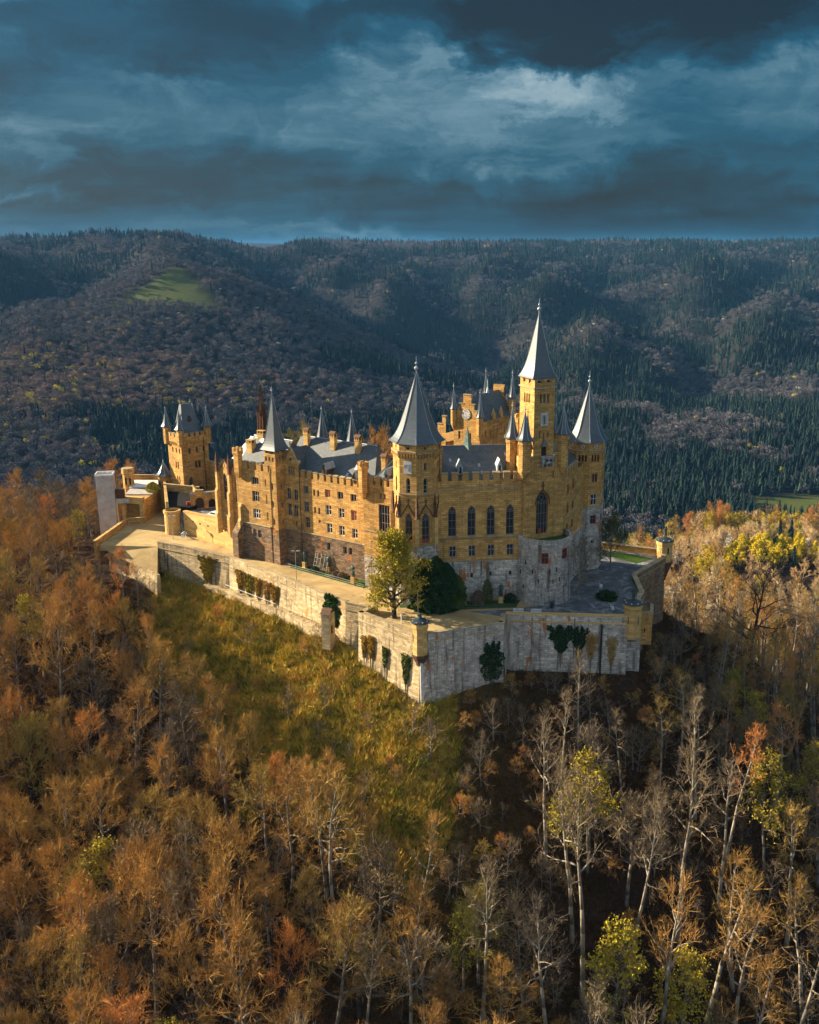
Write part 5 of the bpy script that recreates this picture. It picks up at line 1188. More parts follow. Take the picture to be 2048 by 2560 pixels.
# ================================================================== RAMPARTS
def rampart(t, pts, foot, top=1.1, batter=0.35, mat=M_rampart, course=True, par_t=0.75, cop=M_coping):
    """retaining wall through pts (left to right seen from outside) with string course and parapet"""
    for i in range(len(pts) - 1):
        a, b_ = pts[i], pts[i + 1]; d, L = edge(a, b_); P = lambda u, w, z: (*off(a, d, u, w), z)
        f0, f1 = foot[i] - 1.5, foot[i + 1] - 1.5; bt0, bt1 = batter, batter
        mb = MB()
        nseg = max(1, int(L / 4))
        for s_ in range(nseg):
            u0, u1 = L * s_ / nseg, L * (s_ + 1) / nseg; g0, g1 = f0 + (f1 - f0) * s_ / nseg, f0 + (f1 - f0) * (s_ + 1) / nseg
            mb.quad(P(u0, bt0, g0), P(u1, bt1, g1), P(u1, 0.0, -0.3), P(u0, 0.0, -0.3))
        part(mb, 'wall', mat, t)
        mb = MB(); mb.obox(a, d, 0, L, -0.3, 0.16, -0.32, -0.1); part(mb, 'string_course', cop, t)
        mb = MB(); mb.obox(a, d, 0, L, -par_t, 0.02, -0.1, top - 0.12); part(mb, 'parapet', mat, t)
        mb = MB(); mb.obox(a, d, -0.03, L + 0.03, -par_t - 0.08, 0.1, top - 0.12, top + 0.05); part(mb, 'coping', cop, t)
A0, A2, A3, A4 = (-60.7, 188.9), (-43.7, 178.9), (-31.8, 167.8), (-18.2, 154.2)
B0, BT, B1 = (-15.6, 149.6), (-5.0, 139.9), (8.4, 144.9)
C0, C1 = (9.0, 148.9), (29.0, 147.6)
t = thing('rampart_wall', (-40, 172, -3), 'long cream retaining wall below the terrace road, hung with climbing shrubs', 'rampart')
rampart(t, [A0, (-54.9, 185.9), A2, A3, A4], [-4.2, -6.4, -6.4, -6.2, -5.9])
mb = MB()  # low ledge wall along the foot with a rail
for a, b_, g0, g1 in (((-49, 182.5), A2, -6.4, -6.4), (A2, A3, -6.4, -6.2), (A3, (-21.0, 157.0), -6.2, -5.8)):
    d, L = edge(a, b_); mb.obox(a, d, 0, L, 0.2, 1.5, g0 - 2.5, (g0 + g1) / 2 + 0.9)
part(mb, 'foot_ledge', M_rampart, t)
mb = MB()
for a, b_ in ((A2, A3), (A3, (-21.0, 157.0))):
    d, L = edge(a, b_); p, q = off(a, d, 0, 1.3), off(a, d, L, 1.3); mb.tube((*p, -4.3), (*q, -4.1), 0.035, 0.035, 5)
    for i in range(int(L / 2.2)): r_ = off(a, d, i * 2.2, 1.3); mb.tube((*r_, -5.6), (*r_, -4.2), 0.03, 0.03, 4)
part(mb, 'rail', M_rail, t)
t = thing('rampart_wall', (-14, 155, -3), 'short inner wall joining the long rampart to the pointed bastion', 'rampart')
rampart(t, [A4, (-14.2, 152.2)], [-5.6, -5.6])
t = thing('pointed_bastion', (-4, 146, -4), 'pointed bastion with one bright and one shaded face jutting towards the viewer', 'bastion')
rampart(t, [(-13.2, 153.2), B0], [-6.5, -8.2]); rampart(t, [B0, BT], [-8.2, -10.6]); rampart(t, [BT, B1], [-10.6, -8.8], mat=M_pale)
rampart(t, [B1, C0], [-8.8, -8.2], mat=M_pale)
mb = MB()
for i in range(8):
    z = -11 + i * 0.95; w = 0.42 if i % 2 else 0.62
    mb.obox((BT[0], BT[1] - 0.1), edge(BT, B1)[0], -0.05, w, 0.0, 0.42 - i * 0.035, z, z + 0.92)
part(mb, 'corner_quoins', M_plaster, t)
t = thing('rampart_wall', (19, 149, -4), 'shaded straight rampart with ivy below the forecourt, right of the bastion', 'rampart')
rampart(t, [C0, C1], [-8.2, -8.6], mat=M_pale, cop=M_stone_light)
mb = MB(); d, L = edge(C0, C1)
mb.obox(C0, d, 15.7, 15.95, 0.0, 0.45, -10, -0.5); mb.obox(C0, d, 11.3, 11.4, 0.1, 0.25, -9.5, 0.6); part(mb, 'drainpipe', M_rubber, t)
t = thing('rampart_wall', (31, 150, -6), 'tall pale stone corner pier under the right watchtower', 'rampart')
mb = MB(); mb.prism([(28.9, 147.9), (31.4, 148.2), (31.2, 154), (28.9, 154)], -11, -2.0); part(mb, 'wall', M_pale, t)
t = thing('rampart_wall', (38, 174, -6), 'brown oblique rampart descending to the right watchtower on the far corner', 'rampart')
D0, D1 = (34.3, 169.2), (41.9, 179.2)
rampart(t, [(31.5, 153.5), (34.0, 160), D0, D1], [-9, -10, -11, -12.3], mat=M_base, top=0.9)
rampart(t, [D1, (42.6, 183.5), (31.0, 188.4), (27.0, 192)], [-12.3, -12, -8, -8], mat=M_stone, top=1.2)
# crenellated bay by the right watchtower
t = thing('battlemented_bay', (32, 150.5, -2), 'small crenellated sandstone bay beside the right front watchtower', 'bastion')
q0, q1 = (30.2, 149.4), (33.4, 149.2); d, L = edge(q0, q1)
mb = MB(); mb.prism([q0, q1, (34.6, 154.5), (30.6, 154.5)], -4.6, -0.6); part(mb, 'wall', M_stone, t)
merlons(t, q0, d, L, -0.6, 1.4, 0.8, 0.5, 0.4); merlons(t, q1, edge(q1, (34.6, 154.5))[0], 5.0, -0.6, 1.2, 0.8, 0.5, 0.4)
mb = MB()
for u in (1.0, 2.0): mb.obox(q0, d, u - 0.1, u + 0.1, -0.02, 0.04, -2.5, -1.7)
part(mb, 'loopholes', M_rubber, t)  # shade of the slits painted as black boxes on the face

# ---- watch turrets (sentry boxes) on the rampart corners
def knight(t, c, z, h=2.0, lean=0):
    mb = MB(); x, y = c
    mb.tube((x - 0.14, y, z), (x - 0.1, y, z + h * 0.45), 0.09, 0.13, 6); mb.tube((x + 0.2, y, z), (x + 0.1, y, z + h * 0.45), 0.09, 0.13, 6)
    mb.tube((x, y, z + h * 0.4), (x, y, z + h * 0.8), 0.2, 0.24, 8); mb.ball((x, y, z + h * 0.92), 0.15, 8); mb.tube((x, y, z + h * 0.78), (x, y, z + h * 0.88), 0.09, 0.09, 6)
    mb.tube((x - 0.22, y, z + h * 0.78), (x - 0.42, y - 0.1, z + h * 0.55), 0.08, 0.06, 5); mb.tube((x + 0.22, y, z + h * 0.78), (x + 0.45, y - 0.1, z + h * 0.62), 0.08, 0.06, 5)
    mb.tube((x + 0.45, y - 0.12, z), (x + 0.45, y - 0.12, z + h * 1.15), 0.03, 0.03, 5)
    mb.tube((x, y + 0.1, z + h * 0.15), (x, y + 0.05, z + h * 0.8), 0.34, 0.22, 7)
    return mb
def watch_turret(name, c, rr, zb, ze, label, k=8, corb=1.6, stat=2.0, wins=(-120, -60)):
    t = thing(name, (c[0], c[1], zb), label, 'watch turret', 'watch turrets on the rampart corners')
    mb = MB(); mb.lathe(c, [(rr, zb), (rr, ze - 1.0), (rr * 1.12, ze - 0.75), (rr * 1.12, ze)], k, R(22.5)); part(mb, 'wall', M_stone_light, t)
    mb = MB(); mb.lathe(c, [(rr * 0.3, zb - corb), (rr * 0.75, zb - corb * 0.45), (rr * 1.15, zb - 0.15), (rr * 1.15, zb + 0.05)], k, R(22.5)); part(mb, 'corbel', M_red if corb > 1.9 else M_coping, t)
    mb = MB(); mb.lathe(c, [(rr * 1.2, ze), (rr * 1.2, ze + 0.12), (0.1, ze + 0.7)], 12, 0); part(mb, 'roof', M_tin, t)
    mb = MB()
    for i in range(8):
        a = R(22.5 + 45 * i); mb.ball((c[0] + rr * 0.95 * math.cos(a), c[1] + rr * 0.95 * math.sin(a), ze + 0.25), 0.14, 5)
    part(mb, 'roof_ornament', M_lead, t)
    mb = MB()
    for a in wins:
        q = (c[0] + rr * 0.93 * math.cos(R(a)), c[1] + rr * 0.93 * math.sin(R(a))); d = (-math.sin(R(a)), math.cos(R(a)))
        ol = outline('arch', 0.42, 1.35); PP = lambda u, w, z: (*off(q, d, u, w), z)
        mb.add([PP(u, 0.06, zb + (ze - zb) * 0.42 + z) for u, z in ol], [tuple(range(len(ol)))])
    part(mb, 'window', M_rubber, t)
    if stat: part(knight(t, c, ze + 0.55, stat), 'statue', M_bronze, t)
    return t
watch_turret('watch_turret', (-5.0, 140.5), 1.25, -2.4, 3.0, 'square-looking turret with flat black roof at the tip of the pointed bastion', 8, 2.6, 0.9, (-160, -20))
watch_turret('watch_turret', (29.9, 148.3), 1.45, -2.6, 3.2, 'honey-coloured watch turret with knight statue on flat black roof, right front corner', 10, 1.0, 2.2, (-125, -55))
watch_turret('watch_turret', (42.2, 181.5), 1.5, -0.6, 3.7, 'farthest right watch turret with small statue, against the sunlit wood', 10, 4.0, 2.4, (-125, -75))
t = thing('guard_hut', (-21, 153.5, -6), 'narrow pale stone hut with brown roof at the foot of the long rampart', 'hut')
HO = (-22.3, 152.9); HD = edge((0, 0), (0.93, -0.36))[0]
wall(t, HO, HD, rectw(0, 1.5, -7, -0.5), [], M_coping)
wall(t, off(HO, HD, 1.5), (0.36, 0.93), rectw(0, 2.0, -7, -0.5), [('rect', 1.0, -4.4, 0.7, 1.6, 1, 0, M_wood, M_rubber)], M_coping)
wall(t, off(HO, HD, 0, -2), (-0.36, -0.93), rectw(0, 2.0, -7, -0.5), [], M_coping)
mb = MB(); P = lambda u, w, z: (*off(HO, HD, u, w), z)
mb.quad(P(-0.15, 0.15, -0.6), P(1.65, 0.15, -0.6), P(1.65, -1.0, 0.3), P(-0.15, -1.0, 0.3)); mb.quad(P(-0.15, -1.0, 0.3), P(1.65, -1.0, 0.3), P(1.65, -2.2, -0.5), P(-0.15, -2.2, -0.5)); part(mb, 'roof', M_rooftile, t)

# road parapet on the left, low outer walls
t = thing('road_parapet', (-72.5, 199, 0), 'low brown parapet along the outer edge of the road, beside the concrete shaft', 'parapet')
mb = MB()
for a, b_ in (((-73.4, 188.9), (-72.3, 205.6)), ((-72.3, 205.6), (-68.6, 206.6))):
    d, L = edge(a, b_); mb.obox(a, d, 0, L, -0.5, 0, -3, 1.15)
part(mb, 'wall', M_stone, t)
mb = MB()
for a, b_ in (((-73.4, 188.9), (-72.3, 205.6)), ((-72.3, 205.6), (-68.6, 206.6))):
    d, L = edge(a, b_); mb.obox(a, d, -0.05, L + 0.05, -0.58, 0.08, 1.15, 1.3)
part(mb, 'coping', M_stone_light, t)
t = thing('outer_road_wall', (-65, 186, -3), 'low rough stone wall holding up the sloping end of the road', 'wall')
mb = MB(); a, b_ = (-71.6, 191.2), (-58.6, 180.4); d, L = edge(a, b_)
P = lambda u, w, z: (*off(a, d, u, w), z)
mb.add([P(0, 0.5, -7), P(L, 0.5, -9.5), P(L, 0, -3.3), P(0, 0, -0.8), P(0, -0.7, -0.8), P(L, -0.7, -3.3), P(L, -0.7, -9)], [(0, 1, 2, 3), (3, 2, 5, 4), (1, 6, 5, 2)])
part(mb, 'wall', M_rampart, t)

# ================================================================== TERRAIN
FOOT = np.array([(-60.7, 188.9, -4.6), (-54.9, 185.9, -6.6), (-43.7, 178.9, -6.6), (-31.8, 167.8, -6.4), (-18.2, 154.2, -5.9), (-15.6, 149.6, -8.2), (-5.0, 139.9, -10.8), (8.4, 144.9, -9.0),
                 (9.0, 148.9, -8.4), (29.0, 147.6, -8.8), (31.4, 148.4, -8.8), (34.3, 169.2, -10.5), (41.9, 179.2, -12.0), (42.6, 183.5, -12.0), (30, 192, -8), (5, 205, -6), (-35, 222, -3), (-60, 232, -4), (-78, 226, -6), (-77, 205, -7), (-74, 189, -6), (-66, 184, -6)])
def poly_dist(x, y, poly):
    """distance outside a polygon (0 inside), vectorised"""
    d2 = np.full(x.shape, 1e18); inside = np.zeros(x.shape, bool)
    k = len(poly)
    for i in range(k):
        ax, ay = poly[i][:2]; bx, by = poly[(i + 1) % k][:2]
        ex, ey = bx - ax, by - ay
        t_ = np.clip(((x - ax) * ex + (y - ay) * ey) / (ex * ex + ey * ey), 0, 1)
        d2 = np.minimum(d2, (x - ax - t_ * ex) ** 2 + (y - ay - t_ * ey) ** 2)
        cond = ((ay > y) != (by > y)) & (x < (bx - ax) * (y - ay) / (by - ay + 1e-12) + ax)
        inside ^= cond
    d = np.sqrt(d2); d[inside] = 0
    return d
_rn = np.random.RandomState(3)
_waves = [(_rn.uniform(0, 2 * np.pi), _rn.uniform(0, 2 * np.pi)) for _ in range(60)]
def fbm(x, y, wl, octs=5, seed=0, gain=0.5):
    """cheap smooth noise from warped sine sums, about -1..1"""
    out = np.zeros_like(x); amp, tot = 1.0, 0.0
    for o in range(octs):
        s = 0
        for j in range(3):
            a, p = _waves[(seed * 7 + o * 3 + j) % 60]
            kx, ky = np.cos(a) / wl * 2 * np.pi, np.sin(a) / wl * 2 * np.pi
            s = s + np.sin(x * kx + y * ky + p + 1.7 * np.sin((x * ky - y * kx) * 0.61 + p * 2.1 + seed))
        out = out + amp * s / 3; tot += amp; amp *= gain; wl = wl * 0.47
    return out / tot * 1.5
def smooth(a, b, t): t = np.clip((t - a) / (b - a), 0, 1); return t * t * (3 - 2 * t)
def height(x, y):
    x = np.asarray(x, float); y = np.asarray(y, float)
    d = poly_dist(x, y, FOOT)
    w = 0; z = 0
    for fx, fy, fz in FOOT:
        ww = 1 / ((x - fx) ** 2 + (y - fy) ** 2 + 20) ** 1.5; w = w + ww; z = z + ww * fz
    foot = z / w
    cx_, cy_ = x + 15, y - 180
    ang = np.arctan2(cy_, cx_)
    left = np.exp(-((np.abs(np.angle(np.exp(1j * (ang - R(165)))) / R(52))) ** 2))
    sl = 0.70 - 0.40 * left
    drop = np.where(d < 60, sl * d, sl * 60 + (d - 60) * sl * 0.8)
    drop = np.where(d > 170, sl * 60 + 110 * sl * 0.8 + (d - 170) * 0.30, drop)
    bump = fbm(x, y, 26, 4, 1) * np.clip(d / 12, 0, 1) * 1.3 + fbm(x, y, 7, 3, 5) * np.clip(d / 4, 0, 1) * 0.35
    hill = foot - drop + bump
    # valley floor and the shoulder that carries the sunlit wood
    floor = -188 + fbm(x, y, 500, 4, 2) * 9
    sh = np.exp(-(((x - 175) / 150.0) ** 2 + ((y - 455) / 120.0) ** 2) ** 1.6)
    shoulder = floor + (95 + fbm(x, y, 90, 3, 6) * 5) * sh
    near = np.logaddexp(hill / 7, shoulder / 7) * 7
    # far slopes of the plateau
    D = np.sqrt(x * x + y * y); az = np.arctan2(x, y)
    lf = smooth(-0.02, -0.33, az)                      # the left rim is closer
    Dr = D / (1 - 0.27 * lf) + fbm(x, y, 900, 4, 3) * 190 + fbm(x, y, 2600, 2, 9) * 150
    rise = np.interp(Dr, [850, 1150, 1500, 2000, 2500, 3000, 3450, 3750, 4200, 6000, 12000], [-190, -178, -152, -112, -70, -18, 32, 50, 52, 46, 55])
    rise = rise + (fbm(x, y, 720, 4, 4) * 34 + fbm(x, y, 230, 3, 8) * 10) * smooth(900, 1600, D) * (1 - 0.8 * smooth(3000, 3700, D)) + 9 * lf * smooth(1700, 2700, D)
    fold = smooth(1150, 1900, D) * (1 - 0.88 * smooth(2700, 3500, D))
    rise = rise + fold * 26 * np.sin(az * 34 + D / 520.0 + 1.2 * fbm(x, y, 1500, 2, 17)) + fold * 11 * np.sin(az * 83 - D / 300.0 + 2)
    rise = rise - 46 * np.exp(-((az + 0.185) / 0.028) ** 2) * smooth(2400, 3200, D) * (1 - smooth(6000, 8000, D))
    rise = rise + 30 * np.exp(-((D - 9500) / 1500) ** 2) * (0.6 + 0.5 * np.sin(az * 23 + 1))
    rise = 82 - np.logaddexp(0, (82 - rise) / 9) * 9
    # conical spur with the meadow
    cxx, cyy = -475.0, 1700.0
    q = np.sqrt(((x - cxx) / 1.0) ** 2 + ((y - cyy) / 1.15) ** 2)
    q = np.minimum(q, 1800)
    cone = 20 - 0.33 * q + 0.00006 * q * q + fbm(x, y, 260, 4, 7) * 6 - np.where(q < 60, 0, 0)
    ridge = 20 - 0.36 * np.abs((x - cxx) * 0.80 + (y - cyy) * 0.42) - 0.02 * np.clip(-(y - cyy), 0, None) + np.where(y < cyy, -(cyy - y) * 0.5, 0)
    far = np.logaddexp(rise / 12, np.logaddexp(cone / 12, ridge / 12)) * 12
    far = far - 75 * np.exp(-(((x + 20) / 190) ** 2 + ((y - 1950) / 420) ** 2)) - 55 * np.exp(-(((x + 850) / 170) ** 2 + ((y - 1900) / 420) ** 2))
    m = smooth(650, 950, D)
    return near * (1 - m) + np.maximum(far, floor * (D < 1500) - 999 * (D >= 1500)) * m

def axis(lo, hi, step, gl, gh, growth):
    a = list(np.arange(lo, hi + step / 2, step)); s = step
    while a[-1] < gh: s *= growth; a.append(a[-1] + s)
    s = step
    while a[0] > gl: s *= growth; a.insert(0, a[0] - s)
    return np.array(a)
gx = axis(-110, 90, 2.0, -9000, 9000, 1.032); gy = axis(50, 240, 2.0, -900, 14000, 1.032)
GX, GY = np.meshgrid(gx, gy)
GZ = height(GX, GY)
nx_, ny_ = len(gx), len(gy)
me = bpy.data.meshes.new('terrain')
co = np.stack([GX, GY, GZ], -1).reshape(-1, 3)
idx = np.arange(nx_ * ny_).reshape(ny_, nx_)
quads = np.stack([idx[:-1, :-1], idx[:-1, 1:], idx[1:, 1:], idx[1:, :-1]], -1).reshape(-1, 4)
me.vertices.add(len(co)); me.vertices.foreach_set('co', co.ravel())
me.loops.add(quads.size); me.loops.foreach_set('vertex_index', quads.ravel())
me.polygons.add(len(quads)); me.polygons.foreach_set('loop_start', np.arange(0, quads.size, 4)); me.polygons.foreach_set('loop_total', np.full(len(quads), 4))
me.polygons.foreach_set('use_smooth', np.ones(len(quads), bool))
me.update(); me.validate()
DG = poly_dist(GX, GY, FOOT)
def grass_zone(x, y, d):
    """open grass slope below the long rampart and the bastion"""
    edge_ = 20 + fbm(x, y, 22, 3, 11) * 5
    z = (1 - smooth(edge_ - 4, edge_ + 6, d)) * smooth(-64, -54, x) * (1 - smooth(-4, 3, x)) * (y < 190)  # stops at the bastion tip: darker litter beyond stands in for the slope's shade
    tongue = np.exp(-((x + 1) / 11) ** 2) * smooth(95, 112, y) * (y < 150)
    return np.clip(z + 0.15 * tongue, 0, 1)
def meadow_zone(x, y):
    u = x + 475; v = y - 1700
    wd = 12 + 0.42 * np.clip(-v, 0, 300) + fbm(x, y, 60, 2, 15) * 8; a = (1 - smooth(wd - 5, wd + 5, np.abs(u - 6 + 0.15 * v))) * smooth(-172, -165, v + 0.12 * u) * (1 - smooth(-2, 8, v))
    f = smooth(285, 295, x) * (1 - smooth(560, 570, x)) * smooth(865, 872, y) * (1 - smooth(938, 945, y))
    return np.clip(a + f, 0, 1)
gzn = grass_zone(GX, GY, DG); mzn = meadow_zone(GX, GY)
lit = (1 - smooth(150, 260, DG)) * np.ones_like(GX) * 0.9 + 0.4 * np.exp(-(((GX - 175) / 190) ** 2 + ((GY - 455) / 150) ** 2))
cov = np.stack([mzn, gzn, np.clip(lit, 0, 1), np.ones_like(GX)], -1).reshape(-1, 4)
ca = me.color_attributes.new('cover', 'FLOAT_COLOR', 'POINT'); ca.data.foreach_set('color', cov.ravel())
me.materials.append(M_ground)
terrain = bpy.data.objects.new('terrain', me); COL.objects.link(terrain); terrain['kind'] = 'structure'

# ---- terrace, road, lawns
mb = MB()
TER = [(-60.7, 188.9), (-54.9, 185.9), A2, A3, A4, (-14.2, 152.2), (-13.2, 153.2), B0, BT, B1, C0, C1, (31.4, 148.2), (31.5, 153.5), (34.0, 160), D0, D1, (42.6, 183.5), (31.0, 188.4), (20, 195), (-20, 205), (-40, 212), (-60, 226), (-70, 236), (-78, 236), (-76, 222), (-72.3, 205.6), (-73.2, 190.0)]
mb.prism(TER, -1.2, 0.0, bottom=False)
mb.add([(-73.2, 190.0, 0), (-60.7, 188.9, 0), (-58.6, 180.4, -3.6), (-71.6, 191.0 - 1.4, -1.1)], [(0, 3, 2, 1)])
mb.add([(-60.7, 188.9, 0), (-58.6, 180.4, -3.6), (-58.6, 180.4, -9), (-60.7, 188.9, -9)], [(0, 1, 2, 3)])
struct(mb, 'terrace_road', M_gravel)
mb = MB(); mb.prism([(3, 152.6), (9.4, 149.8), (29.0, 148.4), (33.2, 160), (34.0, 169.4), (41.2, 179.2), (41.8, 182.8), (31, 187.4), (24, 180), (19, 158), (11, 153.6)], -0.2, 0.004, bottom=False); struct(mb, 'forecourt', M_fore)
def lawn(name, pts, z=0.03):
    mb = MB(); mb.prism(pts, -0.1, z, bottom=False); return struct(mb, name, M_lawn)
lawn('lawn_strip', [(-31.2, 175.6), (-15.9, 164.0), (-15.0, 165.5), (-15.5, 168.6), (-31.6, 179.0)])
lawn('lawn_strip', [(-9, 154.4), (2, 153.6), (11.0, 154.4), (12.0, 158), (-1, 157.3), (-9, 159)])
lawn('lawn', [(36, 178), (40, 181), (33, 186), (30, 184)], 0.04)
lawn('lawn', [(26.0, 157.5), (28.6, 157.0), (29.4, 159.8), (26.4, 160.5)], 0.05)
mb = MB(); mb.prism([(-66, 214), (-60.3, 199.5), (-57.4, 198.2), (-42.0, 184.6), (-33, 186), (-30, 200), (-44, 208), (-56, 219)], -0.3, 4.0, bottom=False); struct(mb, 'courtyard', M_fore)
mb = MB(); mb.prism([(-30, 190), (-8, 174), (14, 178), (20, 185), (0, 200), (-20, 203)], -0.3, 3.9, bottom=False); struct(mb, 'inner_courtyard', M_gravel)

# ================================================================== SMALL THINGS ON THE TERRACE
def statue(c, z, h, label, ang=0, pose=0, plinth=1.15):
    t = thing('statue', (c[0], c[1], z), label, 'statue', 'bronze statues of kings on stone plinths')
    mb = MB(); ca, sa = math.cos(ang), math.sin(ang)
    mb.lathe(c, [(0.62, z), (0.62, z + 0.12), (0.5, z + 0.16), (0.5, z + plinth - 0.1), (0.58, z + plinth - 0.05), (0.58, z + plinth)], 4, R(45), ang=ang); part(mb, 'plinth', M_stone_light, t)
    z0 = z + plinth
    # body grown as one skin from a posed skeleton
    L = lambda x, y, zz: (c[0] + x * ca - y * sa, c[1] + x * sa + y * ca, z0 + zz * h)
    J = {'pel': (0, 0, 0.50), 'che': (0, 0.01, 0.74), 'nec': (0, 0, 0.84), 'hea': (0, -0.02, 0.92), 'top': (0, 0, 0.99),
         'lk': (-0.13, -0.03, 0.27), 'lf': (-0.15, 0, 0.03), 'lt': (-0.17, -0.16, 0.02), 'rk': (0.13, -0.10, 0.28), 'rf': (0.16, -0.08, 0.03), 'rt': (0.18, -0.24, 0.02),
         'ls': (-0.24, 0, 0.80), 'le': (-0.40, -0.06, 0.63), 'lh': ((-0.62, -0.25, 0.60), (-0.34, -0.28, 0.52))[pose % 2], 'rs': (0.24, 0, 0.80), 're': (0.40, 0.0, 0.64), 'rh': ((0.32, -0.22, 0.50), (0.55, -0.2, 0.72))[pose % 2]}
    RD = {'pel': .17, 'che': .22, 'nec': .075, 'hea': .13, 'top': .08, 'lk': .10, 'lf': .08, 'lt': .06, 'rk': .10, 'rf': .08, 'rt': .06, 'ls': .11, 'le': .085, 'lh': .06, 'rs': .11, 're': .085, 'rh': .06}
    ks = list(J); ed = [('pel', 'che'), ('che', 'nec'), ('nec', 'hea'), ('hea', 'top'), ('pel', 'lk'), ('lk', 'lf'), ('lf', 'lt'), ('pel', 'rk'), ('rk', 'rf'), ('rf', 'rt'), ('che', 'ls'), ('ls', 'le'), ('le', 'lh'), ('che', 'rs'), ('rs', 're'), ('re', 'rh')]
    me_ = bpy.data.meshes.new('bronze_figure'); me_.from_pydata([L(*J[k_]) for k_ in ks], [(ks.index(a), ks.index(b_)) for a, b_ in ed], []); me_.materials.append(M_bronze)
    ob_ = link('bronze_figure', me_, t)
    sm = ob_.modifiers.new('skin', 'SKIN'); sm.use_smooth_shade = True
    if me_.skin_vertices:
        for i, k_ in enumerate(ks): me_.skin_vertices[0].data[i].radius = (RD[k_] * h / 2.1, RD[k_] * h / 2.1); me_.skin_vertices[0].data[i].use_root = (k_ == 'pel')
    ss = ob_.modifiers.new('sub', 'SUBSURF'); ss.levels = 1; ss.render_levels = 1
    mb = MB(); cb = L(0, 0.12, 0)[:2]; mb.lathe(cb, [(0.36, z0), (0.33, z0 + 0.3 * h), (0.24, z0 + 0.6 * h), (0.2, z0 + 0.8 * h), (0.1, z0 + 0.83 * h)], 9, 0, sy=0.6, ang=ang); part(mb, 'cloak', M_bronze, t)
    mb = MB(); mb.tube(L(-0.3, 0.05, 0.55), L(-0.36, 0.3, 0.05), 0.03, 0.02, 4); mb.ball(L(-0.3, 0.05, 0.56), 0.07, 5); part(mb, 'sword', M_bronze, t)
    return t
statue((-28.4, 175.6), 0, 2.3, 'dark green bronze statue with outstretched arm, farthest left of the row below the long front', -0.5, 0)
statue((-23.4, 172.6), 0, 2.3, 'dark green bronze statue next to the leaning timber frames', -0.5, 1)
statue((-18.2, 167.0), 0, 2.4, 'green bronze statue with arm out, at the right end of the lawn strip', -0.5, 0)
statue((2.1, 156.2), 0, 2.4, 'nearly black bronze statue on plinth beside the dark conical evergreens', 0.0, 1)
statue((8.5, 156.8), 0, 2.5, 'blue green bronze statue on plinth below the hall, nearest the round bastion', 0.0, 0)

def lamp(c, z, h, heads, label, group='street lamps along the terrace'):
    t = thing('street_lamp', (c[0], c[1], z), label, 'street lamp', group)
    mb = MB(); mb.tube((*c, z), (*c, z + 0.5), 0.09, 0.08, 8); mb.tube((*c, z + 0.5), (*c, z + h), 0.06, 0.045, 8); part(mb, 'pole', M_metal, t)
    for a in heads:
        mb = MB(); dx, dy = math.cos(R(a)), math.sin(R(a)); p = (c[0] + dx * 0.2, c[1] + dy * 0.2, z + h - 0.1); q = (c[0] + dx * 0.85, c[1] + dy * 0.85, z + h + 0.02)
        mb.tube((*c, z + h - 0.15), p, 0.03, 0.03, 5)
        mb.obox((c[0], c[1]), (dx, dy), 0.2, 0.85, -0.17, 0.17, z + h - 0.08, z + h + 0.08); hd = part(mb, 'lamp_head', M_metal, t)
        m2 = MB(); m2.obox((c[0], c[1]), (dx, dy), 0.28, 0.8, -0.13, 0.13, z + h - 0.12, z + h - 0.085); sub(m2, 'lens', M_plaster, hd)
    return t
lamp((-28.9, 168.6), 0, 5.6, (165, 20), 'grey twin-headed street lamp on the terrace by the long rampart')
lamp((-59.0, 194.3), 0, 5.0, (150, 60, -10), 'street lamp with three spotlights in front of the open round turret')
lamp((-5.6, 148.3), 0, 5.4, (-160,), 'thin lamp post right of the yellow-green tree on the bastion')
t = thing('marker_post', (-9.1, 146.8, 0), 'short white post beside the trunk of the yellow-green tree', 'post')
mb = MB(); mb.tube((-8.3, 147.3, 0), (-8.3, 147.3, 1.5), 0.09, 0.09, 7); mb.ball((-8.3, 147.3, 1.5), 0.12, 6); part(mb, 'post', M_white, t)

def bench(c, ang, label, l=1.8):
    t = thing('bench', (c[0], c[1], 0), label, 'bench', 'benches on the forecourt'); d = (math.cos(ang), math.sin(ang))
    for i in range(4):
        mb = MB(); mb.obox(c, d, -l / 2, l / 2, -0.45 + i * 0.12, -0.36 + i * 0.12, 0.43, 0.47); part(mb, 'seat_slat', M_benchm, t)
    for i in range(3):
        mb = MB(); mb.obox(c, d, -l / 2, l / 2, -0.52, -0.48, 0.55 + i * 0.13, 0.65 + i * 0.13); part(mb, 'back_slat', M_benchm, t)
    for s_ in (-1, 1):
        mb = MB(); mb.obox(c, d, s_ * l * 0.4 - 0.03, s_ * l * 0.4 + 0.03, -0.5, 0.0, 0, 0.43); mb.obox(c, d, s_ * l * 0.4 - 0.03, s_ * l * 0.4 + 0.03, -0.55, -0.5, 0, 0.95); part(mb, 'leg', M_metal, t)
bench((11.2, 151.2), 0.0, 'left one of two white benches behind the straight rampart')
bench((14.2, 151.0), 0.0, 'right one of two white benches behind the straight rampart')
bench((27.3, 164.0), 1.4, 'bench at the far side of the dark forecourt by the yew bush')
bench((27.6, 153.0), 1.5, 'bench beside the honey-coloured watch turret')

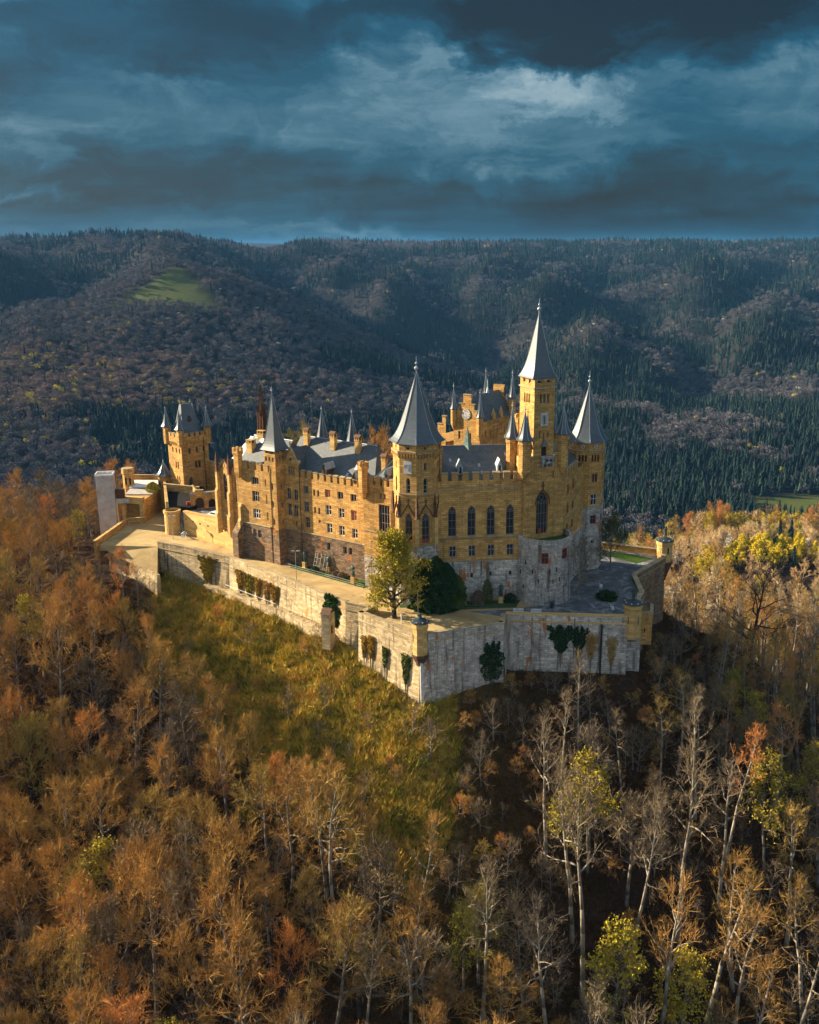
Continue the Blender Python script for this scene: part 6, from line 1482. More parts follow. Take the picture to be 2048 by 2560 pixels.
# timber frames leaning on the wall
for i, (u, lab) in enumerate(((0, 'wide timber ladder frame leaning on the rough basement wall'), (2.4, 'narrow timber pole frame leaning beside the wider ladder frame'))):
    c = (-26.6 + u * 0.83, 173.7 - u * 0.55); t = thing('timber_frame', (c[0], c[1], 0), lab, 'timber frame', 'timber frames leaning on the wall')
    w = 1.5 if i == 0 else 0.9
    P = lambda a, f, z: (c[0] + 0.832 * a + 0.555 * f, c[1] - 0.555 * a + 0.832 * f, z)
    for a in ((0, w * 0.4, w) if i == 0 else (0, w)):
        mb = MB(); mb.tube(P(a, 0, 0), P(a, 1.2, 3.5), 0.07, 0.07, 5); part(mb, 'pole', M_rail, t)
    for k in range(5 if i == 0 else 1):
        f = (k + 0.5) / 5; mb = MB(); mb.tube(P(0, 1.2 * f, 3.5 * f), P(w * (1 if k % 2 else 0.4), 1.2 * f, 3.5 * f), 0.05, 0.05, 4); part(mb, 'rung', M_timber, t)

# rail fences edging the lawns
def rail_fence(pts, label, n_rails=2, h=0.8):
    t = thing('rail_fence', (pts[0][0], pts[0][1], 0), label, 'fence'); tot = 0
    for p, q in zip(pts, pts[1:]):
        for r_ in range(n_rails):
            mb = MB(); z = h * (r_ + 1) / n_rails; mb.tube((*p, z), (*q, z), 0.03, 0.03, 5); part(mb, 'rail', M_rail, t)
        L = math.dist(p, q); k = max(1, int(L / 2))
        for i in range(k + 1):
            mb = MB(); x, y = p[0] + (q[0] - p[0]) * i / k, p[1] + (q[1] - p[1]) * i / k; mb.tube((x, y, 0), (x, y, h + 0.05), 0.035, 0.035, 5); part(mb, 'post', M_rail, t)
rail_fence([(-31.6, 175.5), (-24, 169.9), (-16.0, 163.7)], 'thin grey rail fence between lawn strip and terrace road')
rail_fence([(-5.5, 154.2), (2, 153.4), (8, 153.6), (11.0, 154.2)], 'thin rail fence in front of the hall lawn')
rail_fence([(19.5, 155.6), (21.5, 152.5)], 'short rail on the forecourt near the round bastion', 1)
for x, y, lab in ((-17.6, 160.4, 'left one of two round manhole covers on the terrace road'), (-15.9, 159.6, 'right one of two round manhole covers on the terrace road')):
    mb = MB(); mb.lathe((x, y), [(0.36, 0.005), (0.36, 0.03), (0.3, 0.032), (0.28, 0.02)], 20, 0); o_ = link('manhole_cover', mb.mesh('manhole_cover', M_timber)); tag(o_, lab, 'manhole cover', 'manhole covers')
mb = MB(); mb.lathe((17.2, 154.4), [(0.35, 0), (0.38, 1.0), (0.4, 1.05), (0.3, 1.15)], 12, 0); tag(link('litter_bin', mb.mesh('litter_bin', M_tin)), 'small dark bin at the foot of the round bastion', 'bin')

# cannon
t = thing('cannon', (-56.6, 194.8, 0), 'old cannon with pale spoked wheels beside the loophole wall', 'cannon')
for s_ in (-0.45, 0.45):
    mb = MB(); wc = Vector((-56.8, 194.8 + s_ * 1.0, 0.68)); ax = Vector((0.35, 0.94, 0)).normalized(); a1 = Vector((0.94, -0.35, 0)).normalized(); a2 = Vector((0, 0, 1))
    k = 18
    for i in range(k):
        t0, t1 = 2 * math.pi * i / k, 2 * math.pi * (i + 1) / k
        mb.tube(tuple(wc + (a1 * math.cos(t0) + a2 * math.sin(t0)) * 0.62), tuple(wc + (a1 * math.cos(t1) + a2 * math.sin(t1)) * 0.62), 0.07, 0.07, 5)
    for i in range(10): t0 = 2 * math.pi * i / 10; mb.tube(tuple(wc), tuple(wc + (a1 * math.cos(t0) + a2 * math.sin(t0)) * 0.6), 0.045, 0.04, 4)
    mb.tube(tuple(wc - ax * 0.12), tuple(wc + ax * 0.12), 0.12, 0.12, 8); part(mb, 'wheel', M_white, t)
mb = MB(); mb.tube((-56.6, 194.6, 0.95), (-58.3, 195.3, 1.3), 0.19, 0.12, 10); mb.tube((-56.6, 194.6, 0.95), (-56.1, 194.4, 0.85), 0.21, 0.16, 10); part(mb, 'barrel', M_bronze, t)
mb = MB(); mb.tube((-57.0, 194.9, 0.75), (-53.6, 193.2, 0.12), 0.13, 0.09, 6); part(mb, 'trail', M_timber, t)

# white car in the courtyard
t = thing('parked_car', (-49.9, 196.3, 4), 'small white car parked in the courtyard, half hidden by the chapel buttress', 'car')
cd = edge((0, 0), (0.80, -0.6))[0]; P = lambda u, w, z: (*off((-50.1, 196.4), cd, u, w), 4 + z)
prof = [(-2.0, 0.35), (-2.05, 0.75), (-1.5, 0.92), (-0.95, 1.4), (0.5, 1.45), (1.35, 1.0), (2.0, 0.85), (2.05, 0.35)]
mb = MB(); k = len(prof)
for sgn in (1, -1):
    pts = [P(u, sgn * (0.82 if z < 1.1 else 0.66), z) for u, z in prof]; mb.add(pts, [tuple(range(k)) if sgn < 0 else tuple(range(k))[::-1]])
for i in range(k):
    (u0, z0), (u1, z1) = prof[i], prof[(i + 1) % k]; w0, w1 = (0.82 if z0 < 1.1 else 0.66), (0.82 if z1 < 1.1 else 0.66)
    mb.quad(P(u0, w0, z0), P(u0, -w0, z0), P(u1, -w1, z1), P(u1, w1, z1))
part(mb, 'body', M_carw, t)
mb = MB()
for sgn in (1, -1): mb.add([P(-1.3, sgn * 0.815, 0.98), P(1.05, sgn * 0.815, 1.0), P(0.42, sgn * 0.69, 1.36), P(-0.85, sgn * 0.69, 1.34)], [(0, 1, 2, 3)])
mb.quad(P(1.28, 0.7, 1.06), P(1.28, -0.7, 1.06), P(0.56, -0.6, 1.44), P(0.56, 0.6, 1.44)); mb.quad(P(-1.42, 0.7, 1.0), P(-1.42, -0.7, 1.0), P(-1.0, -0.6, 1.38), P(-1.0, 0.6, 1.38))
part(mb, 'windows', M_glass, t)
for u in (-1.25, 1.3):
    for sgn in (-1, 1):
        mb = MB(); mb.tube(P(u, sgn * 0.62, 0.32), P(u, sgn * 0.84, 0.32), 0.32, 0.32, 14); w_ = part(mb, 'wheel', M_rubber, t)
        m2 = MB(); m2.tube(P(u, sgn * 0.84, 0.32), P(u, sgn * 0.855, 0.32), 0.18, 0.18, 10); sub(m2, 'rim', M_metal, w_)
# clutter on the planted bed
mb = MB(); mb.obox((-58.3, 203.6), (0.9, 0.4), 0, 0.9, -0.6, 0, 4.7, 5.6); tag(link('planter_box', mb.mesh('planter_box', M_redpaint)), 'small red box on the planted bed below the square tower', 'box')

# knight figure on the main block shoulder
t = thing('statue', (18.0, 163.5, 25.6), 'small white heraldic figure between tallest tower and right corner turret', 'statue')
part(knight(t, (17.7, 162.7), 25.6, 1.7), 'figure', M_plaster, t)
t = thing('statue', (11.0, 165.5, 28), 'small pale roof figure left of the tallest tower', 'statue')
mb = knight(t, (10.9, 165.0), 27.6, 1.6); mb.lathe((10.9, 165.0), [(0.35, 24), (0.35, 27.6)], 4, 0); part(mb, 'figure', M_pale, t)

# ================================================================== VEGETATION
def unit(v): return v / (np.linalg.norm(v) + 1e-9)
def tree_mesh(seed, H=20.0, crown=0.45, spread=0.30, n1=15, n2=7, n3=6, n4=6, twl=0.75, tww=0.04, bark=None, twig=None, leaf=None, leafn=0, leafs=0.16, lean=0.05, up=0.55, r0=None, fork=False):
    """bare deciduous tree: trunk and limbs as tapered tubes, finer branches and twigs as slim blades"""
    rs = np.random.RandomState(seed)
    T = MB(); tw_v, tw_f, lf_v, lf_f = [], [], [], []
    r0 = r0 or 0.011 * H + 0.04
    def path(p, d, L, n_, wob, trop):
        pts = [p]; 
        for i in range(n_):
            d = unit(d + rs.normal(0, wob, 3) + np.array([0, 0, trop])); p = p + d * L / n_; pts.append(p)
        return pts, d
    def blade(p, q, w0, w1):
        d = q - p; a = unit(np.cross(d, rs.normal(0, 1, 3))); o = len(tw_v)
        if w1 <= 0: tw_v.extend([p - a * w0, p + a * w0, q]); tw_f.append((o, o + 1, o + 2))
        else: tw_v.extend([p - a * w0, p + a * w0, q + a * w1, q - a * w1]); tw_f.append((o, o + 1, o + 2, o + 3))
    def leafq(p):
        a = unit(rs.normal(0, 1, 3)); b_ = unit(np.cross(a, rs.normal(0, 1, 3))); o = len(lf_v); s = leafs * rs.uniform(0.6, 1.3)
        lf_v.extend([p - a * s * 0.5, p + b_ * s * 0.35, p + a * s * 0.5, p - b_ * s * 0.35]); lf_f.append((o, o + 1, o + 2, o + 3))
    tpts, td = path(np.zeros(3), unit(np.array([rs.normal(0, lean), rs.normal(0, lean), 1.0])), H * 0.93, 9, 0.05, 0.10)
    tpts[0] = tpts[0] - np.array([0, 0, 1.0])
    rad = lambda t_: r0 * (1 - t_) ** 0.8 + 0.025
    for i in range(9): T.tube(tuple(tpts[i]), tuple(tpts[i + 1]), rad(i / 9) * (1.25 if i == 0 else 1), rad((i + 1) / 9), 7)
    for i in range(n1):
        t_ = crown + (0.97 - crown) * ((i + rs.uniform(0, 1)) / n1); f = t_ * 9; j = min(8, int(f)); p = tpts[j] * (1 - f + j) + tpts[j + 1] * (f - j)
        az = i * 2.4 + rs.uniform(-0.5, 0.5); rel = (t_ - crown) / (1 - crown)
        el = R(18 + 48 * rel + rs.uniform(-10, 12)); L1 = H * spread * (1.0 - 0.72 * rel ** 1.6) * rs.uniform(0.7, 1.15) * (0.65 if rel < 0.08 else 1)
        d1 = np.array([math.cos(az) * math.cos(el), math.sin(az) * math.cos(el), math.sin(el)])
        b1, _ = path(p, d1, L1, 5, 0.16, 0.10 * up); ra = rad(t_) * 0.62
        for k_ in range(5): T.tube(tuple(b1[k_]), tuple(b1[k_ + 1]), ra * (1 - k_ / 5) + 0.015, ra * (1 - (k_ + 1) / 5) + 0.012, 5)
        for m_ in range(n2):
            g = 0.2 + 0.8 * (m_ + rs.uniform(0, 1)) / n2; gi = min(4, int(g * 5)); q = b1[gi] + (b1[gi + 1] - b1[gi]) * (g * 5 - gi)
            d2 = unit(unit(b1[gi + 1] - b1[gi]) * 0.8 + rs.normal(0, 0.55, 3) + np.array([0, 0, 0.35 * up])); L2 = L1 * 0.46 * (1.15 - 0.5 * g) * rs.uniform(0.7, 1.2)
            b2, _ = path(q, d2, L2, 3, 0.15, 0.12 * up); rb = max(0.018, ra * 0.35)
            for k_ in range(3):
                blade(b2[k_], b2[k_ + 1], rb * (1 - k_ / 3.5), rb * (1 - (k_ + 1) / 3.5)); blade(b2[k_], b2[k_ + 1], rb * (1 - k_ / 3.5), rb * (1 - (k_ + 1) / 3.5))
            for s_ in range(n3):
                g2 = 0.25 + 0.75 * rs.uniform(0, 1); gj = min(2, int(g2 * 3)); q2 = b2[gj] + (b2[gj + 1] - b2[gj]) * (g2 * 3 - gj)
                d3 = unit(unit(b2[gj + 1] - b2[gj]) + rs.normal(0, 0.5, 3) + np.array([0, 0, 0.3 * up])); L3 = twl * 1.7 * rs.uniform(0.7, 1.3)
                q3 = q2 + d3 * L3; blade(q2, q3, tww * 0.6, tww * 0.35)
                for v_ in range(n4):
                    g3 = rs.uniform(0.1, 1.0); q4 = q2 + (q3 - q2) * g3; d4 = unit(d3 + rs.normal(0, 0.55, 3) + np.array([0, 0, 0.25 * up])); e = q4 + d4 * twl * rs.uniform(0.5, 1.2)
                    blade(q4, e, tww * 0.42, 0)
                    for _ in range(leafn): leafq(q4 + (e - q4) * rs.uniform(0.2, 1.05) + rs.normal(0, 0.06, 3))
    def mk(nm, v_, f_, m_):
        me_ = bpy.data.meshes.new(nm); me_.from_pydata([tuple(x) for x in v_], [], f_); me_.materials.append(m_); me_.update(); return me_
    tr = T.mesh('trunk', bark or M_bark, uv=False, smooth=True)
    cr = mk('crown', tw_v, tw_f, twig or M_twig_orange)
    lv = mk('foliage', lf_v, lf_f, leaf) if leafn else None
    return tr, cr, lv

PROTO = {}
def proto(key, **kw): PROTO[key] = tree_mesh(**kw)
# tall forest trees with high crowns; lower spreading ones; different twig colours
for i in range(5): proto(('orange', i), seed=10 + i, H=18 + i, crown=0.30 + 0.05 * i, spread=0.31 - 0.015 * i, lean=0.04 + 0.02 * i, twig=M_twig_orange)
for i in range(3): proto(('wide', i), seed=20 + i, H=15, crown=0.28, spread=0.42, n1=17, twig=M_twig_orange, r0=0.26, bark=M_barkdark)
for i in range(4): proto(('pale', i), seed=30 + i, H=25, crown=0.55, spread=0.20, n1=13, n2=6, n3=4, n4=4, twig=(M_twig_orange if i in (0, 3) else M_twig_grey), bark=M_barkpale, lean=0.10)
for i in range(3): proto(('grey', i), seed=40 + i, H=18, crown=0.38, spread=0.32, twig=M_twig_grey, bark=M_bark, n3=5, n4=4, tww=0.055, twl=0.85)
for i in range(2): proto(('bud', i), seed=50 + i, H=17, crown=0.35, spread=0.28, n3=5, n4=3, leafn=2, leafs=0.30, twig=M_twig_grey, leaf=M_leaf_yg)
proto(('linden', 0), seed=61, H=13.0, crown=0.10, spread=0.42, n1=26, n2=8, n3=6, n4=4, leafn=4, leafs=0.27, up=0.3, twig=M_twig_grey, leaf=M_leaf_yg, bark=M_barkdark, r0=0.38)
proto(('willow', 0), seed=62, H=12, crown=0.25, spread=0.45, n1=15, n3=6, n4=4, leafn=3, leafs=0.34, twig=M_twig_tan, leaf=M_leaf_y)
proto(('shrub', 0), seed=63, H=5.0, crown=0.12, spread=0.5, n1=12, n2=5, n3=4, n4=5, twl=0.4, tww=0.035, twig=M_twig_orange, r0=0.07)
proto(('bare', 0), seed=64, H=9.0, crown=0.2, spread=0.55, n1=11, n2=6, n3=4, n4=3, twl=0.5, tww=0.04, twig=M_twig_grey, bark=M_bark, r0=0.14)
proto(('rugged', 0), seed=65, H=19, crown=0.3, spread=0.5, n1=13, n2=6, n3=4, n4=3, twl=0.8, tww=0.07, twig=M_barkdark, bark=M_barkdark, r0=0.34)
proto(('tan', 0), seed=66, H=16, crown=0.35, spread=0.26, n1=12, n2=5, n3=4, n4=4, twl=0.9, tww=0.09, twig=M_twig_tan, bark=M_barkpale)
proto(('tan', 1), seed=67, H=14, crown=0.25, spread=0.36, n1=12, n2=5, n3=4, n4=4, twl=0.9, tww=0.09, twig=M_twig_tan, bark=M_barkpale)
proto(('ltyel', 0), seed=68, H=15, crown=0.4, spread=0.25, n1=11, n2=5, n3=4, n4=2, leafn=2, leafs=0.5, twl=0.8, twig=M_twig_tan, leaf=M_leaf_yg, bark=M_barkpale)
proto(('blossom', 0), seed=69, H=9, crown=0.2, spread=0.42, n1=11, n2=5, n3=4, n4=2, leafn=2, leafs=0.5, twl=0.6, twig=M_twig_tan, leaf=M_blossom)
proto(('yelbush', 0), seed=70, H=8, crown=0.15, spread=0.5, n1=12, n2=5, n3=4, n4=2, leafn=2, leafs=0.55, twl=0.6, twig=M_twig_tan, leaf=M_leaf_y)
proto(('oliv', 0), seed=71, H=9.5, crown=0.15, spread=0.42, n1=14, n3=5, n4=3, leafn=2, leafs=0.22, twig=M_twig_grey, leaf=M_ivy)

def conifer_mesh(seed, H=18, tiers=11, k=9, mat=None, base_r=0.21, jag=0.35):
    rs = np.random.RandomState(seed); v_, f_ = [], []
    for t_ in range(tiers):
        z0 = H * (0.10 + 0.88 * t_ / tiers); z1 = z0 + H * 1.9 / tiers * 0.75; rr = H * base_r * (1 - t_ / tiers) ** 0.85 + 0.15
        o = len(v_); v_.append((0, 0, min(z1, H)))
        for i in range(k * 2):
            a = math.pi * i / k + rs.uniform(-0.15, 0.15) + t_ * 0.7; r_ = rr * (rs.uniform(0.75, 1.15) if i % 2 == 0 else rs.uniform(1 - jag - 0.25, 1 - jag))
            v_.append((r_ * math.cos(a), r_ * math.sin(a), z0 - (0.05 * r_ if i % 2 == 0 else -0.12 * rr) * 1.5))
        for i in range(k * 2): f_.append((o, o + 1 + i, o + 1 + (i + 1) % (k * 2)))
    me_ = bpy.data.meshes.new('crown'); me_.from_pydata(v_, [], f_); me_.materials.append(mat or M_spruce); me_.update()
    T = MB(); T.tube((0, 0, -1), (0, 0, H * 0.9), H * 0.013 + 0.05, 0.03, 6)
    return T.mesh('trunk', M_barkdark, uv=False), me_, None
for i in range(2): PROTO[('spruce', i)] = conifer_mesh(80 + i, 17, 14, 10)

def put_tree(key, x, y, label, group=None, s=1.0, rot=0.0, z=None, name='bare_tree', cat='tree', sz=1.0):
    tr, cr, lv = PROTO[key]
    z = float(height(np.array([x]), np.array([y]))[0]) if z is None else z
    root = bpy.data.objects.new(name, tr); COL.objects.link(root)      # the trunk mesh would be a part: use an empty root instead
    bpy.data.objects.remove(root)
    root = bpy.data.objects.new(name, None); COL.objects.link(root)
    root.location = (x, y, z); root.rotation_euler = (0, 0, rot); root.scale = (s, s, s * sz)
    tag(root, label, cat, group)
    for nm, me_ in (('trunk', tr), ('crown', cr), ('foliage', lv)):
        if me_ is None: continue
        o = bpy.data.objects.new(nm, me_); COL.objects.link(o); o.parent = root
    return root

# ---- trees one can single out
put_tree(('linden', 0), -9.6, 149.6, 'large yellow-green tree in fresh leaf standing on the pointed bastion', s=1.06, z=0, rot=0.4, name='linden_tree')
put_tree(('willow', 0), -112, 228, 'bright yellow round tree at the left edge of the picture', rot=1.0, name='yellow_tree', s=0.95)
put_tree(('rugged', 0), 58.5, 176, 'big dark branching bare tree in front of the yellow blossom, right of castle', rot=2.0, name='bare_tree', s=1.25)
put_tree(('bud', 0), 20.0, 122, 'tall tree with yellow-green crown top on the right slope', rot=0.7, s=1.05, name='budding_tree')
put_tree(('bud', 1), 16.6, 120, 'yellow-green budding tree just left of the tallest yellow-topped one', rot=2.7, s=0.85, name='budding_tree')
put_tree(('bud', 1), 29.5, 100, 'slender yellow-green tree in the middle of the dark right wood', rot=3.2, s=1.0, name='budding_tree')
put_tree(('bud', 0), 1.5, 104, 'yellow-leaved tree beside the pale bare tree at bottom centre', rot=4.0, s=0.7, name='budding_tree')
put_tree(('grey', 1), -3.6, 99, 'pale grey bare tree with fine fan of twigs at bottom centre', rot=1.0, s=0.95)
put_tree(('shrub', 0), 3.0, 124, 'small yellowish bush in the middle clearing', rot=1.0, s=0.7, name='bush')
put_tree(('oliv', 0), 30.6, 176.0, 'olive green tree between the right castle tower and the rampart', z=0, rot=1.5, name='garden_tree')
put_tree(('bare', 0), 23.4, 164.5, 'pale bare tree spreading over the dark forecourt', z=0, rot=0.5)
put_tree(('bare', 0), 22.0, 157.6, 'thin bare tree against the right side of the round bastion', z=0, rot=2.5, s=1.1)
put_tree(('bare', 0), -29.4, 176.6, 'bare shrubby tree in the shaded corner by the slim tower', z=0, rot=1.5, s=0.85)
put_tree(('orange', 0), -32.5, 204, 'left one of two orange trees rising behind the long roof', z=4, s=1.02, rot=0.3)
put_tree(('wide', 0), -16.5, 200, 'right orange tree rising behind the long roof near the octagonal tower', z=4, s=1.15, rot=1.3)
put_tree(('grey', 0), -66.0, 232, 'bare tree behind the gate terrace left of the square tower', z=-4, s=0.75)
for i, (x, y, s) in enumerate(((88, 262, 1.25), (76, 240, 0.8), (104, 275, 1.1), (110, 262, 1.2), (96, 246, 1.0), (84, 214, 0.8), (118, 290, 1.3))):
    put_tree(('spruce', i % 2), x, y, 'dark spruce among bare trees near the right edge', 'dark spruces at the right edge', s=s, rot=i, name='spruce_tree')
put_tree(('spruce', 0), -37.0, 96, 'dark young spruce at the very bottom left', s=0.35, name='spruce_tree')

def leaf_clump(name, seed, pts_fn, n_, size, mat):
    rs = np.random.RandomState(seed); P_ = pts_fn(rs, n_); v_, f_ = [], []
    A = rs.normal(0, 1, (n_, 3)); A /= np.linalg.norm(A, axis=1)[:, None]; B = np.cross(A, rs.normal(0, 1, (n_, 3))); B /= np.linalg.norm(B, axis=1)[:, None]
    S = size * rs.uniform(0.6, 1.4, (n_, 1)); V = np.stack([P_ - A * S * 0.5, P_ + B * S * 0.4, P_ + A * S * 0.5, P_ - B * S * 0.4], 1).reshape(-1, 3)
    me_ = bpy.data.meshes.new(name); me_.from_pydata(V.tolist(), [], [(4 * i, 4 * i + 1, 4 * i + 2, 4 * i + 3) for i in range(n_)]); me_.materials.append(mat); me_.update()
    return me_
def cone_pts(R_, H, k=5):
    def f(rs, n_):
        z = rs.uniform(0, 1, n_) ** 0.9; a = rs.uniform(0, 2 * np.pi, n_); prof = np.clip(1.02 - z ** 4.0 * 0.9, 0.05, 1) * (0.85 + 0.15 * np.minimum(z * 8, 1)) * (1 + 0.16 * np.sin(a * 3 + 5 * z + k) + 0.10 * np.sin(a * 7 - 11 * z))
        r = R_ * prof * (0.80 + 0.28 * rs.uniform(0, 1, n_)) * (1 + 0.14 * np.sin(a * k + z * 9) + 0.10 * np.sin(a * 9 + z * 23)); return np.stack([r * np.cos(a), r * np.sin(a), z * H], 1)
    return f
def bush(x, y, z, R_, H, n_, size, mat, label, name='evergreen_bush', cat='bush', group=None, seed=1, core=True):
    root = bpy.data.objects.new(name, None); COL.objects.link(root); root.location = (x, y, z); tag(root, label, cat, group)
    o = bpy.data.objects.new('foliage', leaf_clump('foliage', seed, cone_pts(R_, H), n_, size, mat)); COL.objects.link(o); o.parent = root
    T = MB(); T.tube((0, 0, -0.3), (0, 0, H * 0.8), 0.12, 0.03, 5)
    for i in range(10): a = i * 2.4; T.tube((0, 0, H * (0.1 + i * 0.06)), (R_ * 0.6 * math.cos(a), R_ * 0.6 * math.sin(a), H * (0.25 + i * 0.06)), 0.05, 0.01, 4)
    o = bpy.data.objects.new('stem', T.mesh('stem', M_barkdark, uv=False)); COL.objects.link(o); o.parent = root
bush(-4.6, 153.4, 0, 2.2, 9.0, 11000, 0.42, M_dark_ever, 'tall dark yew right of the yellow-green tree', seed=1)
bush(-2.7, 153.2, 0, 2.2, 9.5, 11000, 0.42, M_dark_ever, 'tallest dark yew, in the middle of the evergreen mass', seed=2)
bush(-1.0, 153.8, 0, 1.9, 8.2, 9000, 0.40, M_dark_ever, 'dark yew against the downpipe of the octagonal tower', seed=9)
bush(0.5, 154.6, 0, 1.6, 6.0, 6000, 0.36, M_ivy, 'greener rounded yew right of the dark evergreen mass', seed=3)
bush(4.6, 156.2, 0, 1.3, 2.4, 900, 0.26, M_twig_grey, 'low grey straggly shrub left of the middle basement window', seed=4)
bush(6.1, 156.4, 0, 0.8, 4.4, 1100, 0.26, M_ivy, 'slim pointed shrub between the two statues below the hall', seed=5)
bush(10.2, 157.2, 0, 0.9, 1.6, 900, 0.22, M_dark_ever, 'low dark shrub right of the blue green statue', seed=6)
bush(27.2, 158.7, 0, 1.6, 1.5, 2500, 0.22, M_dark_ever, 'round low dark bush on the forecourt lawn', seed=7)
bush(-68.9, 214.5, 5.2, 1.4, 2.2, 1500, 0.3, M_leaf_yg, 'yellow-green bush on the terrace at the foot of the square tower', seed=8)
for i, (x, y) in enumerate(((-26.2, 173.0), (-21.8, 170.3), (-20.6, 169.6))):
    bush(x, y, 0, 0.9, 1.1, 900, 0.2, M_twig_grey if i else M_ivy, 'low straggly shrub at the foot of the rough basement wall', name='shrub', group='straggly shrubs at the wall foot', seed=20 + i)

# climbing shrubs and ivy on the ramparts
def climber(a, b_, u, w, z0, z1, mat, label, seed, n_=1600, name='climbing_shrub', stem=True, size=0.24, shape=1):
    d, L = edge(a, b_)
    def f(rs, nn):
        t_ = rs.uniform(0, 1, nn); t_ = t_ ** 0.75; half = w * 0.62 * ((0.18 + 1.0 * t_ ** 0.8) if shape else np.clip(1.15 - abs(t_ - 0.5), 0, 1))
        un = rs.uniform(-1, 1, nn); t_ = t_ * (0.72 + 0.28 * np.abs(np.sin(un * 5.1 + seed)) ** 0.7 * (1.1 - 0.3 * un ** 2)); uu = u + half * un * (1 + 0.2 * np.sin(t_ * 17 + seed) + 0.1 * np.sin(t_ * 41)); ww = 0.15 + 0.45 * rs.uniform(0, 1, nn) * (1 - (abs(uu - u) / (w / 2 + 0.01)) ** 2 * 0.6); z = z0 + (z1 - z0) * t_
        return np.stack([a[0] + d[0] * uu + d[1] * ww - base[0], a[1] + d[1] * uu - d[0] * ww - base[1], z - base[2]], 1)
    bx = off(a, d, u, 0.4); base = (bx[0], bx[1], z0 - 1.5)
    root = bpy.data.objects.new(name, None); COL.objects.link(root); root.location = base; tag(root, label, 'climbing plant')
    o = bpy.data.objects.new('foliage', leaf_clump('foliage', seed, f, n_, size, mat)); COL.objects.link(o); o.parent = root
    if stem:
        T = MB(); rs = random.Random(seed)
        for i in range(9):
            x = rs.uniform(-0.5, 0.5) * w * 0.7; T.tube((0, 0, -1.2), (d[0] * x * 0.3, d[1] * x * 0.3, 1.3), 0.05, 0.04, 4); T.tube((d[0] * x * 0.3, d[1] * x * 0.3, 1.3), (d[0] * x, d[1] * x, (z1 - z0) * rs.uniform(0.7, 1.0) + 1.2), 0.035, 0.012, 4)
        o = bpy.data.objects.new('stem', T.mesh('stem', M_bark, uv=False)); COL.objects.link(o); o.parent = root
climber(A0, A2, 13.8, 3.3, -5.2, 0.4, M_ivy_y, 'broad green and yellow climber on the dark end of the long rampart', 31, 4200)
climber(A2, A3, 3.8, 2.4, -5.0, -0.6, M_ivy_y, 'first yellowish climber on the cream rampart, right of the broad one', 32, 2200)
climber(A2, A3, 6.6, 3.0, -5.2, -0.9, M_ivy_y, 'wide reddish yellow climber in the middle of the cream rampart', 33, 3000)
climber(A2, A3, 9.6, 1.8, -5.0, -0.9, M_ivy_y, 'narrow yellow climber left of the street lamp on the rampart', 34, 1500)
climber(A2, A3, 12.2, 1.7, -5.0, -0.8, M_twig_orange, 'narrow brownish climber below the street lamp', 35, 1200)
climber(A2, A3, 14.6, 2.2, -4.6, -1.1, M_ivy_y, 'low orange and green climber near the guard hut', 36, 1500)
climber(A3, A4, 15.4, 3.4, -4.2, 1.6, M_ivy, 'large glossy green ivy mound between the guard hut and the pointed bastion', 37, 5200, 'ivy', size=0.3, shape=0)
climber(B0, BT, 1.6, 1.3, -6.6, -2.6, M_ivy_y, 'small yellow espalier at the left end of the bright bastion face', 38, 900)
climber(B0, BT, 3.2, 1.5, -6.3, -2.2, M_ivy_y, 'second yellow espalier on the bright bastion face', 39, 1100)
climber(B0, BT, 6.6, 1.2, -6.8, -3.2, M_ivy, 'small green espalier in the middle of the bright bastion face', 40, 1000)
climber(B0, BT, 11.4, 1.7, -8.2, -3.0, M_ivy, 'larger green espalier near the tip of the bright bastion face', 41, 1900)
climber(BT, B1, 12.2, 3.4, -8.6, -1.8, M_dark_ever, 'dark ivy mass in the corner where bastion and straight rampart meet', 42, 4200, 'ivy', shape=0)
climber(C0, C1, 9.2, 3.2, -5.5, -0.6, M_dark_ever, 'broad dark ivy cone on the shaded straight rampart', 43, 3600, 'ivy')
climber(C0, C1, 12.2, 2.0, -6.2, -0.8, M_dark_ever, 'narrow dark ivy cone right of the broad one', 44, 2400, 'ivy')
climber(C0, C1, 14.2, 1.6, -6.5, -2.0, M_twig_orange, 'rust-brown climber beside the dark drainpipe', 45, 900)
climber(C0, C1, 17.6, 1.5, -7.5, -2.2, M_twig_orange, 'thin reddish climber on the pier under the right watch turret', 46, 700)

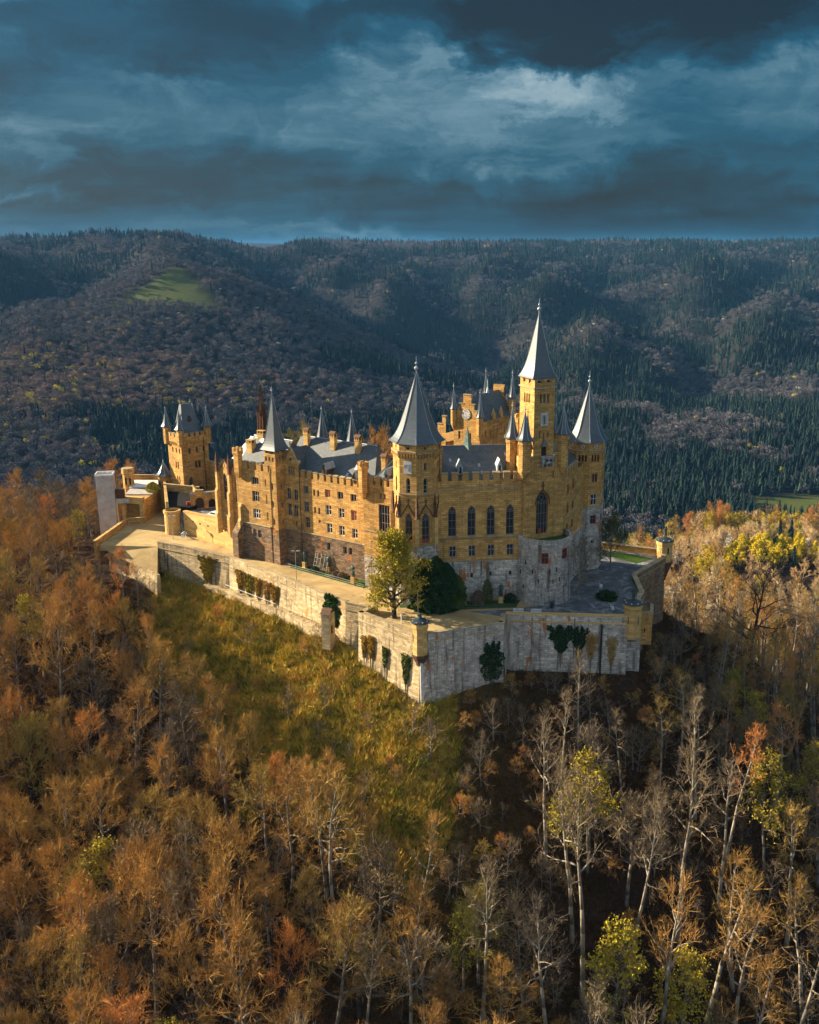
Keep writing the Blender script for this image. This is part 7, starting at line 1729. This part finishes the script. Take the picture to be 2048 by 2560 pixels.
# ---- the near forest
GNT = None
def instancer(name, pts, rots, scls, idxs, protos, kind='stuff', label=None, cat=None, sz=None):
    """one object: points carrying instances picked from a private collection of plants"""
    col = bpy.data.collections.new(name + '_kinds')
    for i, o in enumerate(protos): o.name = '%s_%03d' % (name, i); col.objects.link(o)
    me_ = bpy.data.meshes.new(name); me_.vertices.add(len(pts)); me_.vertices.foreach_set('co', np.asarray(pts, np.float32).ravel())
    for nm, typ, arr in (('rot', 'FLOAT', rots), ('scl', 'FLOAT', scls), ('pid', 'INT', idxs)):
        at = me_.attributes.new(nm, typ, 'POINT'); at.data.foreach_set('value', np.asarray(arr, np.int32 if typ == 'INT' else np.float32))
    ob_ = bpy.data.objects.new(name, me_); COL.objects.link(ob_); ob_['kind'] = kind
    if label: ob_['label'] = label
    if cat: ob_['category'] = cat
    ng = bpy.data.node_groups.new(name + '_scatter', 'GeometryNodeTree')
    ng.interface.new_socket('Geometry', in_out='INPUT', socket_type='NodeSocketGeometry'); ng.interface.new_socket('Geometry', in_out='OUTPUT', socket_type='NodeSocketGeometry')
    N, L = ng.nodes, ng.links
    gi, go = N.new('NodeGroupInput'), N.new('NodeGroupOutput')
    ci = N.new('GeometryNodeCollectionInfo'); ci.inputs['Collection'].default_value = col; ci.inputs['Separate Children'].default_value = True; ci.inputs['Reset Children'].default_value = True
    iop = N.new('GeometryNodeInstanceOnPoints'); iop.inputs['Pick Instance'].default_value = True
    def attr(nm, typ): a = N.new('GeometryNodeInputNamedAttribute'); a.data_type = typ; a.inputs['Name'].default_value = nm; return a.outputs['Attribute']
    L.new(gi.outputs[0], iop.inputs['Points']); L.new(ci.outputs[0], iop.inputs['Instance']); L.new(attr('pid', 'INT'), iop.inputs['Instance Index'])
    cb = N.new('ShaderNodeCombineXYZ'); L.new(attr('rot', 'FLOAT'), cb.inputs[2]); e2r = N.new('FunctionNodeEulerToRotation'); L.new(cb.outputs[0], e2r.inputs[0]); L.new(e2r.outputs[0], iop.inputs['Rotation'])
    L.new(attr('scl', 'FLOAT'), iop.inputs['Scale']); L.new(iop.outputs[0], go.inputs[0])
    md = ob_.modifiers.new('scatter', 'NODES'); md.node_group = ng
    return ob_
def joined(key):
    """trunk, crown and foliage of one tree in a single mesh, for the mass beyond the nearest 300"""
    v_, f_, mi, mats = [], [], [], []
    for me_ in PROTO[key]:
        if me_ is None: continue
        o = len(v_); v_ += [tuple(x.co) for x in me_.vertices]; f_ += [tuple(i + o for i in p.vertices) for p in me_.polygons]; mi += [len(mats)] * len(me_.polygons); mats.append(me_.materials[0])
    nm = bpy.data.meshes.new('tree_kind'); nm.from_pydata(v_, [], f_)
    for m_ in mats: nm.materials.append(m_)
    nm.polygons.foreach_set('material_index', mi); nm.update()
    return bpy.data.objects.new('tree_kind', nm)

def project(x, y, z):
    c_, s_ = math.cos(R(15.55)), math.sin(R(15.55)); yy = y * c_ - (z - 60) * s_; zz = y * s_ + (z - 60) * c_
    return 1130 + 2400 * x / yy, 1280 - 2400 * zz / yy, yy
rs = np.random.RandomState(21)
cand = np.stack([rs.uniform(-190, 210, 60000), rs.uniform(45, 345, 60000)], 1)
dC = poly_dist(cand[:, 0], cand[:, 1], FOOT); gz_ = grass_zone(cand[:, 0], cand[:, 1], dC)
hz_ = height(cand[:, 0], cand[:, 1])
pxx, pyy, dep = project(cand[:, 0], cand[:, 1], hz_ + 8)
ok = (pxx > -260) & (pxx < 2300) & (pyy < 2950) & (pyy > 900)
right = cand[:, 0] > 8
mind = np.where(right, 12.0, 9.0) + np.where((cand[:, 0] > 26) & (cand[:, 1] > 150), 3, 0)
ok &= (dC > mind) & (gz_ < 0.25)
ok &= ~((cand[:, 0] > 8) & (cand[:, 0] < 32) & (cand[:, 1] > 133))
# clearing in the middle, small glade with a path on the left spur
ok &= ~((np.abs(cand[:, 0] - 3 - 0.1 * (cand[:, 1] - 110)) < 9) & (cand[:, 1] > 108) & (cand[:, 1] < 150))
ok &= ~((np.abs(cand[:, 0] + 96 + (cand[:, 1] - 175) * 0.35) < 6) & (np.abs(cand[:, 1] - 180) < 14))
cand, hz_, pxx, pyy, dep = cand[ok], hz_[ok], pxx[ok], pyy[ok], dep[ok]
keep = []; cell = {}
for i in range(len(cand)):
    x, y = cand[i]; sp_ = 4.6 + (1.0 if y > 210 else 0) + (1.1 if x > 6 and y < 130 else 0); ci_, cj = int(x // 5), int(y // 5); good = True
    for a in (-1, 0, 1):
        for b_ in (-1, 0, 1):
            for j in cell.get((ci_ + a, cj + b_), ()):
                if (cand[j, 0] - x) ** 2 + (cand[j, 1] - y) ** 2 < sp_ * sp_: good = False; break
            if not good: break
        if not good: break
    if good: keep.append(i); cell.setdefault((ci_, cj), []).append(i)
keep = np.array(keep)
inview = (pxx[keep] > -120) & (pxx[keep] < 2170) & (pyy[keep] < 2700)
order = keep[np.argsort(dep[keep] + np.where(inview, 0, 1000))]
NEAR = 270
kinds_stuff = [k_ for k_ in PROTO if k_[0] in ('orange', 'wide', 'pale', 'grey', 'bud', 'tan')]
st_p, st_r, st_s, st_i = [], [], [], []
def pick(x, y, rs):
    r_ = rs.uniform()
    if x < -12:
        kk = 'wide' if r_ < 0.36 else 'orange' if r_ < 0.80 else 'grey' if r_ < 0.92 else 'pale' if r_ < 0.97 else 'bud'
    elif x < 10:
        kk = 'orange' if r_ < 0.35 else 'pale' if r_ < 0.65 else 'wide' if r_ < 0.8 else 'grey'
    else:
        kk = 'pale' if r_ < 0.70 else 'orange' if r_ < 0.80 else 'grey' if r_ < 0.96 else 'bud'
    if y > 215 and r_ < 0.4: kk = 'tan' if x > 0 else 'grey'
    return (kk, rs.randint({'orange': 5, 'pale': 4, 'wide': 3, 'grey': 3}.get(kk, 2)))
COLW = {'orange': 'slender orange-brown bare tree', 'wide': 'broad rusty bare tree', 'pale': 'tall bare beech with pale trunk', 'grey': 'grey-brown bare tree', 'bud': 'tree with yellow-green buds', 'tan': 'tan bare tree'}
for n_i, i in enumerate(order):
    x, y = cand[i]; z = hz_[i]; kk = pick(x, y, rs); dd = poly_dist(np.array([x]), np.array([y]), FOOT)[0]
    s = rs.uniform(0.72, 1.08) * (0.55 + 0.45 * min(1, max(0, (dd - 8) / 30)))
    if x > 10 and y < 125: s *= 1.12
    if x < -10: s *= 1.08
    rot = rs.uniform(0, 6.28)
    if n_i < NEAR:
        hx, vy, _ = project(x, y, z + 8)
        hs = ('outside the left edge', 'at the far left edge', 'in the left quarter', 'left of centre', 'left of the clearing', 'right of the clearing', 'right of centre', 'in the right quarter', 'at the far right edge', 'outside the right edge')[int(np.searchsorted([0, 180, 450, 720, 1020, 1280, 1540, 1800, 2048], hx))]
        vs = ('behind the castle level', 'level with the ramparts', 'below the ramparts', 'midway down the slope', 'low on the slope', 'at the bottom edge')[int(np.searchsorted([1350, 1600, 1850, 2100, 2350], vy))]
        where = vs + ' ' + hs
        sz_l = 'small ' if s < 0.72 else ''
        lab = '%s%s %s' % (sz_l, COLW[kk[0]].replace('tall ', '') if sz_l else COLW[kk[0]], where)
        put_tree(kk, x, y, lab, '%s%s trees %s' % (sz_l, kk[0], where), s=s, rot=rot, z=z, name='bare_tree' if kk[0] != 'bud' else 'budding_tree', sz=rs.uniform(0.95, 1.25))
    else:
        st_p.append((x, y, z)); st_r.append(rot); st_s.append(s); st_i.append(kinds_stuff.index(kk))
instancer('hillside_wood', st_p, st_r, st_s, st_i, [joined(k_) for k_ in kinds_stuff])

# low bushes and saplings scattered over the slopes
rs = np.random.RandomState(5)
bx = rs.uniform(-75, 60, 3000); by = rs.uniform(80, 200, 3000); bd = poly_dist(bx, by, FOOT); bz = height(bx, by); g_ = grass_zone(bx, by, bd)
px2, py2, dp2 = project(bx, by, bz); ok = (bd > 2.5) & (px2 > -50) & (px2 < 2100) & (py2 < 2650) & (bd < 75)
ok &= rs.uniform(0, 1, 3000) < np.where(g_ > 0.5, 0.10, 0.6)
bx, by, bz = bx[ok], by[ok], bz[ok]
instancer('undergrowth', np.stack([bx, by, bz - 0.1], 1), rs.uniform(0, 6.28, len(bx)), rs.uniform(0.25, 0.8, len(bx)), rs.randint(0, 2, len(bx)), [joined(('shrub', 0)), joined(('bare', 0))])

# grass tufts and brush on the open slopes
def tuft(seed, n_, h_, spread, mat, w=0.05):
    rs = np.random.RandomState(seed); v_, f_ = [], []
    for i in range(n_):
        a = rs.uniform(0, 6.28); r_ = spread * rs.uniform(0, 1) ** 0.5; b_ = np.array([r_ * math.cos(a), r_ * math.sin(a), -0.05]); ln = rs.normal(0, 0.45, 2); hh = h_ * rs.uniform(0.5, 1.2)
        t_ = b_ + np.array([ln[0] * hh, ln[1] * hh, hh]); c_ = rs.uniform(0, 6.28); s_ = np.array([math.cos(c_), math.sin(c_), 0]) * w; o = len(v_); v_ += [tuple(b_ - s_), tuple(b_ + s_), tuple(t_)]; f_.append((o, o + 1, o + 2))
    me_ = bpy.data.meshes.new('tuft'); me_.from_pydata(v_, [], f_); me_.materials.append(mat); me_.update(); return bpy.data.objects.new('tuft', me_)
rs = np.random.RandomState(8); M_ = 140000
tx = rs.uniform(-78, 62, M_); ty = rs.uniform(92, 196, M_); td_ = poly_dist(tx, ty, FOOT); tg = grass_zone(tx, ty, td_); tz = height(tx, ty); px3, py3, dp3 = project(tx, ty, tz)
ok = (td_ > 0.35) & (px3 > -40) & (px3 < 2090) & (py3 < 2620) & (py3 > 1300)
pr = np.where(tg > 0.4, 0.85, 0.0); pr = np.where((tg <= 0.4) & (td_ < 60), 0.30, pr); clum = fbm(tx, ty, 5.5, 3, 13); ok &= rs.uniform(0, 1, M_) < pr * (0.75 + 0.5 * clum)
tx, ty, tz, tg, clum = tx[ok], ty[ok], tz[ok], tg[ok], clum[ok]
isg = tg > 0.4
instancer('slope_grass', np.stack([tx, ty, tz], 1)[isg], rs.uniform(0, 6.28, isg.sum()), (rs.uniform(0.6, 1.5, len(tx)) * (1 + 0.5 * np.clip(clum, 0, 1)))[isg], rs.randint(0, 3, isg.sum()),
          [tuft(1, 40, 0.5, 0.42, M_grass_t), tuft(2, 46, 0.32, 0.6, M_grass_t), tuft(3, 34, 1.0, 0.45, M_grass_t, 0.05)])
instancer('leaf_litter_brush', np.stack([tx, ty, tz], 1)[~isg], rs.uniform(0, 6.28, (~isg).sum()), rs.uniform(0.5, 1.4, (~isg).sum()), rs.randint(0, 2, (~isg).sum()),
          [tuft(4, 26, 0.35, 0.5, M_grass_d), tuft(5, 22, 0.75, 0.4, M_grass_d, 0.03)])
# fallen trunks lying on the slopes
for i, (x, y, ln, an, lab) in enumerate(((-24, 126, 9, 2.4, 'pale fallen trunk on the left slope above the red-orange crown'), (-19, 119, 6, 2.5, 'thin fallen trunk right of the red-orange crown'), (-52, 158, 6, 0.9, 'fallen branch across the upper left slope'), (-8, 112, 3.5, 2.8, 'short grey log in the middle clearing'), (4.5, 133, 2.2, 2.3, 'small pale dead stump and branches below the bastion tip'), (-33, 145, 4, 0.9, 'dead leaning branch on the grass slope'))):
    z0 = float(height(np.array([x]), np.array([y]))[0]); x1, y1 = x + ln * math.cos(an), y + ln * math.sin(an); z1 = float(height(np.array([x1]), np.array([y1]))[0])
    mb = MB(); mb.tube((x, y, z0 + 0.25), (x1, y1, z1 + 0.35), 0.14, 0.05, 6); mb.tube((x + 0.5 * (x1 - x), y + 0.5 * (y1 - y), (z0 + z1) / 2 + 0.3), (x + 0.6 * (x1 - x) + 0.8, y + 0.6 * (y1 - y), (z0 + z1) / 2 + 1.1), 0.05, 0.01, 4)
    tag(link('fallen_trunk', mb.mesh('fallen_trunk', M_barkpale, uv=False)), lab, 'log')

# ---- sunlit wood on the shoulder right of the castle
rs = np.random.RandomState(33)
N_s = 5200
sx_ = rs.uniform(40, 420, N_s); sy_ = rs.uniform(230, 640, N_s)
zz_ = height(sx_, sy_); p4, q4, _ = project(sx_, sy_, zz_ + 8)
dS = ((sx_ - 175) / 175) ** 2 + ((sy_ - 455) / 150) ** 2
ok = (dS < 1.15) & (p4 > 1380) & (p4 < 2250) & (poly_dist(sx_, sy_, FOOT) > 60)
glade = (np.abs(sy_ - 497 - 0.03 * (sx_ - 100)) < 9) & (sx_ < 128)
ok &= ~glade
sx_, sy_, zz_ = sx_[ok], sy_[ok], zz_[ok]
keys = [('tan', 0), ('tan', 1), ('ltyel', 0), ('blossom', 0), ('yelbush', 0), ('orange', 1), ('spruce', 0), ('grey', 0)]
pid = []; scl = []
band = sy_ - (447 + 0.08 * (sx_ - 150))
for x, y, b_ in zip(sx_, sy_, band):
    r_ = rs.uniform(); row = y > 500
    if row: k_ = 5 if r_ < 0.26 else 2 if r_ < 0.66 else 0 if r_ < 0.88 else 6 if r_ < 0.95 else 7; s = rs.uniform(0.95, 1.3)
    elif abs(b_) < 12 and x > 118: k_ = 4 if r_ < 0.92 else 1; s = rs.uniform(0.8, 1.15)
    elif 14 < b_ < 24 and 105 < x < 150: k_ = 3 if r_ < 0.5 else 1; s = rs.uniform(0.7, 1.1)
    elif -36 < b_ < -14 and 92 < x < 126: k_ = 3 if r_ < 0.55 else 1; s = rs.uniform(0.8, 1.2)
    else: k_ = 0 if r_ < 0.44 else 1 if r_ < 0.82 else 5 if r_ < 0.85 else 6 if r_ < 0.88 else 2 if r_ < 0.94 else 3 if r_ < 0.98 else 7; s = rs.uniform(0.55, 0.95)
    pid.append(k_); scl.append(s)
instancer('sunlit_wood', np.stack([sx_, sy_, zz_ - 0.3], 1), rs.uniform(0, 6.28, len(sx_)), scl, pid, [joined(k_) for k_ in keys])

# ---- forests of the far slopes
def blob_tree(seed, H, n_, mat, size):
    """far broadleaf crown: several clumps of small faces on a short trunk"""
    rs = np.random.RandomState(seed); cl = [(rs.normal(0, H * 0.14), rs.normal(0, H * 0.14), H * rs.uniform(0.5, 0.82), H * rs.uniform(0.17, 0.27)) for _ in range(6)]
    v_, f_ = [], []
    for i in range(n_):
        c_ = cl[rs.randint(6)]; a = unit(rs.normal(0, 1, 3)); a[2] = abs(a[2]) * 0.9 + 0.02 * a[2]; p = np.array(c_[:3]) + a * c_[3] * rs.uniform(0.7, 1.1); u_ = unit(rs.normal(0, 1, 3)); w_ = unit(np.cross(u_, rs.normal(0, 1, 3))); s_ = size * rs.uniform(0.6, 1.3); o = len(v_)
        v_ += [tuple(p + u_ * s_), tuple(p - u_ * s_ * 0.6 + w_ * s_ * 0.5), tuple(p - u_ * s_ * 0.6 - w_ * s_ * 0.5)]; f_.append((o, o + 1, o + 2))
    for k_ in range(3):
        a = k_ * 2.1; o = len(v_); v_ += [(0.14 * math.cos(a), 0.14 * math.sin(a), -1), (0.14 * math.cos(a + 1), 0.14 * math.sin(a + 1), -1), (rs.normal(0, 0.6), rs.normal(0, 0.6), H * 0.75)]; f_.append((o, o + 1, o + 2))
    me_ = bpy.data.meshes.new('far_tree'); me_.from_pydata(v_, [], f_); me_.materials.append(mat); me_.update(); return bpy.data.objects.new('far_tree', me_)
def far_conifer(seed, H):
    tr, cr, _ = conifer_mesh(seed, H, 6, 5, base_r=0.17); return bpy.data.objects.new('far_conifer', cr)
FK = [far_conifer(90, 19), far_conifer(91, 17), far_conifer(92, 21), blob_tree(1, 14, 150, M_far_bare, 0.75), blob_tree(2, 15, 150, M_far_bare, 0.8), blob_tree(3, 13, 150, M_far_pink, 0.75), blob_tree(4, 14, 150, M_far_pink, 0.75), blob_tree(5, 11, 120, M_far_yel, 0.8), blob_tree(6, 10, 120, M_blossom, 0.6)]
rs = np.random.RandomState(44)
P_all, K_all, S_all = [], [], []
for (r0_, r1_, spc) in ((250, 700, 7.5), (700, 1200, 6.2), (1200, 1800, 7.6), (1800, 2500, 10.0), (2500, 3300, 13.0), (3300, 4300, 18.0)):
    aL, aR = R(-31), R(27); area = (aR - aL) / 2 * (r1_ ** 2 - r0_ ** 2); cnt = int(area / spc ** 2)
    rr = np.sqrt(rs.uniform(r0_ ** 2, r1_ ** 2, cnt)); aa = rs.uniform(aL, aR, cnt); x = rr * np.sin(aa); y = rr * np.cos(aa)
    # relax random overlap by snapping to a jittered lattice
    x = (np.floor(x / spc) + rs.uniform(0.1, 0.9, cnt)) * spc; y = (np.floor(y / spc) + rs.uniform(0.1, 0.9, cnt)) * spc
    z = height(x, y); zf = height(x * 0.985, y * 0.985)
    keep_ = (meadow_zone(x, y) < 0.3) & (poly_dist(x, y, FOOT) > 90) & ~((((x - 175) / 175) ** 2 + ((y - 455) / 150) ** 2 < 1.0))
    keep_ &= ~((x > -185) & (x < 210) & (y < 345))
    if r0_ < 500: keep_ &= (x < -30) | (x > 190) | (y > 560)
    x, y, z, rr = x[keep_], y[keep_], z[keep_], rr[keep_]
    con = fbm(x, y, 420, 4, 21) + 0.35 * fbm(x, y, 90, 3, 25)
    coneq = np.sqrt((x + 475) ** 2 + ((y - 1700) / 1.15) ** 2)
    con = con * 1.5 - 2.0 * np.exp(-(coneq / 430) ** 4) + 1.1 * np.exp(-(((x + 60) / 200) ** 2 + ((y - 1850) / 450) ** 2)) + 1.2 * np.exp(-(((x + 880) / 170) ** 2 + ((y - 1900) / 400) ** 2)) + 0.9 * np.exp(-(((x + 620) / 200) ** 2 + ((y - 1050) / 50) ** 2)) + 0.55 * smooth(-100, 300, x) + 0.55 * np.exp(-((rr - 900) / 230) ** 2) - 0.55 * smooth(3300, 3700, rr) * (x < 200)
    pink = np.exp(-(((x + 470) / 170) ** 2 + ((y - 1180) / 130) ** 2)) * 2.2 + fbm(x, y, 260, 3, 29) * 0.6 - 0.7 * smooth(-150, 150, x)
    con = con - 2.2 * np.exp(-(((x + 430) / 230) ** 2 + ((y - 1190) / 110) ** 2))
    n_ = len(x); u = rs.uniform(0, 1, n_)
    pc = smooth(-0.15, 0.25, con) * 0.93 + 0.035
    kinds = np.where(u < pc, rs.randint(0, 3, n_), np.where(pink + rs.normal(0, 0.3, n_) > 0.55, rs.randint(5, 7, n_), rs.randint(3, 5, n_)))
    yel = (rs.uniform(0, 1, n_) < 0.012 + 0.17 * np.exp(-(((x + 470) / 240) ** 2 + ((y - 1120) / 150) ** 2))); kinds = np.where(yel & (kinds > 2), 7, kinds)
    kinds = np.where((rs.uniform(0, 1, n_) < 0.004) & (kinds > 2), 8, kinds)
    P_all.append(np.stack([x, y, z - 0.5], 1)); K_all.append(kinds); S_all.append(rs.uniform(0.65, 1.15, n_) * np.where(kinds < 3, 1.0, 1.0) * (1 + 0.35 * (spc > 10)) * (1 + 0.3 * (spc > 13)))
P_all = np.concatenate(P_all); K_all = np.concatenate(K_all); S_all = np.concatenate(S_all)
print('far trees', len(P_all), 'near', len(order))
instancer('distant_forest', P_all, rs.uniform(0, 6.28, len(P_all)), S_all, K_all, FK)

# ================================================================== HAZE
hm = bpy.data.materials.new('haze_air'); hm.use_nodes = True; hm.node_tree.nodes.clear()
h = NT(hm.node_tree)
pv_ = h.add('ShaderNodeVolumePrincipled', {'Color': (0.14, 0.43, 0.88, 1), 'Density': 0.000032, 'Anisotropy': 0.0})
h.add('ShaderNodeOutputMaterial', {'Volume': pv_.outputs[0]})
zlo, zhi = float(GZ.min()) - 1.5, max(float(GZ.max()), 60.0) + 30
mb = MB(); x0, x1, y0, y1 = gx[0] - 5, gx[-1] + 5, gy[0] - 5, gy[-1] + 5
mb.add([(x0, y0, zlo), (x1, y0, zlo), (x1, y1, zlo), (x0, y1, zlo), (x0, y0, zhi), (x1, y0, zhi), (x1, y1, zhi), (x0, y1, zhi)], [(0, 1, 5, 4), (1, 2, 6, 5), (2, 3, 7, 6), (3, 0, 4, 7), (4, 5, 6, 7), (3, 2, 1, 0)])
hz_o = link('haze', mb.mesh('haze', hm, uv=False)); hz_o['kind'] = 'stuff'
